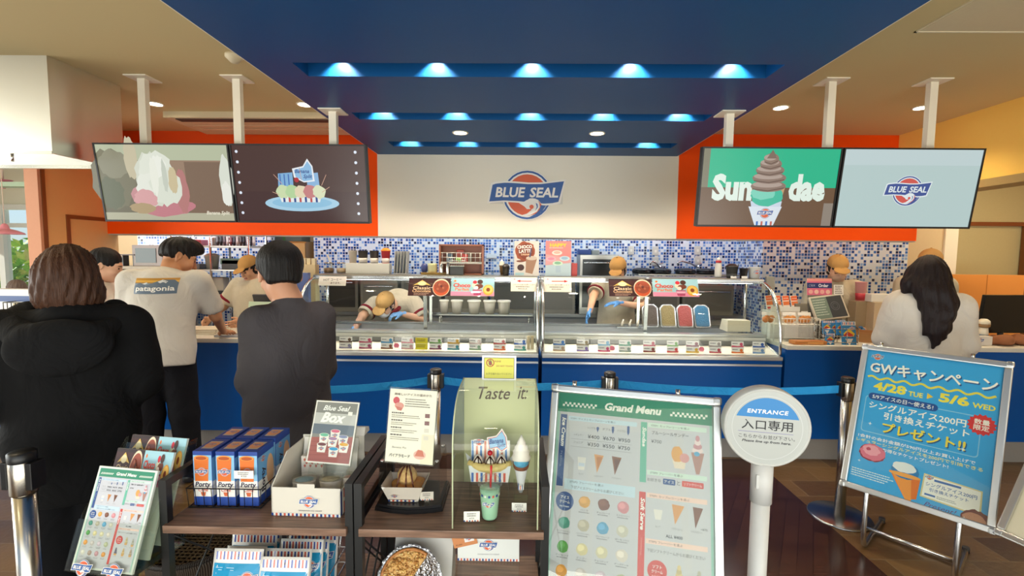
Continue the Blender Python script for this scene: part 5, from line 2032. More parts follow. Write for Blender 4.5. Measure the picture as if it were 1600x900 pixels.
for i, (c, x, ww, hh, lab) in enumerate((('#c8482c', -.02, .07, .115, 'bright orange red packet in the wooden cubby'), ('#9a8a70', .065, .05, .09, 'tan packet in the wooden cubby'), ('#c0382c', .03, .05, .075, 'small red packet in the wooden cubby'), ('#6a8aa0', -.12, .06, .08, 'blue grey packet in the wooden cubby'))):
    one(G(c).box((0, 0, hh / 2), (ww, .03, hh), None, .006), 'snack_packet', 'gloss', lab, 'packet', ((ca + cb) / 2 + x, YC + (.03 if i != 2 else -.015), TOPZ + h * .36 + .0125))
t = thing('wire_basket', 'small white wire basket hooked on the cubby front', 'basket', (px2(714.5, YC - .1), YC - .115, TOPZ + .08))
g = G('#e8e6de')
for z, s_ in ((0, .8), (.025, .87), (.05, .94), (.075, 1.0)):
    g.tube([(-.075 * s_, -.035, z), (.075 * s_, -.035, z), (.075 * s_, .035, z), (-.075 * s_, .035, z)], .0022, 6, True)
for i in range(9):
    X = -.06 + .12 * i / 8
    g.cyl((X, -.035, 0), (X * 1.25, -.035, .075), .0016, n=5)
g.build('wires', 'paint', t)
G('#9cc05a').box((0.01, 0, .06), (.05, .05, .03), (.2, .3, .2), .008).build('green_packet', 'gloss', t)
t = thing('basket_stand', 'dark grey box under the small wire basket', 'box', (px2(714.5, YC - .1), YC - .115, TOPZ))
G('#4a4a48').bb(-.06, .06, -.03, .03, 0, .078, .003).build('box', 'satin', t)
# cone model, black cup, glass dishes
p = at(784, 428, YT + .1)
t = thing('cone_model', 'model soft serve cone standing on the case top beside the drink poster', 'model cone', (p.x, YT + .1, TOPZ))
G('#b98a54').lathe([(.012, 0), (.022, .075), (.026, .078), (.026, .085)]).build('cone', 'food', t)
G('#f0ead8').lathe([(.027, .085), (.029, .095), (.022, .104), (.024, .110), (.015, .120), (.016, .124), (.006, .136), (0, .142)]).build('swirl', 'satin', t)
cup_thing('black_cup', 'black paper cup with a white tag between the cone model and the drink poster', 'cup', 785, 796, 418, 431, YT - .02, '#1c1a1a', None, '#2a2828', None, None)
for i, x in enumerate((760, 769)):
    one(G().lathe([(.006, 0), (.02, .004), (.006, .012), (.024, .03), (.027, .04), (.024, .04), (.004, .014)]), 'glass_dish', 'glass', ('glass sundae dish next to the cubby', 'glass sundae dish next to the model cone')[i], 'dish', (px2(x, YT), YT + .06, TOPZ), 0, 'glass dishes')
# second case top
one(G('#d4504c').bb(-.025, .025, -.03, .03, 0, .115, .003), 'red_carton', 'satin', 'narrow red carton beside the pink poster', 'carton', (px2(898, YT), YT + .05, TOPZ))
p = at(1122, 428, YT)
t = thing('squeeze_bottle', 'white bottle with a red collar on the second gelato case', 'bottle', (p.x, YT, TOPZ))
G('#e9e2d6').lathe([(.028, 0), (.030, .01), (.030, .09), (.022, .125), (.022, .132)]).build('body', 'satin', t)
G('#c8202c').lathe([(.024, .132), (.025, .15), (.018, .152)]).build('collar', 'satin', t)
G('#efe8dc').lathe([(.017, .152), (.015, .17), (.006, .18), (0, .182)]).build('cap', 'satin', t)
cup_thing('coffee_cup', 'larger dark ridged cup with a white tag, next to the white bottle', 'cup', 1134, 1152, 416, 433, FY + .42, '#26292a', '#2c2f30', '#1c1e1e', 'sample cups on the second case', None)
cup_thing('coffee_cup', 'smaller dark cup with a white tag, between the ridged cup and the white cup', 'cup', 1155, 1168, 418, 433, FY + .42, '#1e1c1e', None, None, 'sample cups on the second case', None)
cup_thing('paper_cup', 'white paper cup with a blue emblem near the end of the second case', 'cup', 1169, 1187, 416, 433, FY + .42, '#efe9e0', None, None, 'sample cups on the second case', True)
one(G('#e0653a').lathe([(.02, 0), (.022, .05), (.012, .075), (.016, .085), (0, .088)], n=12), 'candy_bag', 'satin', 'small orange red bag behind the white paper cup', 'bag', (2.085, FY + .46, TOPZ))
for x, lab in ((1147, 'white tag before the larger dark cup'), (1164, 'white tag before the smaller dark cup')):
    one(G('#f4efe6').box((0, 0, .01), (.05, .002, .02), (R(-8), 0, 0)), 'price_tag', 'paint', lab, 'tag', (px2(x, FY + .37), FY + .378, TOPZ), 0, 'tags on the second case')
one(G('#e9e2d8').bb(-.10, .10, 0, .002, 0, .016), 'label_strip', 'print', 'long white label stuck on the front of the second case top', 'label', (px2(1176, FY + .35), FY + .349, at(1176, 439.5, FY + .35).z))
p = at(1209, 450, FY + .6)
t = thing('card_reader', 'grey price display on a short stand behind the end of the case', 'display', (p.x, FY + .68, CT))
G('#5a5854').cyl((0, 0, 0), (0, 0, .40), .01).bb(-.05, .05, -.05, .05, 0, .01).build('stand', 'satin', t)
G('#8f8c84').box((0, -.01, .46), (.075, .03, .12), (R(-10), 0, 0), .006).build('head', 'satin', t)

# flavour cards
random.seed(12)


def tagcard(x0, x1, y0, y1, c1, c2, lab, b1='#f4f1ec', b2='#f4f1ec'):
    Y = FY + .075
    a, b = at(x0, 553, Y), at(x1, 553, Y)
    w, h = b.x - a.x, .098
    t = thing('flavour_card', lab, 'flavour card', ((a.x + b.x) / 2, Y, .8575), (R(-6), 0, 0), 'flavour cards in the cases')
    G('#f4f1ec').bb(-w / 2, w / 2, 0, .003, 0, h).build('card', 'paint', t)
    p = Pr(.0003)
    for z, c, bg in ((0, c2, b2), (h * .5, c1, b1)):
        p.rect(-w / 2, z + .001, w / 2, z + h * .5 - .001, bg)
        if bg == '#f4f1ec':
            p.poly([(-w / 2, z + .002), (w / 2, z + .002), (w / 2, z + h * .16), (0, z + h * .12), (-w / 2, z + h * .17)], c)
            p.ell(w * .3, z + h * .27, w * .13, h * .13, c, 16)
            p.lines(-w * .42, z + h * .30, w * .5, 1, .01, h * .06, '#4a4a55', seed=int(x0))
        else:
            p.lines(-w * .42, z + h * .34, w * .8, 2, h * .14, h * .06, '#4a4010', seed=int(x0))
    p.build('printed_face', 'print', t, fix=False)


TAGS = [(530, 550, '#6a4a2c', '#8a86a8', 'brown and lavender'), (561, 581, '#d05a78', '#a84a70', 'pink and plum'), (595, 614, '#58a4d8', '#7a4a30', 'sky blue and chocolate'), (627, 646, '#d8707c', '#d8a8a8', 'rose and pale rose'),
        (671, 690, '#78a858', '#7a3c58', 'leaf green and wine'), (699, 718, '#d8a838', '#3c8a98', 'amber and teal'), (733, 752, '#d8c0b8', '#8aa88a', 'beige and sage'), (771, 790, '#c85a58', '#e07038', 'red and orange'), (803, 822, '#3c6cc0', '#4a9c90', 'blue and sea green'),
        (864, 883, '#4c84cc', '#c8a888', 'blue and sand'), (901, 920, '#a89878', '#8870b0', 'taupe and violet'), (934, 953, '#68b0d8', '#c84a78', 'sky blue and magenta'), (967, 986, '#389a78', '#98a8a0', 'emerald and grey'), (1005, 1024, '#c83c58', '#8a3c34', 'crimson and maroon'),
        (1042, 1060, '#70ac48', '#d84a4c', 'green and red'), (1072, 1092, '#8a3048', '#e0b030', 'burgundy and yellow'), (1108, 1127, '#a89c98', '#b83848', 'grey and cherry'), (1143, 1162, '#d84c6c', '#e87830', 'raspberry and orange'), (1176, 1195, '#2c5cb0', '#7aa0d0', 'navy and pale blue')]
for x0, x1, c1, c2, nm in TAGS:
    tagcard(x0, x1, 0, 0, c1, c2, 'two tier flavour card in %s behind the glass' % nm)
tagcard(649, 668, 0, 0, '#e8d820', '#e8d820', 'plain yellow notice card in the row of flavour cards', '#ecdc28', '#ecdc28')
for x, lab in ((619, 'small pink round tag beside the sky blue flavour card'), (957, 'small magenta round tag in the middle of the second case'), (1097, 'small pink round tag beside the burgundy flavour card')):
    p = at(x, 547, FY + .09)
    one(G('#e87890').cyl((0, 0, .022), (0, .003, .022), .022).bb(-.004, .004, 0, .003, -.002, .01), 'round_tag', 'print', lab, 'tag', (p.x, FY + .1, .8605), 0, 'round tags in the cases')
for i, x in enumerate((827, 833)):
    one(G('#d8c49c').box((0, 0, .055), (.026, .02, .11), (R(-4), 0, 0), .003), 'stick_bundle', 'satin', ('bundle of wooden sticks at the inner end of the first case', 'second bundle of wooden sticks, next to the gap between the cases')[i], 'sticks', (px2(x, FY + .1), FY + .11, .866), 0, 'stick bundles')

# white tubs on the inner shelf of the first case, coloured gelato pans of the second
xs0, xs1 = px2(684, FY + .72), px2(832, FY + .72)
t = thing('tub_shelf', 'glass shelf on steel legs inside the first case carrying white tubs', 'shelf', ((xs0 + xs1) / 2, FY + .70, .985))
hw = (xs1 - xs0) / 2
G('#c8c4b8').bb(-hw, hw, -.07, .06, .085, .097).build('board', 'brushed', t)
for sx in (-1, 1):
    for sy in (-.05, .05):
        G('#b8b4a8').cyl((sx * (hw - .03), sy, 0), (sx * (hw - .03), sy, .086), .008, n=8).build('leg', 'metal', t)
for i, (x0, x1) in enumerate(((687, 701), (705, 723), (731, 751), (756, 775), (778, 798))):
    Y = FY + .69
    r = (px2(x1, Y) - px2(x0, Y)) / 2
    t = thing('topping_tub', ('white lidded tub at the far end of the inner shelf, below the brown banner', 'white lidded tub second along the inner shelf from the brown banner', 'white lidded tub in the middle of the inner shelf', 'white lidded tub fourth along the inner shelf', 'white lidded tub at the arrow card end of the inner shelf')[i], 'tub', ((px2(x0, Y) + px2(x1, Y)) / 2, Y, 1.0825), 0, 'white tubs in the first case')
    G('#dccfb8').lathe([(r * .78, 0), (r * .95, .11), (r, .115)], n=24).build('body', 'satin', t)
    G('#e8dcc4').lathe([(r * 1.06, .112), (r * 1.08, .125), (r, .13), (0, .13)], n=24).build('lid', 'satin', t)
YP = FY + .60
for i, (x0, x1, c, lab) in enumerate(((1008, 1032, '#4a3a2c', 'steel pan of dark chocolate gelato, first of the tilted pans'), (1036, 1060, '#8a7440', 'steel pan of khaki brown gelato in the second case'), (1063, 1087, '#a04038', 'steel pan of red berry gelato in the second case'), (1090, 1114, '#2f6a88', 'steel pan of deep blue gelato in the second case'))):
    w = px2(x1, YP) - px2(x0, YP)
    t = thing('gelato_pan', lab, 'gelato pan', ((px2(x0, YP) + px2(x1, YP)) / 2, YP, .99), (R(-22), 0, 0), 'gelato pans in the second case')
    h = .215
    poly = [(-w / 2 + .012, 0), (w / 2 - .012, 0), (w / 2, .012), (w / 2, h - .03), (w / 2 - .03, h), (-w / 2 + .03, h), (-w / 2, h - .03), (-w / 2, .012)]
    G('#b8b6b0').prism(poly, .004, .05).build('pan', 'brushed', t)
    G(c).prism([(x * .86, .008 + z * .92) for x, z in poly], -.004, .006).build('gelato', 'food', t)
    g = G('#c8c6c0')
    g.tube([(x, 0.002, z) for x, z in poly], .0045, 6, True)
    g.build('rim', 'metal', t)
one(G('#d8cfb4').prismx([(-.06, 0), (.10, 0), (.10, .012), (.06, .10), (-.06, .10)], -.10, .10), 'cone_tray', 'satin', 'pale cone tray inside the till end of the second case', 'tray', (px2(1155, FY + .42), FY + .44, .9865))
t = thing('scoop_rest', 'steel scoop rest with pale scoops inside the second case', 'scoop rest', (px2(985, FY + .52), FY + .5, .9865))
G('#c8c8c4').bb(-.12, .12, -.03, .03, 0, .02, .004).build('tray', 'metal', t)
for x in (-.07, 0.0, .07):
    G('#d8c8b0').tube([(x, 0, .02), (x + .01, .01, .06), (x + .02, .03, .075)], [.012, .008, .008], 8).build('scoop', 'satin', t)

# ------------------------------------------------------------------ along the tiled wall
p0, p1 = px2(992, 5.4), px2(1150, 5.4)
t = thing('wall_shelf', 'narrow steel wall shelf below the taps on the tiled wall', 'shelf', ((p0 + p1) / 2, TY - .001, 1.425))
G('#bcbab2').bb(-(p1 - p0) / 2, (p1 - p0) / 2, -.26, 0, 0, .018, .003).build('board', 'brushed', t)
for sx in (-.4, .4):
    G('#a8a69e').prismx([(-.2, 0), (0, 0), (0, -.12)], sx - .006, sx + .006).build('bracket', 'brushed', t)
for i, (x, lab) in enumerate(((1004, 'black round waffle iron beside the masked scooper'), (1034, 'black round waffle iron between the two taps'), (1072, 'black round waffle iron under the second tap'), (1105, 'black round waffle iron behind the white bottle'))):
    t = thing('waffle_iron', lab, 'waffle iron', (px2(x, 5.3), 5.33, 1.4435), 0, 'waffle irons on the wall shelf')
    G('#1a1a1c').lathe([(.10, 0), (.112, .015), (.112, .028)]).build('base', 'gloss', t)
    G('#222226').lathe([(.113, .030), (.105, .05), (.06, .065), (0, .068)]).build('lid', 'gloss', t)
    G('#0e0e10').tube([(0, -.108, .04), (0, -.135, .042), (0, -.15, .038)], .008).build('handle', 'gloss', t)
for i, (x, y, lab) in enumerate(((986, 391, 'pale socket plate on the tiles over the tan cap'), (1024, 392, 'upper pale socket plate above the first tap'), (1024, 408, 'lower pale socket plate behind the first tap'), (1090, 391, 'upper pale socket plate above the second tap'), (1090, 407, 'lower pale socket plate beside the second tap'))):
    p = at(x, y, TY)
    t = thing('wall_socket', lab, 'socket', (p.x, TY - .0005, p.z), 0, 'socket plates on the tiles')
    G('#d6d2c6').box((0, -.005, 0), (.07, .01, .10), None, .004).build('plate', 'satin', t)
    G('#f4f0e4').box((0, -.011, -.005), (.025, .004, .03), None, .002).build('switch', 'satin', t)
for x, sg, lab in ((1029, -1, 'chrome tap with a bent spout by the middle sockets'), (1088, -1, 'chrome tap with a long curved spout beside the last sockets')):
    p = at(x, 418, TY)
    L = .13 if x == 1029 else .26
    t = thing('wall_tap', lab, 'tap', (p.x, TY - .001, p.z), 0, 'wall taps')
    G('#d8d8da').cyl((0, 0, -.02), (0, -.06, -.02), .022).cyl((0, -.05, -.05), (0, -.05, .03), .018).build('body', 'metal', t)
    G('#d8d8da').tube([(0, -.06, .0), (-L * .4, -.09, .05), (-L * .8, -.11, .075), (-L, -.12, .06), (-L, -.12, .03)], .010, 8).build('spout', 'metal', t)
    G('#d0d0d2').box((.01, -.06, .045), (.05, .016, .014), (0, R(-25), 0), .004).build('lever', 'metal', t)
# steel kitchen units standing on the back counter
for i, (x0, x1, zz, c, dc, lab) in enumerate(((512, 560, .40, '#77746a', '#2c2b28', 'grey unit with a dark oven door behind the leaning scooper, jar side'), (564, 622, .36, '#8d897c', '#7d796d', 'low olive grey steel unit behind the leaning scooper, banner side'), (628, 690, .41, '#7f7b70', '#6a675e', 'steel unit behind the first chocolate parfait banner'),
        (696, 762, .38, '#97917e', '#857f6d', 'tan grey steel unit behind the first white tubs'), (768, 838, .42, '#84806f', '#5a5850', 'steel unit with a darker door behind the last white tubs'), (846, 899, .40, '#8c887c', '#77736a', 'steel unit standing beside the steel oven'),
        (1000, 1062, .36, '#8a8578', '#6f6b62', 'steel unit below the first waffle irons'), (1066, 1146, .34, '#7a766a', '#68645a', 'wide steel unit below the last waffle irons'))):
    a, b = px2(x0, 5.2), px2(x1, 5.2)
    t = thing('kitchen_unit', lab, 'kitchen unit', ((a + b) / 2, 5.27, .9905), 0, 'steel units on the back counter')
    G(c).bb(-(b - a) / 2, (b - a) / 2, -.10, .16, 0, zz, .005).build('casing', 'satin', t)
    G(dc).bb(-(b - a) / 2 + .03, (b - a) / 2 - .03, -.106, -.10, .05, zz - .05).build('door', 'satin', t)
    G('#c8c6be').cyl((-(b - a) / 2 + .05, -.122, zz - .075), ((b - a) / 2 - .05, -.122, zz - .075), .007, n=8).build('handle', 'metal', t)
# oven and boxes
o0, o1 = px2(903, 5.3), px2(962, 5.3)
zt = at(930, 398, 5.2).z
t = thing('steel_oven', 'steel counter oven with a glass door behind the second gelato case', 'oven', ((o0 + o1) / 2, 5.3, .991))
w, h = o1 - o0, zt - .991
G('#c6c2b8').bb(-w / 2, w / 2, -.15, .15, 0, h, .006).build('casing', 'brushed', t)
G('#3a3c38').bb(-w / 2 + .03, w / 2 - .03, -.156, -.15, .08, h - .05).build('door_window', 'gloss', t)
G('#d8d6d0').cyl((-w / 2 + .04, -.175, h - .09), (w / 2 - .04, -.175, h - .09), .008).build('handle', 'metal', t)
one(G('#2f4f96').bb(-.072, .072, -.06, .06, 0, .055, .002), 'glove_box', 'print', 'blue glove box on top of the steel oven', 'box', (px2(912, 5.25), 5.27, zt + .0005))
one(G('#a8b0ac').bb(-.042, .042, -.05, .05, 0, .05, .002), 'small_carton', 'print', 'small grey carton beside the blue glove box', 'box', (px2(929, 5.25), 5.27, zt + .0005))
p = at(768, 400, TY)
one(G('#dfe6ea').box((0, -.01, 0), (.12, .02, .05), None, .004), 'towel_dispenser', 'satin', 'flat white holder fixed on the tiles beside the cubby', 'holder', (p.x, TY - .0005, p.z))

# ------------------------------------------------------------------ kitchen end behind the order counter
YK = 5.15
k0, k1 = px2(288, YK), px2(404, YK)
t = thing('kitchen_rack', 'tall steel rack of kitchen ware behind the order counter', 'rack', ((k0 + k1) / 2, YK, 0))
w = k1 - k0
ZS = [at(345, 384, YK).z, at(345, 420, YK).z, at(345, 458, YK).z, .55]
for sx in (-w / 2, 0, w / 2):
    for sy in (-.17, .17):
        G('#d8d6d0').cyl((sx, sy, 0), (sx, sy, 2.0), .012, n=10).build('post', 'metal', t)
for i, z in enumerate(ZS):
    G('#cfcdc6').bb(-w / 2, w / 2, -.18, .18, z - .02, z, .003).build('shelf', 'brushed', t)
kx = lambda x: px2(x, YK - .1)
random.seed(5)
cols = ['#4a3a3a', '#2a2628', '#6a5a60', '#e0dcd4', '#8a4a50', '#3a3440', '#cfc8c0', '#5a4a48', '#1e1c20', '#b8aeb0', '#46404c', '#ddd6cc']
for i in range(12):
    X = kx(344 + i * 5.1)
    r = .0165
    t = thing('cup_stack', 'stack of %s cups on the upper kitchen shelf, number %d from the tile end' % (('dark', 'black', 'grey', 'white', 'maroon', 'slate', 'cream', 'brown', 'jet', 'silver', 'charcoal', 'ivory')[i], i + 1), 'cup stack', (X, YK - .12, ZS[0]), 0, 'cup stacks on the kitchen rack')
    G(cols[i]).lathe([(r * .8, 0), (r, .045), (r * .85, .045), (r, .09), (r * .85, .09), (r, .125), (0, .125)], n=12).build('cups', 'satin', t)
def kbox(x0, x1, y0, y1, z, c, name, lab, cat, dy=-.1, mat='satin', bev=.006):
    a, b = px2(x0, YK + dy), px2(x1, YK + dy)
    h = at(x0, y0, YK + dy).z - at(x0, y1, YK + dy).z
    return one(G(c).box((0, 0, h / 2), (b - a, .12, h), None, bev), name, mat, lab, cat, ((a + b) / 2, YK + dy, z))
cup_thing('storage_tub', 'pale plastic tub on the middle kitchen shelf', 'tub', 322, 342, 399, 419, YK - .08, '#cfcabc', None, '#dedacc', None, None, ZS[1])
cup_thing('sauce_bottle', 'small white bottle on the upper kitchen shelf', 'bottle', 332, 338, 372, 383, YK - .1, '#eceae4', None, '#f4f2ec', None, None, ZS[0], .95)
kbox(312, 322, 374, 383, ZS[0], '#c87080', 'pink_carton', 'pink carton on the upper kitchen shelf', 'carton')
kbox(298, 310, 376, 383, ZS[0], '#b8c4d4', 'blue_carton', 'pale blue carton on the upper kitchen shelf', 'carton')
kbox(350, 388, 396, 405, ZS[1] + .055, '#7fa898', 'green_tray', 'green tray with yellow contents on the middle kitchen shelf', 'tray')
kbox(352, 386, 405, 420, ZS[1], '#5a5856', 'dark_container', 'dark container under the green tray', 'container')
kbox(300, 318, 412, 420, ZS[1], '#8a8e92', 'steel_container', 'low steel container on the middle kitchen shelf', 'container')
kbox(326, 354, 430, 452, ZS[2] + .03, '#c9c6bc', 'bag_pile', 'bundle of clear plastic bags on the lower kitchen shelf', 'bag', mat='cloth', bev=.02)
kbox(322, 362, 452, 458, ZS[2], '#232426', 'black_tray', 'black trays under the plastic bags', 'tray')
# microwave, small stand, notice
m0, m1 = px2(226, 5.3), px2(262, 5.3)
mz = at(240, 416, 5.2).z
t = thing('kitchen_bench', 'pale bench in the kitchen corner carrying the microwave', 'bench', (px2(230, 5.3), 5.28, 0))
G('#b9ac94').bb(-.42, .46, -.2, .2, mz - .03, mz, .004).build('worktop', 'satin', t)
for sx in (-.38, .34):
    G('#8f887a').bb(sx - .02, sx + .02, -.18, .18, 0, mz - .03).build('leg', 'satin', t)
t = thing('microwave', 'grey microwave on the kitchen bench against the tiles', 'microwave', ((m0 + m1) / 2 + .02, 5.3, mz + .0005))
hm = at(240, 383, 5.15).z - mz
G('#9a8e88').bb(-.17, .17, -.14, .14, 0, hm, .006).build('casing', 'satin', t)
G('#34403c').bb(-.13, .10, -.146, -.14, .04, hm - .035).build('door', 'gloss', t)
t = thing('side_stand', 'small dark stand beside the microwave', 'stand', (px2(207, 5.2), 5.2, mz + .0005))
G('#4a3028').bb(-.09, .07, -.05, .05, .12, .132).build('top', 'satin', t)
for X in (-.07, .05):
    G('#3a3a3a').bb(X - .006, X + .006, -.04, .04, 0, .12).build('leg', 'satin', t)
sheet('wall_notice', 'small white notice on the tan wall beyond the black haired customer', 'notice', 138, 163, 367, 379, TY - .003, lambda p, w, h: (p.rect(0, 0, w, h, '#cfc6c4'), p.lines(w * .1, h * .8, w * .8, 4, h * .2, h * .09, '#6a6478', seed=9)))
# cabinet in the passage
c0, c1 = px2(424, 5.85), px2(489, 5.85)
w = c1 - c0
t = thing('passage_cabinet', 'tall glossy honey coloured cabinet behind the charcoal sweater', 'cabinet', ((c0 + c1) / 2, 5.85, 0))
zc = at(450, 377, 5.6).z
G('#a8763c').bb(-w / 2, w / 2, -.18, .18, 0, zc).build('body', 'gloss', t)
for sx in (-1, 1):
    d = G('#d8a868').bb(sx * w * .25 - w * .24, sx * w * .25 + w * .24, -.2, -.181, .1, zc - .02).build('door', 'gloss', t)
    G('#5a3a20').bb(sx * .03 - .006, sx * .03 + .006, -.215, -.2, 1.1, 1.3).build('handle', 'satin', d)
one(G('#5a665c').bb(-.2, .2, -.12, .12, 0, .10, .006).bb(-.03, .0, -.122, .122, 0, .101, 0, '#3a7a34'), 'appliance_box', 'satin', 'grey green box lying on the honey coloured cabinet', 'box', ((c0 + c1) / 2 + .01, 5.8, zc + .0005))
# paper goods by the case end, on the order counter
def rbox(x0, x1, y0, y1, Y, c, name, lab, cat, d=.1, mat='satin', z0=CT + .0005, group=None):
    a, b, cc = at(x0, y1, Y), at(x1, y1, Y), at(x0, y0, Y)
    return one(G(c).box((0, 0, (cc.z - z0) / 2), (b.x - a.x, d, cc.z - z0), None, .003), name, mat, lab, cat, ((a.x + b.x) / 2, Y, z0), 0, group)
rbox(466, 496, 413, 440, 4.2, '#cdb48a', 'cup_carton', 'tan cardboard carton of cups beside the end of the case', 'carton', .09)
for i in range(4):
    one(G('#d8c49c').bb(-.016, .016, -.02, .02, 0, .055, .002), 'paper_sleeve', 'satin', 'tan paper sleeve standing in the cup carton, place %d' % (i + 1) if False else ('tan paper sleeve nearest the charcoal sweater', 'second tan paper sleeve from the charcoal sweater', 'third tan paper sleeve from the charcoal sweater', 'tan paper sleeve nearest the jars')[i], 'sleeve', (px2(469 + i * 7.5, 4.2), 4.2, at(466, 413, 4.2).z + .0005), 0, 'paper sleeves in the cup carton')
rbox(466, 484, 426, 462, 4.0, '#5a6aa0', 'leaflet_box', 'narrow blue and white leaflet box beside the end of the case', 'box', .05)
YO = FY + .25
t = thing('paper_bag_pile', 'pile of flat white paper bags on the order counter', 'paper bags', (px2(322, YO), YO, CT + .0003))
for i in range(4):
    G(('#e4dcca', '#d8cdb8')[i % 2]).box((0, 0, .006 + i * .011), (.30 - .02 * i, .2, .010), (0, 0, .1 * (i - 1.5)), .003).build('bag', 'cloth', t)
t = thing('money_tray', 'shallow grey money tray at the edge of the order counter', 'tray', (px2(357, FY + .1), FY + .1, CT + .0003))
G('#a9adb4').bb(-.1, .1, -.06, .06, 0, .006).bb(-.1, .1, -.06, -.055, .006, .016).bb(-.1, .1, .055, .06, .006, .016).bb(-.1, -.095, -.06, .06, .006, .016).bb(.095, .1, -.06, .06, .006, .016).build('tray', 'satin', t)
pm = at(403, 492, FY + .32)
t = thing('order_menu', 'pale green menu card leaning on the till, half hidden by the charcoal sweater', 'menu', (pm.x, FY + .30, CT + .0005), (R(-12), 0, R(-6)))
G('#c8dcc0').bb(-.11, .11, 0, .006, 0, .27).build('card', 'print', t)
p = Pr(.0003)
p.lines(-.09, .22, .18, 8, .024, .008, '#7a8a80', seed=2)
p.build('printed_face', 'print', t, fix=False)
t = thing('cash_register', 'grey cash register behind the order counter', 'register', (pm.x - .02, FY + .46, CT + .0005))
G('#5a5a5c').bb(-.16, .16, -.06, .12, 0, .09, .006).build('drawer', 'satin', t)
G('#44464a').box((0, .08, .22), (.26, .02, .20), (R(20), 0, 0), .006).cyl((0, .08, .09), (0, .08, .14), .02).build('monitor', 'satin', t)
# far end of the order counter
YL = FY + .12
s0, s1 = px2(-40, YL), px2(56, YL)
t = thing('pickup_sign', 'white box sign with a dark blue band at the pick up end of the counter', 'sign', ((s0 + s1) / 2, YL, CT + .0005))
w, h = s1 - s0, at(20, 452, YL).z - CT
G('#e8e6e4').bb(-w / 2, w / 2, 0, .08, 0, h, .004).build('box', 'satin', t)
p = Pr(.0003)
p.rect(-w / 2, h * .72, w / 2, h * .85, '#2f4f8e')
p.text('商品 受け渡し口', w * .12, h * .45, w=w * .6, h=h * .14, col='#4a4a6a')
p.text('PICK UP', w * .14, h * .18, w=w * .36, h=h * .12, col='#5a3a44', bold=.02)
p.build('printed_face', 'print', t, fix=False)
pb_ = at(50, 478, YL)
t = thing('red_bowl', 'bright orange red bowl standing beside the white pick up sign', 'bowl', (px2(62, YL), YL + .02, CT + .0005))
G('#6a4a3a').lathe([(.07, 0), (.07, .075)]).build('stand', 'satin', t)
G('#e2502c').lathe([(.035, .076), (.06, .09), (.075, .125), (.077, .15), (.07, .15), (.05, .1), (0, .09)]).build('bowl', 'gloss', t)
t = thing('cup_basket', 'wire basket of pale cups near the pick up sign', 'basket', (px2(37, FY + .1), FY + .1, CT + .0005))
g = G('#3a362e')
for z in (.0, .07, .14, .21, .27):
    g.tube([(-.1, -.08, z), (.1, -.08, z), (.1, .08, z), (-.1, .08, z)], .004, 6, True)
for i in range(7):
    g.cyl((-.1 + .2 * i / 6, -.08, 0), (-.1 + .2 * i / 6, -.08, .27), .003, n=6)
g.build('wires', 'satin', t)
for i, X in enumerate((-.05, .05)):
    one(G('#e6d8b8').lathe([(.028, 0), (.04, .09), (.034, .09), (.04, .18), (.034, .18), (.04, .255), (0, .255)], n=16), 'cup_stack', 'paint', ('stack of pale cups in the wire basket, on its window side', 'stack of pale cups in the wire basket, on its counter side')[i], 'cup stack', (px2(37, FY + .1) + X, FY + .1, CT + .002), 0, 'cup stacks in the wire basket')
cup_thing('paper_cup', 'stack of cream paper cups beyond the white blouse', 'cup', 171, 183, 450, 478, FY + .25, '#e8d8b0', None, None, None, None, CT + .0005)
cup_thing('paper_cup', 'stack of cream paper cups just before the white T-shirt', 'cup', 184, 194, 455, 478, FY + .2, '#e6dcc4', None, None, None, None, CT + .0005)

# ------------------------------------------------------------------ till counter
YR = FY + .22
ux = lambda x, Y=YR: px2(x, Y, 500)
CZ0 = CT + .0005
uz = lambda y, Y=YR, x=1270: at(x, y, Y).z
# packet stand
t = thing('packet_stand', 'white stepped stand of orange topped packets on the till counter', 'display stand', (ux(1226), YR + .14, CZ0))
zs = uz(482, YR + .14) - CZ0
G('#ece6da').bb(-.075, .17, -.06, .09, 0, zs - .02, .004).bb(-.075, .17, -.062, -.055, zs - .02, zs + .02).build('tier', 'paint', t)
for i in range(4):
    x = 1203 + i * 13.2
    tt = thing('snack_packet', ('orange topped snack packet against the case glass', 'second orange topped packet from the case glass', 'third orange topped packet from the case glass', 'orange topped packet nearest the grey terminal')[i], 'packet', (ux(x, YR + .14), YR + .145, CZ0 + zs - .019), (R(-14), R(-4), 0), 'orange topped packets')
    G('#f0e8dc').box((0, 0, .065), (.058, .016, .13), None, .006).build('pack', 'gloss', tt)
    p = Pr(.0003)
    p.xf = Matrix.Translation((0, -.0083, 0))
    p.rect(-.027, .085, .027, .126, '#e2622c')
    p.rect(-.027, .045, .027, .078, '#d8703c')
    p.rect(-.024, .012, .024, .03, '#c84040')
    p.text('COOKIE', 0, .105, w=.042, col='#f6e8d8', bold=.02)
    p.build('printed_face', 'print', tt, fix=False)
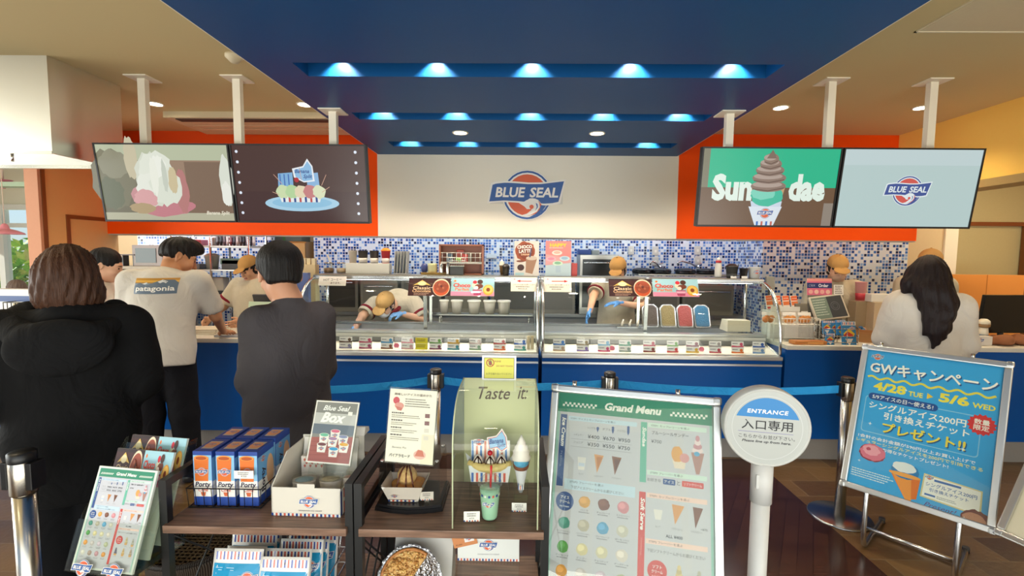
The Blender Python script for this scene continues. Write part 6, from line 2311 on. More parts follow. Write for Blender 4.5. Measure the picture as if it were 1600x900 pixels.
# cookie basket and mesh front
t = thing('cookie_basket', 'white wire basket of cookie bags with a mesh front panel', 'basket', (ux(1240), YR + .0, CZ0))
g = G('#ece8de')
w = .19
zb0, zb1 = uz(528, YR) - CZ0, uz(505, YR) - CZ0
for z in (.14, .19):
    g.tube([(-w, -.05, z), (w, -.05, z), (w, .06, z), (-w, .06, z)], .004, 6, True)
for i in range(15):
    X = -w + 2 * w * i / 14
    g.cyl((X, -.05, .14), (X, -.05, .19), .002, n=5)
for sx in (-w, w):
    for sy in (-.05, .06):
        g.cyl((sx, sy, 0), (sx, sy, .19), .004, n=6)
g.bb(-w, w, -.05, .06, .137, .14)
g.build('wires', 'paint', t)
g = G('#e6e2d8')
for i in range(25):
    X = -.10 + .26 * i / 24
    g.bb(X - .0015, X + .0015, -.058, -.054, .03, .13)
for i in range(11):
    z = .03 + .1 * i / 10
    g.bb(-.10, .16, -.060, -.056, z - .0015, z + .0015)
g.bb(-.105, .165, -.061, -.053, .126, .132).bb(-.105, .165, -.061, -.053, .028, .034)
g.build('mesh_panel', 'paint', t)
for i, (x, c) in enumerate(((1203, '#b87038'), (1236, '#c8823c'), (1260, '#c07a34'))):
    tt = thing('cookie_bag', ('clear bag of cookies at the case end of the wire basket', 'clear bag of cookies in the middle of the wire basket', 'clear bag of cookies at the tablet end of the wire basket')[i], 'cookie bag', (ux(x), YR + .005, CZ0 + .1405), (R(-20), 0, 0), 'cookie bags')
    g = G(c)
    for k in range(4):
        g.ball((-.03 + .02 * k, .004 * (k % 2), .035 + .012 * (k % 2)), (.026, .016, .028), 12)
    g.build('cookie', 'food', tt)
    G('#efe8e0').box((0, 0, .085), (.11, .004, .03), None, .002).build('bag_top', 'gloss', tt)
one(G('#b8743c').box((0, 0, .016), (.27, .08, .032), (0, 0, .02), .01).bb(-.10, .10, -.0405, .0405, .006, .026, 0, '#d89858'), 'brown_packet', 'gloss', 'long brown snack packet lying at the front of the till counter', 'packet', (ux(1264, FY + .06), FY + .06, CZ0))
# grey terminal
t = thing('card_terminal', 'grey card terminal with a white label beside the customer tablet', 'terminal', (ux(1254, YR + .1), YR + .13, CZ0))
G('#7a7468').box((0, 0, .15), (.10, .05, .30), (R(-8), 0, 0), .008).build('body', 'satin', t)
G('#f0ece4').box((0, -.052, .225), (.055, .003, .03), (R(-8), 0, 0)).build('label', 'print', t)
# tablet
YTB = YR + .06
a, b, c_ = at(1276, 498, YTB), at(1329, 497, YTB), at(1263, 462, YTB + .06)
t = thing('customer_tablet', 'tilted customer tablet in a pale frame on the till counter', 'tablet', ((a.x + b.x) / 2, YTB, a.z), (R(-24), R(-7), R(4)))
w, h = b.x - a.x + .012, .215
G('#d0c6b4').box((0, .012, h / 2), (w, .022, h), None, .006).build('frame', 'satin', t)
p = Pr(.0004)
p.rect(-w / 2 + .014, .012, w / 2 - .014, h - .014, '#4a4c50')
p.rect(-w / 2 + .014, .012, .0, h - .014, '#7a8a80')
p.lines(-w / 2 + .02, h - .04, w / 2 - .03, 7, .022, .007, '#c8d0c4', seed=4)
p.ring(.055, h * .52, .034, .038, '#6a6c74')
p.ring(.055, h * .52, .020, .023, '#6a6c74')
p.build('display', 'screen' if False else 'glossprint', t, fix=False)
G('#6a655c').box((0, .06, -.03), (.10, .06, .12), None, .006).build('stand', 'satin', t)
t = thing('tablet_stand', 'grey block carrying the customer tablet', 'stand', ((a.x + b.x) / 2, YTB + .09, CZ0))
G('#5c5850').bb(-.10, .10, -.04, .06, 0, a.z - CZ0 - .09, .005).build('block', 'satin', t)


def d_pinkcard(p, w, h):
    p.rect(0, 0, w, h, '#e2708c')
    p.rect(0, h * .42, w, h * .74, '#23346e')
    p.text('ご注文', w * .2, h * .58, w=w * .26, col='#dfe4f0')
    p.text('Order', w * .66, h * .58, w=w * .40, h=h * .2, col='#f4f4f8', bold=.03)
    for i in range(4):
        p.ell(w * (.15 + .23 * i), h * .2, w * .09, h * .13, ('#f0b0a8', '#f6c8b8')[i % 2], 14)
    p.rect(0, h * .84, w, h, '#ee9a90')


sheet('pink_card', 'pink sign with a navy band above the customer tablet', 'sign', 1261, 1300, 435, 461, YTB + .09, d_pinkcard, .003, None, 6)
sheet('price_card', 'small white printed card beside the pink sign', 'card', 1303, 1318, 445, 461, YTB + .09, lambda p, w, h: (p.rect(0, 0, w, h, '#f2ece2'), p.lines(w * .12, h * .82, w * .76, 5, h * .17, h * .08, '#6a5a54', seed=8)), .003, None, 6)
one(G('#8a8478').bb(-.15, .15, .0, .02, 0, at(1290, 461, YTB + .09).z - CZ0 + .002, .003), 'sign_rail', 'satin', 'grey rail holding up the pink sign behind the tablet', 'rail', (px2(1290, YTB + .1, 470), YTB + .095, CZ0))


# snack packets in a wire rack
def snack(name, lab, px, py, Y, w, h, rot, seed, group):
    p0 = at(px, py, Y)
    t = thing(name, lab, 'packet', tuple(p0), rot, group)
    G('#3f8ac0').box((0, 0, h / 2), (w, .014, h), None, .005).build('pack', 'gloss', t)
    p = Pr(.0003)
    p.xf = Matrix.Translation((0, -.0072, 0))
    p.rect(-w / 2 + .002, h * .84, w / 2 - .002, h - .003, '#f2ece4')
    p.stripes(-w / 2 + .004, h * .86, w / 2 - .004, h * .97, 14)
    p.poly([(-w * .4, h * .5), (0, h * .72), (w * .4, h * .5), (w * .3, h * .4), (-w * .3, h * .4)], '#e8c840')
    p.poly([(-w * .42, h * .42), (-w * .1, h * .6), (w * .3, h * .45), (w * .1, h * .36)], '#c83c30')
    p.poly([(-w * .3, h * .3), (-.02 * w, h * .02), (.25 * w, h * .3)], ('#e8e4da', '#e8c030', '#e0dcd4')[seed % 3])
    p.logo(w * .22, h * .72, w * .4, True)
    p.build('printed_face', 'print', t, fix=False)
    return t


t = thing('snack_rack', 'wire rack of blue snack packets at the edge of the till counter', 'rack', (ux(1312, FY + .06), FY + .08, CZ0))
g = G('#c8c8c4')
for z in (.02, .07, .13):
    g.tube([(-.14, -.045, z), (.14, -.045, z), (.14, .07, z + .03), (-.14, .07, z + .03)], .003, 6, True)
for X in (-.14, -.05, .05, .14):
    g.cyl((X, -.045, 0), (X, -.045, .13), .003, n=6).cyl((X, .07, 0), (X, .07, .19), .003, n=6)
g.build('wires', 'metal', t)
for i, (x, y, dy, w, h, lab) in enumerate(((1292, 522, .10, .07, .11, 'blue snack packet at the tablet end, back row of the wire rack'), (1305, 522, .115, .07, .11, 'blue snack packet second in the back row of the wire rack'), (1297, 539, .045, .07, .095, 'small blue snack packet low in the front row of the wire rack'), (1327, 541, .05, .115, .20, 'largest blue snack packet, front corner of the wire rack'), (1314, 524, .095, .075, .125, 'blue snack packet behind the largest one in the wire rack'))):
    snack('blue_snack_packet', lab, x, y, FY + dy, w, h, (R(-10), 0, 0), i, 'blue snack packets on the till counter')
# cardboard and boxes
t = thing('cardboard_tray', 'open brown cardboard tray before the long haired customer', 'tray', (ux(1358, YR), YR + .02, CZ0), R(-28))
G('#b08050').bb(-.13, .13, -.1, .1, 0, .006).bb(-.13, .13, -.1, -.094, .006, .08).bb(-.13, .13, .094, .1, .006, .08).bb(-.13, -.124, -.1, .1, .006, .08).bb(.124, .13, -.1, .1, .006, .06).build('tray', 'paint', t)
rbox(1354, 1382, 471, 503, YR + .28, '#cbb190', 'tan_carton', 'tan carton standing on the till counter before the long haired customer', 'carton', .16)
rbox(1384, 1402, 474, 503, YR + .3, '#d6c4a4', 'pale_carton', 'paler carton between the tan carton and the white blouse', 'carton', .14)
one(G('#ece6da').bb(-.1, .1, -.05, .05, 0, .07, .004), 'napkin_box', 'satin', 'white napkin box on the tan carton', 'box', (px2(1372, YR + .28, 470), YR + .28, at(1354, 471, YR + .28).z + .0008))
cup_thing('straw_cup', 'pink cup with red straws behind the till', 'cup', 1336, 1352, 441, 470, YR + .34, '#e09a98', '#b8303c', None, None, None, at(1340, 470, YR + .34).z)
one(G('#a08a6c').bb(-.07, .07, -.05, .05, 0, at(1340, 470, YR + .34).z - CZ0 - .0005, .003), 'carton_stand', 'satin', 'brown box under the pink straw cup', 'box', (px2(1344, YR + .34, 470), YR + .34, CZ0))
# behind and past the long haired customer
one(G('#f09a48').bb(0, .72, 0, .05, 0, at(1500, 429, 4.75).z).bb(.345, .352, -.002, 0, 0, at(1500, 429, 4.75).z, 0, '#c87830'), 'low_partition', 'satin', 'low orange partition behind the long haired customer', 'partition', (px2(1488, 4.75), 4.75, 0))
ym = FY + .3
m0 = at(1526, 522, ym)
t = thing('till_monitor', 'black till monitor seen from behind at the end of the counter', 'monitor', (m0.x + .22, ym, CZ0), R(4))
G('#0d0d0f').box((0, 0, .235), (.44, .03, .33), (R(6), 0, 0), .006).build('housing', 'gloss', t)
G('#151517').bb(-.10, .10, -.08, .08, 0, .012).cyl((0, .02, .01), (0, .02, .1), .02).build('stand', 'satin', t)
p = at(1541, 508, FY + .16)
t = thing('sauce_bottle', 'squat bottle with a cream cap before the black monitor', 'bottle', (p.x, FY + .18, CZ0))
G('#3f6a94').lathe([(.05, 0), (.055, .02), (.05, .06), (.03, .075)]).build('base', 'satin', t)
G('#e8dcc4').lathe([(.03, .075), (.034, .08), (.03, .12), (.028, .135)]).build('neck', 'satin', t)
G('#8a6a44').lathe([(.031, .135), (.040, .145), (.041, .165)]).build('band', 'satin', t)
G('#efe4c8').lathe([(.041, .165), (.038, .19), (.022, .205), (0, .209)]).build('cap', 'satin', t)
t = thing('emblem_box', 'small white box with a blue emblem before the squat bottle', 'box', (at(1537, 523, FY + .07).x, FY + .08, CZ0))
G('#ddd4c8').bb(-.085, .085, 0, .06, 0, .075, .003).build('box', 'satin', t)
p = Pr(.0004)
p.logo(-.02, .042, .07, True)
p.build('emblem', 'print', t, fix=False)
t = thing('leather_bag', 'crumpled brown bag lying at the end of the till counter', 'bag', (at(1578, 535, FY + .1).x, FY + .16, CZ0))
f = Field(.007, .03)
rr = np.random.RandomState(2)
for i in range(14):
    f.ell((rr.uniform(-.2, .2), rr.uniform(-.06, .08), .022 + .03 * rr.rand()), (rr.uniform(.04, .08), rr.uniform(.03, .05), rr.uniform(.018, .035)), None)
V_, Q_ = f.mesh(folds(.008, 3, 4))
V_[:, 2] = np.maximum(V_[:, 2], 0)
skinned('bag_body', [(V_, Q_, '#9a6444')], 'cloth', t)

# ------------------------------------------------------------------ product racks in the foreground
RZ = .88
RY0, RY1 = 1.245, 1.62


def rack(x0, x1, label):
    t = thing('product_rack', label, 'rack', ((x0 + x1) / 2, RY0, 0), 0, 'product racks')
    w, d = (x1 - x0) / 2, RY1 - RY0
    for nm, z in (('shelf', RZ), ('shelf', .56), ('shelf', .2)):
        G('#6f5442').bb(-w + .012, w - .012, 0, d, z - .022, z, .002).build(nm, 'shelfwood', t)
    for sx in (-1, 1):
        X = sx * (w - .008)
        G('#171717').bb(X - .011, X + .011, .012, .034, 0, RZ + .125).build('leg', 'satin', t)
        G('#171717').bb(X - .011, X + .011, d - .034, d - .012, 0, RZ + .125).build('leg', 'satin', t)
        G('#171717').bb(X - .0105, X + .0105, .034, d - .034, RZ + .103, RZ + .125).build('top_rail', 'satin', t)
        G('#171717').bb(X - .008, X + .008, .034, d - .034, RZ - .045, RZ - .023).build('side_rail', 'satin', t)
        G('#171717').bb(X - .008, X + .008, .034, d - .034, .52, .537).build('side_rail', 'satin', t)
        G('#171717').bb(X - .008, X + .008, .034, d - .034, .16, .177).build('side_rail', 'satin', t)
        G('#202020').tube([(X, .03, .54), (X, d - .03, RZ - .04)], .003, 6).tube([(X, .03, RZ - .04), (X, d - .03, .54)], .003, 6).build('cross_wire', 'satin', t)
    return t


RXL0, RXL1 = -1.005, -.462
RXR0, RXR1 = -.452, .090
rack(RXL0, RXL1, 'black framed wooden rack carrying the blue cone boxes and the white carton')
rack(RXR0, RXR1, 'black framed wooden rack carrying the clear tasting case')


def px3(x, Y, y=800):
    return at(x, y, Y).x


# cone boxes in a wire basket
def cone_box(label, x, y, seed=0):
    w, d, h = .058, .095, .168
    t = thing('cone_box', label, 'box', (x, y, RZ + .0035), 0, 'blue boxes of rolled cones')
    G('#23479a').bb(-w / 2, w / 2, 0, d, 0, h, .0015).build('carton', 'print', t)
    p = Pr(.00025)
    p.rect(-w / 2 + .0015, .028, w / 2 - .0015, h - .012, '#8cc4e4')
    p.rect(-w / 2 + .0015, .028, w / 2 - .0015, .078, '#f2efe6')
    p.poly([(-w * .40, .076), (w * .28, .076), (w * .34, h - .018), (-w * .43, h - .018)], '#e2752c')
    p.ell(-w * .05, h - .02, w * .37, .008, '#f09a48', 20)
    p.ell(-w * .05, h - .021, w * .29, .0055, '#b8521c', 20)
    p.rect(-w * .40, .112, w * .30, .115, '#c86424')
    p.logo(-w * .04, .105, w * .66, True)
    p.text('Porty', 0, .064, w=w * .82, h=.020, col='#2a2440', bold=.03, shear=.2)
    p.text('Cone', 0, .049, w=w * .5, h=.010, col='#d8604a', bold=.02, shear=.2)
    p.poly([(-w * .14, .042), (w * .14, .042), (w * .10, .030), (-w * .08, .030)], '#d8683a')
    p.ell(w * .28, .036, w * .16, .006, '#f8f6f0', 14)
    p.build('front_print', 'print', t, fix=False)
    # side print
    p = Pr(.00025)
    p.xf = Matrix.Translation((w / 2, 0, 0)) @ Matrix.Rotation(R(90), 4, 'Z')
    p.rect(.0, .028, d - .002, .075, '#f2efe6')
    p.rect(.0, .075, d - .002, h - .02, '#6aa8d8')
    p.ell(d * .72, .085, d * .22, .05, '#e8b88a', 20)
    p.logo(d * .3, h - .032, d * .3, True)
    p.text('Porty', d * .32, .072, w=.075, h=.026, col='#241c30', bold=.03, rot=R(90))
    p.build('side_print', 'print', t, fix=False)
    p = Pr(.00025)
    p.xf = Matrix.Translation((0, 0, h)) @ Matrix.Rotation(R(-90), 4, 'X')
    p.poly([(-w * .3, .02), (w * .3, .02), (w * .34, .075), (-w * .34, .075)], '#c8b8a0')
    p.ell(0, .048, w * .34, .022, '#e8a070', 18)
    p.logo(0, .05, w * .4, True)
    p.build('top_print', 'print', t, fix=False)
    return t


q = atz(304, 791, RZ)
bx0, by0 = q.x + .029, q.y
for j in (1, 0):
    for i in range(3):
        lab = (('blue cone box at the menu leaflet end of the front row', 'blue cone box in the middle of the front row', 'blue cone box in the front row behind the price tag'),
               ('blue cone box at the menu leaflet end of the back row', 'blue cone box in the middle of the back row', 'blue cone box in the back row beside the white carton'))[j][i]
        cone_box(lab, bx0 + i * .069, by0 + j * .104)
t = thing('wire_basket', 'low black wire basket holding the blue cone boxes', 'basket', (bx0 + .069, by0 + .1, RZ))
g = G('#17171a')
w, d0, d1 = .112, -.112, .115
for z, k in ((.0025, .97), (.062, 1.0)):
    g.tube([(-w * k, d0 * k, z), (w * k, d0 * k, z), (w * k, d1 * k, z), (-w * k, d1 * k, z)], .0022, 6, True)
for i in range(10):
    X = -w + 2 * w * i / 9
    g.tube([(X, d0, .062), (X * .97, d0 * .97, .0025), (X * .97, d1 * .97, .0025), (X, d1, .062)], .0013, 5)
for i in range(1, 8):
    Y = d0 + (d1 - d0) * i / 8
    g.tube([(-w, Y, .062), (-w * .97, Y * .97, .0025), (w * .97, Y * .97, .0025), (w, Y, .062)], .0013, 5)
g.build('wires', 'satin', t)


def ptag(label, loc, yaw=0, w=.05, h=.026, lean=15, stripe=True, group='price tags'):
    t = thing('price_tag', label, 'price tag', loc, (R(-lean), 0, yaw), group)
    G('#f4f1ea').bb(-w / 2, w / 2, 0, .0012, 0, h).build('card', 'print', t)
    p = Pr(.0003)
    p.lines(-w * .3, h * .72, w * .6, 2, h * .2, h * .09, '#5a5650', seed=3)
    p.text('¥350', 0, h * .32, w=w * .3, col='#3a3634')
    if stripe:
        p.stripes(-w / 2, 0, w / 2, h * .14, 12)
    p.build('printed_face', 'print', t, fix=False)
    G('#e8e8e8').bb(-.006, .006, .001, .004, -.008, h * .4).build('clip', 'acrylic', t)
    return t


q = at(381, 748, by0 - .02)
ptag('white price tag clipped to the wire basket of cone boxes', tuple(q), 0, .058, .024, 0, False)

# white carton set with cups and a standing poster
q = atz(424, 806, RZ)
cw, cd, ch = .205, .20, .085
t = thing('gift_carton', 'open white gift carton with a striped hem, showing cups inside', 'carton', (q.x + cw / 2, q.y, RZ + .0008), R(-1.5))
g = G('#d8d2c4')
g.bb(-cw / 2, cw / 2, 0, .003, 0, ch).bb(-cw / 2, cw / 2, 0, cd, 0, .003)
g.prismx([(0, 0), (cd, 0), (cd, .155), (cd * .45, .155), (0, ch)], -cw / 2, -cw / 2 + .003)
g.prismx([(0, 0), (cd, 0), (cd, ch), (0, ch * .9)], cw / 2 - .003, cw / 2)
g.bb(-cw * .12, cw * .13, -.001, .002, ch, ch + .012)
g.bb(-cw / 2, cw / 2, cd - .003, cd, 0, .165)
g.build('tray', 'print', t)
G('#f0ebe0').prismx([(cd - .002, .165), (cd + .05, .165), (cd + .045, .18), (cd + .01, .19)], -cw * .38, cw / 2).prismx([(cd * .78, 0), (cd * .80, 0), (cd + .0, .16), (cd - .01, .16)], -cw * .46, cw * .42).build('lid_flap', 'print', t)
p = Pr(.0003)
p.xf = Matrix.Translation((0, -.001, 0))
p.logo(.01, ch * .52, .056)
p.text('OKINAWAN ICE CREAM', .012, ch * .20, w=.07, col='#6a6a70')
p.stripes(-cw / 2, 0, cw / 2, .008, 34)
p.build('front_print', 'print', t, fix=False)
p = Pr(.0003)
p.xf = Matrix.Translation((cw / 2, 0, 0)) @ Matrix.Rotation(R(90), 4, 'Z')
p.stripes(.0, 0.002, cd - .02, ch * .88, 16)
p.poly([(.02, ch * .55), (cd - .03, ch * .80), (cd - .03, ch * .68), (.02, ch * .42)], '#efe6d0')
p.build('side_print', 'print', t, fix=False)
for i, (x, y, c, lab) in enumerate(((-.045, .075, '#9ab8c0', 'clear lidded cup with a pale blue swirl in the white carton'), (.035, .085, '#cfc09c', 'clear lidded cup with a cream top in the white carton'), (.082, .10, '#d8a898', 'small pink cup at the striped side of the white carton'))):
    r = .034 if i < 2 else .016
    m = t.matrix_basis @ Vector((x, y, .0035))
    tt = thing('ice_cup', lab, 'cup', tuple(m), (R(-8), 0, 0), 'cups in the white carton')
    G('#f0e8dc').lathe([(r * .75, .005), (r, .062), (r * 1.04, .066)], n=24).build('cup', 'satin', tt)
    G(c).lathe([(r * .98, .064), (r * .6, .068), (0, .071)], n=24).build('ice', 'food', tt)
    G().lathe([(r * 1.06, .066), (r * 1.06, .074), (r * .95, .078), (0, .08)], n=24).build('lid', 'acrylic', tt)
m = t.matrix_basis @ Vector((-.045, .135, .0035))
tt = thing('inner_box', 'small white box with a red heart pattern inside the carton', 'box', tuple(m))
G('#efe4d8').bb(-.035, .035, 0, .03, 0, .115, .002).build('box', 'print', tt)
p = Pr(.0003)
for i in range(4):
    for k in range(3):
        p.poly([(-.027 + i * .018 + (k % 2) * .006, .085 + k * .01), (-.023 + i * .018 + (k % 2) * .006, .09 + k * .01), (-.019 + i * .018 + (k % 2) * .006, .085 + k * .01), (-.023 + i * .018 + (k % 2) * .006, .078 + k * .01)], '#d8705a')
p.build('pattern', 'print', tt, fix=False)


def d_box(p, w, h):
    p.rect(0, 0, w, h, '#f0ece4')
    b = w * .03
    p.rect(b, b, w - b, h - b, '#8a8a86')
    p.rect(b, h * .62, w - b, h * .80, '#c4c4c0')
    p.rect(b, h * .46, w - b, h * .62, '#6a7684')
    p.poly([(b, h * .40), (w - b, h * .44), (w - b, b), (b, b)], '#a8605a')
    for i in range(5):
        p.line([(b, h * (.05 + .07 * i)), (w - b, h * (.09 + .07 * i))], h * .005, '#8a4a48')
    p.text('Blue Seal', w * .5, h * .885, w=w * .62, h=h * .085, col='#fbfaf6', bold=.02, shear=.35)
    p.text('Box', w * .46, h * .73, w=w * .58, h=h * .17, col='#fbfaf6', bold=.04, shear=.35)
    p.rect(w * .78, h * .78, w * .88, h * .84, '#f4f2ec')
    for x, z, c in ((.56, .46, '#d86a88'), (.32, .39, '#70c0a0'), (.53, .34, '#a884a8'), (.76, .38, '#8a94b8'), (.30, .24, '#7a4a4c'), (.58, .18, '#3c9cd0'), (.80, .26, '#e0a83c')):
        p.poly([(w * (x - .11), h * (z + .05)), (w * (x + .11), h * (z + .05)), (w * (x + .09), h * (z - .07)), (w * (x - .09), h * (z - .07))], '#f2eee8')
        p.ell(w * x, h * (z + .055), w * .115, h * .032, '#f6f2ea', 18)
        p.ell(w * x, h * (z + .057), w * .098, h * .025, c, 18)
        p.logo(w * x, h * (z - .01), w * .12, True)


def leaning(name, label, cat, origin, w, h, yaw, tilt, draw, roll=0.0, thick=.003, frame=None, mat='print'):
    """a panel with its lower left front corner at origin"""
    t = thing(name, label, cat, tuple(origin), (R(-tilt), roll, R(yaw)))
    t.rotation_euler = (Matrix.Rotation(R(yaw), 3, 'Z') @ Matrix.Rotation(R(-tilt), 3, 'X') @ Matrix.Rotation(roll, 3, 'Y')).to_euler()
    t.matrix_basis = Matrix.LocRotScale(t.location, t.rotation_euler, None)
    G('#e8e6e0').bb(0, w, 0, thick, 0, h).build('panel', 'satin', t)
    p = Pr(.0003)
    draw(p, w, h)
    p.build('printed_face', mat, t, fix=False)
    return t


t = leaning('box_poster', 'small standing poster of ice cream cups behind the white carton', 'poster', at(478, 722, 1.415), .148, .19, -7.8, 21, d_box)
G('#dfeaf0').bb(-.003, .151, -.0045, .004, -.004, .194).build('acrylic_sleeve', 'acrylic', t)
G('#dfeaf0').bb(.01, .138, .004, .02, -.035, .01).build('easel_foot', 'acrylic', t)

# ------------------------------------------------------------------ right hand rack: waffle display
q = atz(583, 800, RZ)
dw, dd, dh = .205, .175, .145
t = thing('smoked_display', 'smoked clear cover on a black base over the waffle dish', 'display case', (q.x + dw / 2 + .002, q.y - .012, RZ + .0008))
fr_ = [(-dw / 2, .02), (-dw / 4, .006), (0, 0), (dw / 4, .006), (dw / 2, .02), (dw / 2, dd), (-dw / 2, dd)]
g = G('#141416')
n = len(fr_)
for (z0, z1, k) in ((0, .012, 1.0), (.012, .02, .96)):
    vs = [(x * k, y * k + (1 - k) * dd / 2, z0) for x, y in fr_] + [(x * k * .98, y * k + (1 - k) * dd / 2, z1) for x, y in fr_]
    g.add(vs, [(i, (i + 1) % n, n + (i + 1) % n, n + i) for i in range(n)] + [tuple(range(n - 1, -1, -1)), tuple(range(n, 2 * n))], False)
g.build('base', 'gloss', t)
g = G()
fr2 = [(x * .9, y * .9 + .01) for x, y in fr_]
vs = [(x, y, .02) for x, y in fr2] + [(x * .98, y * .98, dh) for x, y in fr2]
g.add(vs, [(i, (i + 1) % n, n + (i + 1) % n, n + i) for i in range(n)] + [tuple(range(n, 2 * n))], False)
g.build('cover', 'smoke', t)
for sx in (-1, 1):
    for yy in (.035, dd * .87):
        G('#d8d8d8').cyl((sx * dw * .40, yy, dh), (sx * dw * .40, yy, dh + .004), .006, n=12).build('corner_stud', 'metal', t)
DISP = t
b = t.matrix_basis @ Vector((-.015, .07, .0205))
t = thing('waffle_tray', 'white paper tray with ice cream on a caramel waffle under the smoked cover', 'dessert', tuple(b))
g = G('#f2ece4')
lo, hi_ = [(-.048, -.035), (.04, -.035), (.04, .035), (-.048, .035)], [(-.068, -.048), (.056, -.048), (.06, .05), (-.066, .05)]
for i in range(4):
    a0, a1 = lo[i], lo[(i + 1) % 4]
    c0, c1 = hi_[i], hi_[(i + 1) % 4]
    z = .055 if i in (1, 3) else .05
    g.add([(*a0, 0), (*a1, 0), (*c1, z), (*c0, z)], [(0, 1, 2, 3)], False)
    g.add([(a0[0] * .96, a0[1] * .96, .002), (a1[0] * .96, a1[1] * .96, .002), (c1[0] * .97, c1[1] * .97, z), (c0[0] * .97, c0[1] * .97, z)], [(3, 2, 1, 0)], False)
g.add([(*q_, 0) for q_ in lo], [(0, 1, 2, 3)], False)
g.build('paper_tray', 'print', t, fix=False)
p = Pr(.0003)
p.xf = Matrix.Translation((-.004, -.0385, .0)) @ Matrix.Rotation(R(14.5), 4, 'X')
p.stripes(-.045, .002, .04, .008, 14)
p.logo(-.025, .022, .018, True)
p.build('tray_print', 'print', t, fix=False)
g = G('#e0a04c')
for x, y, z, s_ in ((-.02, -.012, .026, .022), (.022, -.005, .028, .024), (.0, .018, .030, .026), (-.03, .016, .03, .02), (.03, .02, .034, .02)):
    g.ball((x, y, z), (s_ * 1.2, s_, s_ * .8), 14)
g.build('waffle', 'food', t)
G('#ecc684').ball((-.002, .004, .062), (.030, .029, .030), 24, None, lambda q_: 1 + .04 * math.sin(q_.x * 14) * math.cos(q_.z * 11)).build('ice_cream_scoop', 'food', t)
g = G('#6a2a10')
for a in (-.6, .1, .7):
    g.tube([(-.002 + .012 * math.sin(a), .002, .094), (-.002 + .028 * math.sin(a), -.019, .078), (-.002 + .036 * math.sin(a), -.026, .058), (-.002 + .045 * math.sin(a), -.034, .036)], [.003, .003, .0025, .002], 6)
g.build('caramel_sauce', 'gloss', t)
b = DISP.matrix_basis @ Vector((.052, .030, .0285))
ptag('small white price tag under the smoked cover, beside the waffle tray', tuple(b), R(6), .040, .024, 10)


def d_info(p, w, h):
    p.rect(0, 0, w, h, '#efe9d6')
    p.rect(w * .74, 0, w, h * .4, '#e6dcc0')
    p.text('美味しいアイスの温めかた', w * .5, h * .93, w=w * .80, h=h * .035, col='#7a5a3c', bold=.02)
    p.ell(w * .15, h * .84, w * .07, h * .05, '#c83c48', 16)
    p.ell(w * .22, h * .77, w * .10, h * .045, '#d89080', 16)
    p.poly([(w * .14, h * .76), (w * .30, h * .74), (w * .27, h * .70), (w * .18, h * .71)], '#c86a58')
    p.lines(w * .34, h * .86, w * .56, 4, h * .032, h * .013, '#6a5c4a', seed=2)
    for z in (.66, .56, .46, .36):
        p.lines(w * .07, h * z, w * .26, 1, .01, h * .018, '#4a3e30', .1, seed=int(z * 100))
        p.lines(w * .07, h * (z - .03), w * .62, 2, h * .025, h * .011, '#8a7c68', seed=int(z * 90))
        p.rect(w * .78, h * (z - .035), w * .88, h * (z + .02), '#7a4a48' if z > .5 else '#d8d0c0')
    p.text('Banana Pie', w * .28, h * .20, w=w * .3, h=h * .025, col='#4a3e30', shear=.2)
    p.text('パイアラモード', w * .30, h * .09, w=w * .44, h=h * .045, col='#3a3028', bold=.03)
    p.ell(w * .72, h * .12, w * .13, h * .06, '#e0b0a0', 18)
    p.poly([(w * .62, h * .10), (w * .82, h * .10), (w * .78, h * .18), (w * .68, h * .19)], '#c8684c')


t = leaning('info_stand', 'clear stand with a cream printed sheet on top of the smoked cover', 'info stand', (-.392, 1.345, RZ + .152), .148, .212, -9, 12, d_info)
G().bb(-.002, .150, -.004, .005, -.003, .216).build('acrylic_sleeve', 'acrylic', t)
G().bb(0, .148, .004, .05, -.003, .001).build('acrylic_foot', 'acrylic', t)

# clear tasting case
q0, q1 = atz(704, 829, RZ), atz(842, 830, RZ)
TX, TW, TYY = (q0.x + q1.x) / 2, (q1.x - q0.x) / 2 - .004, RY0 + .012
TD_ = .30
t = thing('tasting_case', 'tall clear curved display case with a pale green back panel', 'display case', (TX, TYY, RZ + .0005))
hh = at(770, 590, TYY + TD_ - .02).z - RZ
prof = [(0, 0)] + [(0.0, hh - .13)] + [(.15 * (1 - math.cos(a)), hh - .13 + .13 * math.sin(a)) for a in [PI / 2 * i / 8 for i in range(1, 9)]] + [(TD_ - .03, hh)]
g = G()
for (a0, z0), (a1, z1) in zip(prof, prof[1:]):
    g.add([(-TW, a0, z0), (TW, a0, z0), (TW, a1, z1), (-TW, a1, z1)], [(0, 1, 2, 3)], True)
g.build('curved_front', 'acrylic', t)
for sx in (-1, 1):
    pl = prof + [(TD_ - .03, 0)]
    G().prismx(pl, sx * TW - .0015, sx * TW + .0015).build('side_pane', 'acrylic', t)
    G('#cfd8b0').tube([(sx * TW, a, z) for a, z in prof], .0022, 6).build('bright_edge', 'satin', t)
G('#c9cda0').bb(-TW, TW, TD_ - .03, TD_ - .026, 0, hh).build('back_panel', 'print', t)
p2 = Pr(.0003)
p2.xf = Matrix.Translation((.012, TD_ - .031, 0))
p2.text('Taste', -.03, hh - .050, w=.105, h=.042, col='#5a4a3c', bold=.005, shear=.35)
p2.text('it:', .065, hh - .048, w=.034, h=.042, col='#5a4a3c', bold=.005, shear=.35)
p2.build('back_print', 'print', t, fix=False)
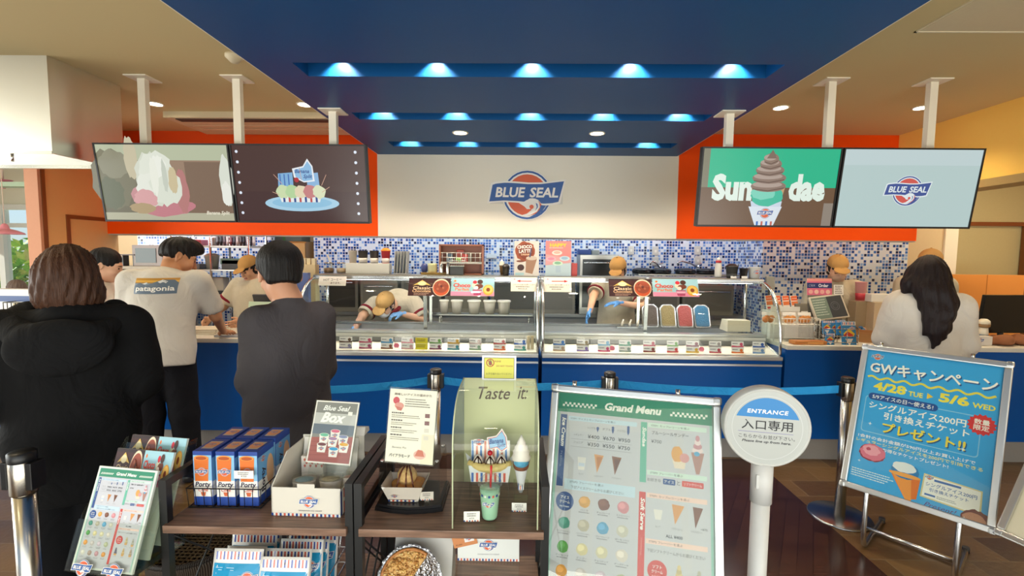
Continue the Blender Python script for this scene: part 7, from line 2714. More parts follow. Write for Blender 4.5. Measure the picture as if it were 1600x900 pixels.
# banana split
s_ = thing('banana_split', 'banana split with a cherry in a blue and red striped paper boat', 'dessert', (TX - .025, TYY + .175, RZ + .058))
p = Pr(.0003)
g = G('#e8eef0')
g.prism([(-.058, .0), (.058, .0), (.066, .052), (-.066, .052)], -.02, -.018).prism([(-.062, .03), (.062, .03), (.062, .118), (-.062, .118)], .02, .022)
g.add([(-.058, -.02, 0), (.058, -.02, 0), (.058, .02, 0), (-.058, .02, 0)], [(0, 1, 2, 3)], False)
g.add([(-.066, -.02, .052), (-.078, 0, .085), (-.062, .02, .06), (-.058, 0, .0)], [(0, 1, 2, 3)], False)
g.add([(.066, -.02, .052), (.078, 0, .085), (.062, .02, .06), (.058, 0, .0)], [(0, 1, 2, 3)], False)
g.build('paper_boat', 'print', s_, fix=False)
p.xf = Matrix.Translation((0, -.0205, 0))
p.stripes(-.057, .001, .057, .03, 16, ('#3a6ab8', '#f2eee8', '#d8604a', '#f2eee8'))
p.build('boat_print', 'print', s_, fix=False)
p = Pr(.0003)
p.xf = Matrix.Translation((0, .0195, 0))
p.stripes(-.06, .032, .06, .116, 18, ('#6a94cc', '#f2eee8', '#d88a70', '#f2eee8'))
p.rrect(-.055, .10, -.02, .122, .006, '#f4f0ea')
p.logo(-.037, .112, .034, True)
p.poly([(-.006, .088), (-.012, .128), (.018, .134), (.036, .158), (.052, .132), (.056, .094), (.036, .078), (.02, .092)], '#f4efe8')
p.poly([(-.004, .090), (-.009, .125), (.019, .131), (.036, .152), (.049, .130), (.053, .096), (.036, .083), (.02, .095)], '#d8705e')
p.poly([(-.002, .092), (-.007, .123), (.019, .129), (.036, .149), (.047, .129), (.051, .098), (.036, .086), (.02, .098)], '#8fc0e4')
p.text('Banana', .018, .117, w=.046, h=.016, col='#23408a', bold=.02, shear=.35, rot=.12)
p.text('Split', .034, .102, w=.028, h=.014, col='#23408a', bold=.02, shear=.35, rot=.12)
p.build('boat_cards', 'print', s_, fix=False)
g = G('#e8cf84')
g.tube([(-.068, -.008, .058), (-.03, -.016, .046), (0, -.018, .043), (.03, -.016, .046), (.068, -.008, .058)], [.008, .013, .014, .013, .008], 12)
g.build('banana', 'food', s_)
g = G('#f2e8da')
for x in (-.038, .0, .036):
    g.lathe([(.017, 0), (.015, .01), (.012, .018), (.006, .026), (0, .03)], (x, 0, .052), 16)
g.build('whipped_cream', 'satin', s_)
g = G('#3a1c14')
for x in (-.038, .0, .036):
    for a in (-.8, .2, .9):
        g.tube([(x, -.008, .078), (x + .012 * a, -.015, .066), (x + .016 * a, -.018, .055)], .002, 6)
g.build('chocolate_sauce', 'gloss', s_)
G('#c8182a').ball((.0, -.006, .088), .0085, 16).build('cherry', 'gloss', s_)
rs_ = thing('split_riser', 'clear riser under the banana split boat', 'riser', (TX - .025, TYY + .175, RZ + .0035))
G().bb(-.062, .062, -.03, .03, .050, .0535).bb(-.062, -.059, -.03, .03, 0, .05).bb(.059, .062, -.03, .03, 0, .05).build('riser', 'acrylic', rs_)
ptag('white price tag before the banana split boat', (TX - .022, TYY + .125, RZ + .0035), 0, .046, .026, 5)
# soft serve cone in its stand
c_ = thing('soft_cone', 'soft serve cone with a blue band in a clear stand', 'ice cream cone', (TX + .073, TYY + .16, RZ + .0035))
G().bb(-.022, .022, -.02, .02, 0, .003).bb(-.022, -.019, -.02, .02, 0, .05).bb(.019, .022, -.02, .02, 0, .05).bb(-.024, .024, -.022, .022, .05, .053).build('cone_stand', 'acrylic', c_)
G('#e6e8ec').lathe([(.006, .022), (.012, .055), (.021, .10), (.0215, .104)], n=24).build('paper_wrap', 'print', c_)
G('#8a5034').lathe([(.0205, .098), (.024, .104), (.027, .124), (.0255, .125), (.02, .106)], n=24).build('cone_rim', 'food', c_)
G('#5fb0d8').ball((0, -.006, .124), (.025, .025, .020), 18).build('blue_ice', 'food', c_)
g = G('#f4ede4')
g.lathe([(.027, .126), (.030, .136), (.025, .145), (.0265, .152), (.020, .161), (.021, .167), (.013, .177), (.0135, .182), (.006, .195), (0, .208)], n=28)
g.build('swirl', 'satin', c_)
p = Pr(.0003)
p.xf = Matrix.Translation((0, -.0195, 0)) @ Matrix.Rotation(R(-11), 4, 'X')
p.logo(0, .096, .03, True)
p.stripes(-.009, .036, .009, .07, 6)
p.build('wrap_print', 'print', c_, fix=False)
ptag('white price tag before the soft serve cone', (TX + .068, TYY + .085, RZ + .0035), 0, .044, .026, 5)
# milk shake
m_ = thing('shake_cup', 'mint green shake in a clear cup with a red straw', 'drink', (TX - .018, TYY + .055, RZ + .0035))
G('#a8d8bc').lathe([(.021, .001), (.0225, .006), (.030, .088), (.0, .09)], n=28).build('shake', 'satin', m_)
G().lathe([(.022, 0), (.0232, .004), (.032, .096), (.034, .098)], n=28).build('cup', 'acrylic', m_)
G().lathe([(.035, .097), (.0355, .104), (.032, .112), (.022, .122), (.004, .126)], n=28).build('dome_lid', 'acrylic', m_)
G('#c8282c').cyl((.002, 0, .09), (.004, -.006, .158), .0032, n=10).build('straw', 'gloss', m_)
g = G('#23408a')
for i in range(16):
    a = 2 * PI * i / 16
    r0 = .0302
    for da in (0,):
        v = lambda aa, z: (r0 * math.sin(aa) * (1 + (z - .072) * .0), -r0 * math.cos(aa), z)
        g.add([v(a - .10, .072), v(a + .10, .072), v(a + .10, .079), v(a - .10, .079)], [(0, 1, 2, 3)], False, ('#23408a', '#c8584a', '#23408a', '#e8e8e0')[i % 4])
g.build('check_band', 'print', m_, fix=False)
p = Pr(.0003)
p.xf = Matrix.Translation((0, -.0295, 0)) @ Matrix.Rotation(R(-6), 4, 'X')
p.logo(-.002, .052, .034)
p.build('cup_print', 'print', m_, fix=False)
ptag('white price tag before the mint green shake', (TX - .068, TYY + .03, RZ + .0035), R(4), .046, .028, 8)


def d_touch(p, w, h):
    p.rect(0, 0, w, h, '#f0f0ee')
    b = w * .07
    p.rect(b * .8, b * .5, w - b * .8, h - b * .9, '#4a4a3a')
    p.rect(b, b * .7, w - b, h - b * 1.1, '#d9d452')
    p.ring(w * .24, h * .70, w * .095, w * .12, '#b03428')
    p.ell(w * .24, h * .68, w * .05, h * .09, '#7a5a44', 14)
    for i in range(4):
        p.rect(w * (.195 + .024 * i), h * .72, w * (.21 + .024 * i), h * (.84 - .03 * abs(i - 1.5)), '#7a5a44')
    p.line([(w * .16, h * .80), (w * .32, h * .58)], w * .02, '#b03428')
    p.text('PLEASE', w * .46, h * .76, w=w * .18, col='#a85a28', bold=.02)
    p.text('DO NOT TOUCH', w * .66, h * .57, w=w * .48, col='#a85a28', bold=.02)
    p.text('お手を触れないでください', w * .5, h * .25, w=w * .76, h=h * .09, col='#6a6a28')


q = at(753, 607, TYY + TD_ - .05)
t = leaning('no_touch_sign', 'small yellow sign asking not to touch, on top of the tasting case', 'sign', (q.x, q.y, RZ + hh + .0008), .112, .080, 0, 4, d_touch)
G().bb(-.001, .113, .003, .03, -.001, .003).build('acrylic_foot', 'acrylic', t)

# lower shelf of this rack: pie, logo carton, card, clear case
LZ = .5605
q = at(637, 872, RY0 + .07)
t = thing('nut_pie', 'crumble topped pie with one slice missing in a foil pan, propped up', 'pie', (q.x, RY0 + .085, LZ + .105), (R(62), 0, R(-4)))
pr_ = .098
g = G('#c8c8ca')
nn = 48
vs = []
prof_ = [(.0, -.022), (.074, -.022), (.090, .0), (.100, .004), (.101, .001), (.092, -.004), (.076, -.026), (0, -.026)]
for r, z in prof_:
    vs += [(r * (1 + (.018 * math.cos(24 * 2 * PI * i / nn * 1.0) if r > .085 else 0)) * math.cos(2 * PI * i / nn), r * (1 + (.018 * math.cos(12 * 2 * PI * i / nn) if r > .085 else 0)) * math.sin(2 * PI * i / nn), z) for i in range(nn)]
fs = []
for j in range(len(prof_) - 1):
    fs += [(j * nn + i, j * nn + (i + 1) % nn, (j + 1) * nn + (i + 1) % nn, (j + 1) * nn + i) for i in range(nn)]
g.add(vs, fs, True)
g.build('foil_pan', 'hammered', t)
a0, a1 = R(58), R(58 + 305)
g = G('#d8a860')
m = 40
ring = [(.086 * math.cos(a0 + (a1 - a0) * i / m), .086 * math.sin(a0 + (a1 - a0) * i / m)) for i in range(m + 1)]
vs = [(0, 0, .004)] + [(x, y, .004) for x, y in ring] + [(0, 0, -.018)] + [(x * .9, y * .9, -.018) for x, y in ring]
o2 = m + 2
fs = [(0, i + 1, i + 2) for i in range(m)] + [(i + 1, o2 + i + 1, o2 + i + 2, i + 2) for i in range(m)] + [(0, o2, o2 + 1, 1), (0, m + 1, o2 + m + 1, o2)]
g.add(vs, fs, False)
g.build('filling', 'food', t)
rr = random.Random(7)
g = G('#c8924a')
for i in range(520):
    a, r = rr.uniform(a0 + .06, a1 - .06), .082 * math.sqrt(rr.random())
    s2 = rr.uniform(.0025, .0055)
    c = rr.choice(['#d8a85c', '#e8c684', '#b8803c', '#c89450', '#9a6428', '#e0b468'])
    g.ball((r * math.cos(a), r * math.sin(a), .005 + rr.uniform(0, .004)), (s2, s2 * rr.uniform(.6, 1), s2 * .8), 6, c)
g.build('crumble', 'food', t)
G('#b8783c').tube([(.087 * math.cos(a0 + (a1 - a0) * i / m), .087 * math.sin(a0 + (a1 - a0) * i / m), .003) for i in range(m + 1)], .005, 8).build('crust', 'food', t)
t2 = thing('pie_prop', 'pale grey block propping up the pie', 'stand', (q.x + .035, RY0 + .17, LZ))
G('#cfcac0').prismx([(-.05, 0), (.06, 0), (.06, .20), (.02, .20), (-.05, .04)], -.10, .085).build('block', 'satin', t2)
a_, b_ = px3(715, RY0 + .15), px3(812, RY0 + .15)
zt_, zb_ = at(762, 836, RY0 + .15).z, at(762, 877, RY0 + .15).z
t = thing('emblem_carton', 'white carton with a round emblem and striped hem on the lower shelf', 'carton', ((a_ + b_) / 2, RY0 + .15, zb_))
w = (b_ - a_) / 2
h = zt_ - zb_
G('#e4e6e0').bb(-w, w, 0, .12, 0, h, .002).build('carton', 'print', t)
p = Pr(.0003)
p.logo(0, h * .62, w * .58)
p.text('OKINAWAN ICE CREAM', 0, h * .27, w=w * .7, col='#6a6a70')
p.stripes(-w, .001, w, h * .10, 40)
p.build('front_print', 'print', t, fix=False)
t = thing('clear_case', 'low clear case with a brown dessert under the white emblem carton', 'display case', ((a_ + b_) / 2, RY0 + .10, LZ))
G().bb(-w * 1.0, w * 1.0, -.05, .16, 0, zb_ - LZ - .001).build('cover', 'acrylic', t)
G('#9a7a62').lathe([(.03, .004), (.032, .04), (.028, .07), (0, .075)], (0, .02, 0), 20).build('dessert', 'food', t)
t = thing('orange_card', 'small tilted orange card stuck beside the emblem carton', 'card', (px3(722, RY0 + .148), RY0 + .146, at(722, 852, RY0 + .146).z), (0, R(-14), 0))
G('#d08a58').bb(-.025, .05, -.002, 0, -.004, .032).build('card', 'print', t)
p = Pr(.0003)
p.xf = Matrix.Translation((0, -.002, 0))
p.rect(.012, .008, .042, .028, '#e8e4e0')
p.logo(.027, .018, .018, True)
p.text('¥2,000', -.008, .004, w=.02, col='#5a2a18')
p.build('printed_face', 'print', t, fix=False)

# blue snack pouches in a wire basket on the lower shelf of the other rack
def pouch(label, x0, x1, ytop, Y, lean, yaw=0):
    a, b = at(x0, ytop, Y), at(x1, ytop, Y)
    w = b.x - a.x
    h = max(.22, a.z - LZ - .012)
    ztop = (a.z + b.z) / 2
    t = thing('snack_pouch', label, 'snack pouch', ((a.x + b.x) / 2, Y - math.sin(R(lean)) * h, ztop - h * math.cos(R(lean))), (R(-lean), 0, R(yaw)), 'blue snack pouches in the wire basket')
    n, mseg = 10, 8
    vs = []
    for k in (1, -1):
        for j in range(mseg + 1):
            for i in range(n + 1):
                u_, v_ = i / n, j / mseg
                th = .018 * (math.sin(PI * u_) ** .6) * (math.sin(PI * min(1, v_ * 1.18)) ** .6 if v_ < .85 else 0)
                vs.append((-w / 2 + w * u_, -k * (th + .0006), h * v_))
    S_ = (n + 1) * (mseg + 1)
    g = G('#f2efe8')
    fs = []
    for k in (0, 1):
        for j in range(mseg):
            for i in range(n):
                q_ = k * S_ + j * (n + 1) + i
                f_ = (q_, q_ + 1, q_ + n + 2, q_ + n + 1)
                fs.append(f_ if k == 0 else f_[::-1])
    for j in range(mseg):
        for i in (0, n):
            q_ = j * (n + 1) + i
            fs.append((q_, q_ + n + 1, S_ + q_ + n + 1, S_ + q_))
    for i in range(n):
        for j in (0, mseg):
            q_ = j * (n + 1) + i
            fs.append((q_, q_ + 1, S_ + q_ + 1, S_ + q_))
    g.add(vs, fs, True)
    g.build('pouch', 'glossprint', t)
    # print wrapped on the bulging front
    p = Pr(.0003)
    def cut(x0, z0, x1, z1, col):
        y = p.lev(x0, z0, x1, z1)
        for i in range(8):
            xa, xb = x0 + (x1 - x0) * i / 8, x0 + (x1 - x0) * (i + 1) / 8
            for j in range(10):
                za, zb = z0 + (z1 - z0) * j / 10, z0 + (z1 - z0) * (j + 1) / 10
                p.add([(xa, y, za), (xb, y, za), (xb, y, zb), (xa, y, zb)], [(0, 1, 2, 3)], False, col)
    cut(-w * .47, h * .02, w * .47, h * .83, '#1f95c4')
    p.stripes(-w * .45, h * .87, w * .45, h * .965, 25, ('#2f4fa0', '#f2efe8', '#d05a4a', '#f2efe8'))
    p.ell(0, h * .92, w * .012, h * .02, '#2a1a18', 10)
    p.rect(-w * .42, h * .78, -w * .04, h * .785, '#d8eef6')
    p.rect(-w * .36, h * .755, -w * .04, h * .76, '#d8eef6')
    for i, (x, z, c) in enumerate(((-.25, .52, '#f0e020'), (-.12, .48, '#b8d838'), (-.30, .42, '#e8c020'), (-.1, .36, '#d87838'))):
        blob(p, w * x, h * z, w * .17, h * .12, c, i, 16, .15)
    p.logo(w * .24, h * .66, w * .40)
    nv = []
    for x, y, z in p.v:
        u_, v_ = min(max(x / w + .5, 0), 1), min(max(z / h, 0), 1)
        th = .018 * (math.sin(PI * u_) ** .6) * (math.sin(PI * min(1, v_ * 1.18)) ** .6 if v_ < .85 else 0)
        nv.append((x, y - th - .0008, z))
    p.v = nv
    p.build('front_print', 'glossprint', t, fix=False)


for lab, x0, x1, yt_, Y, ln in (('blue pouch at the very back, under the cone boxes', 372, 426, 823, 1.545, 8), ('blue pouch at the back beside the black side frame', 452, 529, 829, 1.50, 10),
                               ('blue pouch third from the back on the cone box side', 369, 441, 826, 1.445, 10), ('blue pouch second from the back on the side frame side', 447, 515, 842, 1.41, 10),
                               ('blue pouch with its striped top just below the shelf edge on the cone box side', 364, 434, 832, 1.385, 10), ('blue pouch in the middle of the stack on the side frame side', 440, 506, 842, 1.355, 10),
                               ('greyish topped pouch tucked behind the front pouch on the cone box side', 356, 418, 853, 1.325, 12), ('greyish topped pouch behind the front pouch on the side frame side', 415, 488, 857, 1.30, 12),
                               ('foremost blue pouch showing yellow fruit, on the cone box side', 336, 413, 857, 1.275, 14), ('foremost blue pouch on the side frame side, lower than its neighbour', 408, 485, 870, 1.255, 14)):
    pouch(lab, x0, x1, yt_, Y, ln)
q0, q1 = px3(330, 1.24, 900), px3(528, 1.40, 900)
t = thing('pouch_basket', 'chrome wire basket holding the blue snack pouches', 'basket', ((q0 + q1) / 2, 1.40, LZ))
w = (q1 - q0) / 2
g = G('#b8b8ba')
for z, k in ((.004, .94), (.06, .97), (.12, 1.0)):
    g.tube([(-w * k, -.13, z), (w * k, -.13, z), (w * k, .16, z), (-w * k, .16, z)], .0025, 6, True)
for i in range(12):
    X = -w + 2 * w * i / 11
    g.tube([(X, -.13, .12), (X * .94, -.13, .004), (X * .94, .16, .004), (X, .16, .12)], .0015, 5)
for sx in (-1, 1):
    g.tube([(sx * w, .0, .12), (sx * (w + .004), .03, .20), (sx * w, .06, .22), (sx * (w - .02), .06, .21)], .0025, 6)
g.build('wires', 'metal', t)

# ------------------------------------------------------------------ wicker basket on the floor and leaflet holder
t = thing('wicker_basket', 'dark woven wicker basket on the floor beside the cone box rack', 'basket', (-1.275, 1.76, 0))
BZ = .50
g = G('#4a3c30')
g.lathe([(0, .01), (.12, 0), (.14, .02), (.160, BZ - .03), (.166, BZ), (.158, BZ), (.150, BZ - .03), (.13, .03), (0, .025)], n=48)
g.build('basket', 'wicker', t)
G('#2a211a').tube([(.163 * math.cos(a), .163 * math.sin(a), BZ) for a in [2 * PI * i / 40 for i in range(40)]], .010, 8, True).build('rim', 'wicker', t)
g = G('#7a6444')
for i in range(-7, 8):
    L = math.sqrt(max(0, .15 ** 2 - (i * .02) ** 2))
    g.tube([(i * .02, -L, BZ - .04), (i * .02, L, BZ - .04)], .0035, 5).tube([(-L, i * .02, BZ - .038), (L, i * .02, BZ - .038)], .0035, 5)
g.build('woven_lid', 'wicker', t)
WZ = .770


def menu_art(p, w, h, full=True):
    """the menu sheet: green head band with checks, price grid, rows of scoops, soft serve column"""
    u = w
    L_ = lambda x: x * w
    Z = lambda z: h * (1 - z)          # z: fraction from the top
    GRN, BLU, REDC = '#2f8a6a', '#274e8e', '#d2493f'
    p.rect(0, 0, w, h, '#c9cad0')
    p.rect(0, Z(.088), w, Z(0), GRN)
    p.rect(.0, 0, .016 * w, Z(.088), '#9fd0c0')
    p.rect(w * .984, 0, w, Z(.088), '#9fd0c0')
    p.text('Grand Menu', w * .5, Z(.046), w=w * .37, h=h * .036, col='#f2f4ec', bold=.04, shear=.2)
    for sx in (.03, .74):
        y = p.lev(w * sx, Z(.062), w * (sx + .24), Z(.062) + h * .02)
        for i in range(16):
            for k in range(2):
                if (i + k) % 2:
                    continue
                xx = w * (sx + .0145 * i)
                zz = Z(.062) + k * h * .010
                p.add([(xx, y, zz), (xx + w * .0145, y, zz), (xx + w * .0145, y, zz + h * .010), (xx, y, zz + h * .010)], [(0, 1, 2, 3)], False, '#f2f4ec')
    # ice cream side
    p.rect(w * .022, Z(.42), w * .065, Z(.10), BLU)
    p.text('Ice Cream', w * .047, Z(.18), w=h * .13, h=w * .026, col='#f4f4f0', bold=.03, rot=R(-90), shear=.2)
    p.text('アイスクリーム', w * .042, Z(.30), w=h * .07, h=w * .012, col='#c8d4e8', rot=R(-90))
    p.rect(w * .075, Z(.125), w * .53, Z(.105), '#c6dcea')
    p.text('STEP1 サイズとカップorコーンを選ぶ', w * .24, Z(.115), w=w * .30, h=h * .010, col='#3a4a5a')
    for i, s1 in enumerate(('シングル', 'ダブル', 'トリプル')):
        x = w * (.245 + .10 * i)
        p.text(s1, x - w * .012, Z(.150), w=w * .055, h=h * .011, col='#3a3a42')
        for k in range(i + 1):
            p.ell(x + w * .030, Z(.149) + k * h * .009, w * .009, h * .006, BLU, 12)
        p.poly([(x + w * .021, Z(.151)), (x + w * .039, Z(.151)), (x + w * .030, Z(.168))], BLU)
    for r_, (nm, pr3) in enumerate((('レギュラー', ('400', '670', '950')), ('ジュニア', ('350', '550', '750')))):
        z = .190 + .034 * r_
        p.text(nm, w * .15, Z(z - .003), w=w * .062, h=h * .010, col='#4a4a50')
        p.line([(w * .10, Z(z + .017)), (w * .50, Z(z + .017))], h * .0012, '#8a8a90')
        for i, v in enumerate(pr3):
            p.text('¥' + v, w * (.25 + .10 * i), Z(z), w=w * .078, h=h * .017, col='#3a3a42', bold=.01)
    for i, (c, c2) in enumerate((('#e6e2dc', '#c8d4e4'), ('#d89a5a', '#c07c3c'), ('#8a5a3c', '#6a3f28'))):
        x = w * (.18 + .115 * i)
        if i == 0:
            p.poly([(x - w * .028, Z(.285)), (x + w * .028, Z(.285)), (x + w * .02, Z(.34)), (x - w * .02, Z(.34))], c)
            p.rect(x - w * .02, Z(.325), x + w * .02, Z(.31), c2)
        else:
            p.poly([(x - w * .035, Z(.265)), (x + w * .028, Z(.268)), (x - w * .012, Z(.345))], c)
            p.poly([(x - w * .02, Z(.275)), (x + w * .02, Z(.276)), (x - w * .008, Z(.33))], c2)
        p.text(('カップ', 'シュガーコーン', 'ワッフルコーン')[i], x, Z(.358), w=w * (.03, .06, .06)[i], h=h * .008, col='#4a4a50')
    p.rect(w * .075, Z(.43), w * .53, Z(.385), '#c6dcea')
    p.text('STEP2 フレーバーを選ぶ', w * .22, Z(.396), w=w * .22, h=h * .010, col='#3a4a5a')
    p.text('下記アイスクリームからお選びください', w * .29, Z(.418), w=w * .34, h=h * .013, col='#3a3a42')
    p.ell(w * .085, Z(.482), w * .058, w * .058, BLU, 32)
    p.text('アイス', w * .085, Z(.466), w=w * .055, h=h * .013, col='#f4f4f0', bold=.03)
    p.text('クリーム', w * .085, Z(.484), w=w * .065, h=h * .013, col='#f4f4f0', bold=.03)
    p.text('Ice Cream', w * .085, Z(.503), w=w * .06, h=h * .008, col='#e4ecf4', bold=.02)
    sc = [[None, '#d8a048', '#7a4a34', '#d08a90'], ['#3f8f7c', '#b8b09a', '#5aa0c8', '#c8c4b4'], ['#4f9a3c', '#d8cc98', '#d4cca8', '#d8cfc4'], ['#e09a34', '#c4bcb8', '#c8b8c4', '#b4b894'], ['#d8d4c8', '#a89080', '#c09098', '#d8943c'], ['#8a8478', '#c4b4a4', '#98a8b8', '#c8a898'], ['#b0a898', '#d0c0a0', '#a8b8a0', '#c0a0a8']]
    names = [['', 'バニラ', 'チョコレート', 'ストロベリー'], ['サンフランシスコ', 'バニラクッキー', 'ブルーウェーブ', '紅いもソルト'], ['アーモンド', 'マンゴー', 'チョコチップ', 'チーズケーキ'], ['マンゴー', 'ウベ', 'さとうきび', 'パイン'], ['シークワーサー', 'ココナッツ', 'ラムレーズン', 'オレンジ'], ['コーヒー', 'キャラメル', 'ソルティ', 'ピーチ'], ['黒糖', 'きなこ', '抹茶', 'ベリー']]
    for r_ in range(7 if full else 5):
        for c in range(4):
            if sc[r_][c] is None:
                continue
            x, z = w * (.09 + .123 * c), Z(.475 + .097 * r_)
            blob(p, x, z, w * .037, w * .036, sc[r_][c], r_ * 4 + c, 18, .07)
            blob(p, x - w * .008, z + w * .008, w * .022, w * .019, tuple(min(1, v * 1.25 + .02) for v in C(sc[r_][c])), r_ * 5 + c, 12, .12)
            p.text(names[r_][c], x, z - w * .050, w=w * min(.085, .017 * len(names[r_][c])), h=h * .008, col='#3a3a42')
            p.lines(x - w * .035, z - w * .066, w * .07, 1, .01, h * .004, '#8a8a90', .1, r_ * 4 + c)
    # sundae and soft serve side
    p.rect(w * .555, Z(.36), w * .595, Z(.10), '#6ab8a0')
    p.text('Sundae', w * .578, Z(.165), w=h * .085, h=w * .024, col='#f4f4f0', bold=.03, rot=R(-90), shear=.2)
    p.rect(w * .60, Z(.12), w * .965, Z(.10), '#cfe4da')
    p.text('STEP1 カップorコーンを選ぶ', w * .74, Z(.111), w=w * .24, h=h * .010, col='#3a4a44')
    p.text('ブルーシールサンデー', w * .74, Z(.142), w=w * .23, h=h * .016, col='#2a2a30', bold=.01)
    p.text('¥700', w * .655, Z(.180), w=w * .065, h=h * .015, col='#3a3a42')
    p.poly([(w * .755, Z(.25)), (w * .84, Z(.25)), (w * .83, Z(.285)), (w * .77, Z(.285))], '#e8d8c4')
    blob(p, w * .785, Z(.225), w * .035, h * .035, '#e0a458', 3, 16, .1)
    p.ell(w * .83, Z(.238), w * .03, h * .02, '#d89a98', 14)
    p.poly([(w * .87, Z(.21)), (w * .95, Z(.21)), (w * .92, Z(.30)), (w * .90, Z(.30))], '#b08478')
    for i in range(4):
        p.ell(w * .91, Z(.20 - .017 * i), w * (.034 - .007 * i), h * .013, ('#e8d4d4', '#c89098')[i % 2], 14)
    p.ell(w * .905, Z(.215), w * .018, h * .010, '#60a8d0', 12)
    p.rect(w * .60, Z(.325), w * .965, Z(.305), '#cfe4da')
    p.text('STEP2 フレーバーを選ぶ', w * .72, Z(.315), w=w * .20, h=h * .010, col='#3a4a44')
    p.text('お好きな', w * .645, Z(.345), w=w * .085, h=h * .014, col='#2a2a30')
    p.rrect(w * .70, Z(.358), w * .775, Z(.334), h * .004, BLU)
    p.text('アイス', w * .737, Z(.346), w=w * .06, h=h * .013, col='#f4f4f0')
    p.text('と', w * .795, Z(.346), w=w * .02, col='#2a2a30')
    p.rrect(w * .815, Z(.358), w * .945, Z(.334), h * .004, REDC)
    p.text('ソフトクリーム', w * .88, Z(.346), w=w * .11, h=h * .013, col='#f4f4f0')
    p.rect(w * .555, 0 if full else h * .05, w * .595, Z(.40), REDC)
    p.text('Soft Serve', w * .578, Z(.49), w=h * .13, h=w * .026, col='#f4f4f0', bold=.03, rot=R(-90), shear=.2)
    p.text('ソフトクリーム', w * .574, Z(.62), w=h * .07, h=w * .012, col='#f0c8c0', rot=R(-90))
    p.rect(w * .60, Z(.42), w * .965, Z(.40), '#f0d0c4')
    p.text('STEP1 カップorコーンを選ぶ', w * .74, Z(.411), w=w * .24, h=h * .010, col='#5a3a34')
    p.poly([(w * .645, Z(.465)), (w * .70, Z(.465)), (w * .69, Z(.505)), (w * .655, Z(.505))], '#e4e0da')
    p.poly([(w * .755, Z(.435)), (w * .83, Z(.438)), (w * .775, Z(.515))], '#d89a5a')
    p.poly([(w * .88, Z(.435)), (w * .94, Z(.437)), (w * .895, Z(.52))], '#7a4a30')
    for i, nm in enumerate(('カップ', 'フラワーコーン', 'ワッフルコーン')):
        p.text(nm, w * (.672 + .115 * i), Z(.533), w=w * (.03, .065, .065)[i], h=h * .009, col='#3a3a42')
    p.text('+¥70', w * .945, Z(.52), w=w * .04, col='#3a3a42')
    p.text('ALL ¥400', w * .77, Z(.565), w=w * .10, h=h * .013, col='#3a3a42', bold=.02)
    p.rect(w * .60, Z(.605), w * .965, Z(.585), '#f0d0c4')
    p.text('STEP2 フレーバーを選ぶ', w * .72, Z(.595), w=w * .20, h=h * .010, col='#5a3a34')
    p.text('下記ソフトクリームからお選びください', w * .78, Z(.63), w=w * .34, h=h * .014, col='#3a3a42')
    p.ell(w * .672, Z(.705), w * .058, w * .058, REDC, 32)
    p.text('ソフト', w * .672, Z(.690), w=w * .055, h=h * .013, col='#f4f4f0', bold=.03)
    p.text('クリーム', w * .672, Z(.708), w=w * .065, h=h * .013, col='#f4f4f0', bold=.03)
    p.text('Soft Serve', w * .672, Z(.727), w=w * .06, h=h * .008, col='#f8e4e0', bold=.02)
    for i, (x, z, c, nm) in enumerate(((.80, .705, '#d8c490', 'バニラ'), (.915, .715, '#b8b4a4', 'チョコレート'), (.66, .815, '#6a6478', 'ミックス'), (.79, .815, '#d8b478', '紅いも'), (.92, .815, '#c0a890', 'マンゴー'), (.66, .915, '#c8a0a8', 'ベリー'), (.79, .915, '#a8b890', '抹茶'), (.92, .915, '#d8c8b8', '塩ちんすこう'))):
        if not full and i > 4:
            continue
        for k in range(4):
            p.ell(w * x, Z(z + .018 - .014 * k), w * (.026 - .005 * k), h * .011, c if k % 2 else tuple(v * .78 for v in C(c)), 14)
        p.poly([(w * (x - .024), Z(z + .024)), (w * (x + .024), Z(z + .024)), (w * (x + .018), Z(z + .042)), (w * (x - .018), Z(z + .042))], '#d8a45c')
        p.text(nm, w * x, Z(z + .053), w=w * .012 * len(nm), h=h * .008, col='#3a3a42')


def d_leaf(p, w, h):
    p.rect(0, 0, w, h, '#dfe6dc')
    o = p.xf
    p.xf = Matrix.Translation((w * .035, 0, h * .02))
    menu_art(p, w * .93, h * .96, False)
    p.xf = o


q = at(105, 893, 1.20)
lt = thing('leaflet_holder', 'clear stepped leaflet holder on a slim black stand before the black hooded jacket', 'leaflet holder', (q.x, q.y, WZ + .0058), R(-8))
lw = .205
TILT = R(20)
ax_up = Vector((0, math.sin(TILT), math.cos(TILT)))
g = G()
for k, (zo, hb) in enumerate(((0, .13), (.05, .22), (.10, .30))):
    g.xf = Matrix.Translation((0, .045 * k, 0)) @ Matrix.Rotation(-TILT, 4, 'X')
    g.bb(-.006, lw + .006, -.004, -.002, .0, hb)
g.xf = None
g.prismx([(0, 0), (.16, 0), (.22, .30), (.19, .30), (.05, .13)], -.008, -.005).prismx([(0, 0), (.16, 0), (.22, .30), (.19, .30), (.05, .13)], lw + .005, lw + .008)
g.bb(-.006, lw + .006, -.004, .16, 0, .003)
g.build('acrylic_body', 'acrylic', lt)
G('#1c1c1e').bb(.02, lw - .02, .02, .14, -.014, -.0005).cyl((lw / 2, .08, -.76), (lw / 2, .08, -.014), .018).lathe([(.15, -.7755), (.15, -.765), (.03, -.75), (0, -.75)], (lw / 2, .08, 0), 32).build('stand', 'satin', lt)
p = Pr(.0004)
p.xf = Matrix.Rotation(-TILT, 4, 'X') @ Matrix.Translation((0, -.0045, 0))
p.logo(lw * .25, .012, lw * .30)
p.logo(lw * .72, .012, lw * .30)
p.build('emblem_sticker', 'print', lt, fix=False)
M0 = lt.matrix_basis


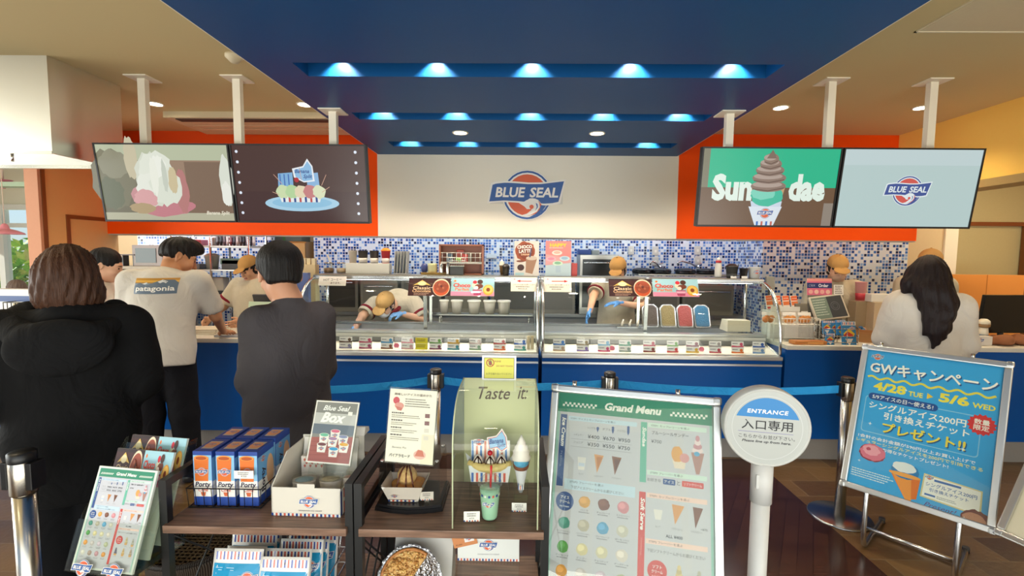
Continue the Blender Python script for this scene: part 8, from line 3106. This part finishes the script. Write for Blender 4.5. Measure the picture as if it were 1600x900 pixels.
def tier(name, label, off, zlift, h, draw, n, group=None):
    o = M0 @ Vector((.004, off, zlift + .005))
    t = thing(name, label, 'leaflet', tuple(o), (Matrix.Rotation(R(-8), 3, 'Z') @ Matrix.Rotation(-TILT, 3, 'X')).to_euler(), group)
    G('#e4ebe2').bb(0, lw - .012, 0, n, 0, h).build('sheets', 'print', t)
    p = Pr(.0003)
    draw(p, lw - .012, h)
    p.build('printed_face', 'print', t, fix=False)


def d_two(p, w, h):
    p.rect(0, 0, w, h, '#d8e0d8')
    o = Matrix.Translation((0, 0, h * .66))
    base = p.xf
    p.xf = o
    d_choco(p, w * .50, h * .34)
    p.xf = Matrix.Translation((w * .50, 0, h * .66))
    d_parfait(p, w * .50, h * .34)
    p.xf = base


tier('menu_leaflet', 'green headed menu leaflets in the front pocket of the holder', .008, 0, .262, d_leaf, .006)
tier('dessert_leaflet', 'dessert leaflets in the middle pocket of the holder, showing a parfait strip', .056, .008, .285, d_two, .006, 'dessert leaflets')
tier('dessert_leaflet', 'dessert leaflets in the rear pocket of the holder, rising highest', .100, .022, .295, d_two, .006, 'dessert leaflets')

# ------------------------------------------------------------------ big menu stand
MW_, MH_ = .633, .884
yaw, tilt, roll = R(-11.1), R(20), R(1.1)
rot = Matrix.Rotation(yaw, 3, 'Z') @ Matrix.Rotation(-tilt, 3, 'X') @ Matrix.Rotation(roll, 3, 'Y')
TL = Vector((.142, 1.856, 1.128))
BL = TL - rot @ Vector((0, 0, MH_))
t = thing('menu_stand', 'big white menu board in a silver frame on a floor stand', 'menu stand', tuple(BL), rot.to_euler())


def frame_board(t, W, H, f=.028, col='#d6d6d2'):
    g = G(col)
    for q_ in ((0, W, 0, f), (0, W, H - f, H), (0, f, f, H - f), (W - f, W, f, H - f)):
        g.box(((q_[0] + q_[1]) / 2, -.002, (q_[2] + q_[3]) / 2), (q_[1] - q_[0], .022, q_[3] - q_[2]), None, .006)
    g.build('frame', 'brushed', t)
    for cx in (0, W):
        for cz in (0, H):
            G('#c2c2be').box((cx - (.012 if cx else -.012), -.005, cz - (.012 if cz else -.012)), (.03, .024, .03), None, .008).build('corner_piece', 'brushed', t)
    G('#b8b8b4').bb(f * .5, W - f * .5, .0, .008, f * .5, H - f * .5).build('back_board', 'satin', t)
    for fx in (.14, .76):
        G('#c8c8c6').cyl((W * fx, -.002, H - .004), (W * fx, -.002, H + .02), .009, n=14).build('clip', 'metal', t)


frame_board(t, MW_, MH_)
p = Pr(.00025)
p.xf = Matrix.Translation((.03, -.0005, .03))
menu_art(p, MW_ - .06, MH_ - .06)
p.build('printed_menu', 'print', t, fix=False)
G().bb(.026, MW_ - .026, -.0085, -.0075, .026, MH_ - .026).build('cover_sheet', 'acrylic', t)


def stand_legs(t, W, inv, zb, span=.6, back=.42):
    """tube legs from the lower frame to the floor with feet running back, in the board's own space"""
    for fx in (.5 - span / 2, .5 + span / 2):
        top = t.matrix_basis @ Vector((W * fx, .014, .16))
        mid = t.matrix_basis @ Vector((W * fx, .014, 0))
        fwd = (t.matrix_basis.to_3x3() @ Vector((0, 1, 0)))
        fwd.z = 0
        fwd.normalize()
        knee = Vector((mid.x, mid.y, 0)) - fwd * .02 + Vector((0, 0, .10))
        knee.z = .12
        foot = Vector((knee.x, knee.y, .014)) + fwd * .02
        pts = [inv @ q_ for q_ in (top, mid, knee, foot + Vector((0, 0, .02)), foot + fwd * .03, foot + fwd * back)]
        G('#d2d0cc').tube(pts, .013, 10).build('leg', 'metal', t)
        e_ = foot + fwd * back
        G('#2a2a2c').cyl(inv @ (e_ + Vector((0, 0, -.012))), inv @ (e_ + Vector((0, 0, .016))), .017, n=12).build('foot_cap', 'satin', t)
    for hz in (.13, .05):
        a = t.matrix_basis @ Vector((W * (.5 - span / 2), .014, 0))
        b = t.matrix_basis @ Vector((W * (.5 + span / 2), .014, 0))
        fwd = (t.matrix_basis.to_3x3() @ Vector((0, 1, 0)))
        fwd.z = 0
        fwd.normalize()
        off = fwd * (.0 if hz > .1 else .22)
        hz2 = hz if hz > .1 else .016
        G('#d2d0cc').tube([inv @ (Vector((a.x, a.y, hz2)) + off), inv @ (Vector((b.x, b.y, hz2)) + off)], .009, 8).build('cross_bar', 'metal', t)


stand_legs(t, MW_, t.matrix_basis.inverted(), .27)

# ------------------------------------------------------------------ campaign board
GW_, GH_ = .631, .847
o = Vector((1.877, 2.65, .334))
yaw, tilt = R(-48.9), R(21.5)
rot = Matrix.Rotation(yaw, 3, 'Z') @ Matrix.Rotation(-tilt, 3, 'X')
t = thing('campaign_board', 'bright blue campaign board in a silver frame on chrome legs', 'sign board', tuple(o), rot.to_euler())
frame_board(t, GW_, GH_, .032)
p = Pr(.00025)
w, h = GW_ - .064, GH_ - .064
p.xf = Matrix.Translation((.032, -.0005, .032))
p.rect(0, 0, w, h, '#38a6ea')
p.logo(w * .085, h * .955, w * .10, True)
p.text('GWキャンペーン', w * .515, h * .865, w=w * .93, h=h * .085, col='#2a5a98', bold=.05)
p.text('GWキャンペーン', w * .505, h * .872, w=w * .93, h=h * .085, col='#fbfbf6', bold=.045)
p.line([(w * (.03 + .94 * i / 60), h * (.795 + .010 * math.sin(i * .75))) for i in range(61)], h * .014, '#e6d94a')
p.text('4/28', w * .22, h * .735, w=w * .26, h=h * .065, col='#f0e24a', bold=.04)
p.text('TUE', w * .425, h * .722, w=w * .11, h=h * .035, col='#f0e24a', bold=.03)
p.poly([(w * .51, h * .748), (w * .555, h * .727), (w * .51, h * .706)], '#f0c83a')
p.text('5/6', w * .70, h * .735, w=w * .21, h=h * .065, col='#f0e24a', bold=.04)
p.text('WED', w * .90, h * .722, w=w * .15, h=h * .035, col='#f0e24a', bold=.03)
p.rrect(w * .04, h * .385, w * .90, h * .655, h * .02, '#8cc8ee')
p.rrect(w * .047, h * .391, w * .893, h * .649, h * .018, '#38a6ea')
p.rrect(w * .06, h * .628, w * .60, h * .680, h * .026, '#1f4f9a')
p.text('5/9アイスの日〜使える!', w * .33, h * .654, w=w * .47, h=h * .032, col='#f6f8fa', bold=.03)
p.text('シングルアイス200円', w * .44, h * .590, w=w * .72, h=h * .050, col='#fbfbf6', bold=.04)
p.text('引き換えチケット', w * .52, h * .528, w=w * .62, h=h * .050, col='#fbfbf6', bold=.04)
p.text('プレゼント!!', w * .52, h * .440, w=w * .60, h=h * .072, col='#23568e', bold=.06)
p.text('プレゼント!!', w * .512, h * .446, w=w * .60, h=h * .072, col='#f3e04a', bold=.05)
pts = []
for i in range(32):
    r_ = w * (.098 if i % 2 else .082)
    pts.append((w * .90 + r_ * math.cos(2 * PI * i / 32), h * .602 + r_ * math.sin(2 * PI * i / 32)))
p.poly(pts, '#d8322e')
p.text('数量', w * .90, h * .620, w=w * .10, h=h * .034, col='#fbf4ee', bold=.04)
p.text('限定', w * .90, h * .582, w=w * .10, h=h * .034, col='#fbf4ee', bold=.04)
p.text('1会計の会計金額が590円以上お買い上げで', w * .46, h * .352, w=w * .86, h=h * .024, col='#f6f8fa', bold=.03)
p.text('レギュラーシングルアイスを200円で引換できる', w * .48, h * .320, w=w * .92, h=h * .024, col='#f3ea90', bold=.03)
p.text('お得なチケットプレゼント!', w * .48, h * .286, w=w * .48, h=h * .024, col='#f6f8fa', bold=.03)
p.lines(w * .02, h * .105, w * .36, 4, h * .016, h * .007, '#d8ecf8', seed=5)
# scoops, cone, ticket
blob(p, w * .165, h * .245, w * .105, h * .062, '#8a2a48', 4, 30, .08)
blob(p, w * .165, h * .250, w * .10, h * .058, '#d8708e', 5, 30, .08)
blob(p, w * .155, h * .262, w * .07, h * .035, '#eaa0b4', 6, 24, .12)
blob(p, w * .13, h * .268, w * .02, h * .012, '#b8405e', 7, 12, .2)
p.poly([(w * .315, h * .165), (w * .545, h * .15), (w * .535, h * .02), (w * .455, h * .0)], '#e0762c')
p.poly([(w * .33, h * .16), (w * .48, h * .15), (w * .50, h * .0), (w * .455, h * .0)], '#ee9a48')
blob(p, w * .43, h * .185, w * .105, h * .055, '#2a7fc0', 8, 28, .05)
blob(p, w * .42, h * .205, w * .09, h * .035, '#e4ecf2', 9, 24, .08)
p.ell(w * .43, h * .155, w * .12, h * .014, '#f0a854', 20)
p.poly([(w * .565, h * .205), (w * .955, h * .190), (w * .960, h * .035), (w * .555, h * .050)], '#d8cf9c')
p.poly([(w * .575, h * .197), (w * .945, h * .183), (w * .948, h * .043), (w * .567, h * .058)], '#f2f4f2')
p.rect(w * .64, h * .168, w * .82, h * .182, '#3f6fb8')
p.logo(w * .605, h * .185, w * .06, True)
p.text('シングルアイス200円', w * .755, h * .142, w=w * .34, h=h * .026, col='#4a78b8', bold=.03)
p.text('引き換えチケット', w * .745, h * .110, w=w * .26, h=h * .022, col='#4a78b8', bold=.03)
p.rect(w * .585, h * .068, w * .66, h * .080, '#3f6fb8')
p.lines(w * .67, h * .075, w * .16, 2, h * .010, h * .004, '#7a8a9a', seed=2)
p.text('Present!', w * .70, h * .012, w=w * .22, h=h * .030, col='#5a2a78', bold=.0, shear=.4)
blob(p, w * .93, h * .012, w * .095, h * .055, '#6a3038', 11, 30, .08)
blob(p, w * .92, h * .006, w * .075, h * .040, '#b8806a', 12, 24, .06)
for x, z, s2 in ((.11, .45, .02), (.80, .42, .022), (.07, .17, .014), (.86, .0, .014), (.35, .74, .016)):
    p.poly([(w * x - w * s2, h * z), (w * x, h * z + w * s2 * .2), (w * x + w * s2, h * z), (w * x, h * z - w * s2 * .2)], '#eaf6fc')
    p.poly([(w * x - w * s2 * .2, h * z), (w * x, h * z + w * s2), (w * x + w * s2 * .2, h * z), (w * x, h * z - w * s2)], '#eaf6fc')
# keep print inside its sheet
p.v = [v for v in p.v]
p.build('printed_poster', 'print', t, fix=False)
G().bb(.03, GW_ - .03, -.0095, -.0085, .03, GH_ - .03).build('cover_sheet', 'acrylic', t)
stand_legs(t, GW_, t.matrix_basis.inverted(), .3)

# second board at the edge
o = at(1554, 834, 2.06)
yaw = R(-72)
rot = Matrix.Rotation(yaw, 3, 'Z') @ Matrix.Rotation(R(-30), 3, 'X')
t = thing('cream_board', 'cream sign board with purple lettering beside the blue campaign board', 'sign board', tuple(o), rot.to_euler())
frame_board(t, .631, .847, .030, '#cfccc2')
p = Pr(.0003)
p.xf = Matrix.Translation((.030, -.0005, .030))
p.rect(0, 0, .571, .787, '#d6cfb4')
p.text('GOOD ICE CREAM', .14, .36, w=.58, h=.050, col='#5a50a8', bold=.03, rot=R(-84))
p.text('GOOD PRICE!', .055, .36, w=.44, h=.045, col='#5a50a8', bold=.03, rot=R(-84))
p.ell(.40, .45, .12, .12, '#e8a0b0', 28)
p.build('printed_poster', 'print', t, fix=False)
stand_legs(t, .631, t.matrix_basis.inverted(), .3)

# ------------------------------------------------------------------ entrance sign on a white post
q = at(1203, 672, 1.585)
r = (at(1264, 665, 1.585).x - at(1134, 665, 1.585).x) / 2 * .985
t = thing('entrance_sign', 'round white entrance sign on a thick white post', 'sign', (q.x, q.y + .02, 0), R(-12))
zc = q.z
g = G('#c6c6c0')
n = 56
for (y0, r0), (y1, r1) in zip([(.0, r * .93), (-.004, r * .97), (.0, r), (.05, r), (.056, r * .97)], [(-.004, r * .97), (.0, r), (.05, r), (.056, r * .97), (.056, 0)]):
    v0 = [(r0 * math.cos(2 * PI * i / n), y0, zc + r0 * math.sin(2 * PI * i / n)) for i in range(n)]
    v1 = [(r1 * math.cos(2 * PI * i / n), y1, zc + r1 * math.sin(2 * PI * i / n)) for i in range(n)]
    g.add(v0 + v1, [(i, (i + 1) % n, n + (i + 1) % n, n + i) for i in range(n)], True)
g.build('disc_rim', 'satin', t)
p = Pr(.0003)
p.xf = Matrix.Translation((0, .0, zc))
p.ell(0, 0, r * .935, r * .935, '#bfc2bd', 56)
p.ring(0, 0, r * .80, r * .81, '#d8dad8', 56)
a0 = math.asin(.34)
p.poly([(r * .76 * math.cos(a0 + (PI - 2 * a0) * i / 28), r * .76 * math.sin(a0 + (PI - 2 * a0) * i / 28)) for i in range(29)], '#2f86c8')
p.text('ENTRANCE', 0, r * .41, w=r * .94, h=r * .105, col='#fafafa', bold=.03, shear=.15, sp=1.15)
p.text('入口専用', 0, r * .07, w=r * 1.16, h=r * .25, col='#1c1c22', bold=.012)
p.rect(-r * .66, -r * .125, r * .60, -r * .115, '#7a74b0')
p.text('こちらからお並び下さい。', 0, -r * .235, w=r * 1.28, h=r * .10, col='#2a2a30')
p.text('Please line up from here.', 0, -r * .365, w=r * 1.12, h=r * .085, col='#2a2a30', shear=.25, bold=.02)
p.build('printed_face', 'print', t, fix=False)
G('#d6d5d1').cyl((0, .03, zc - r - .14), (0, .03, zc - r * .96), .036, n=28).build('collar', 'satin', t)
G('#d8d8d4').box((-.022, -.003, zc - r - .055), (.010, .006, .05), None, .002).build('latch', 'satin', t)
G('#d2d2ce').cyl((0, .03, .03), (0, .03, zc - r - .13), .031, n=28).build('post', 'satin', t)
G('#dcdcda').lathe([(.20, 0), (.20, .02), (.17, .035), (.04, .045), (0, .045)], (0, .03, 0), 40).build('base', 'satin', t)
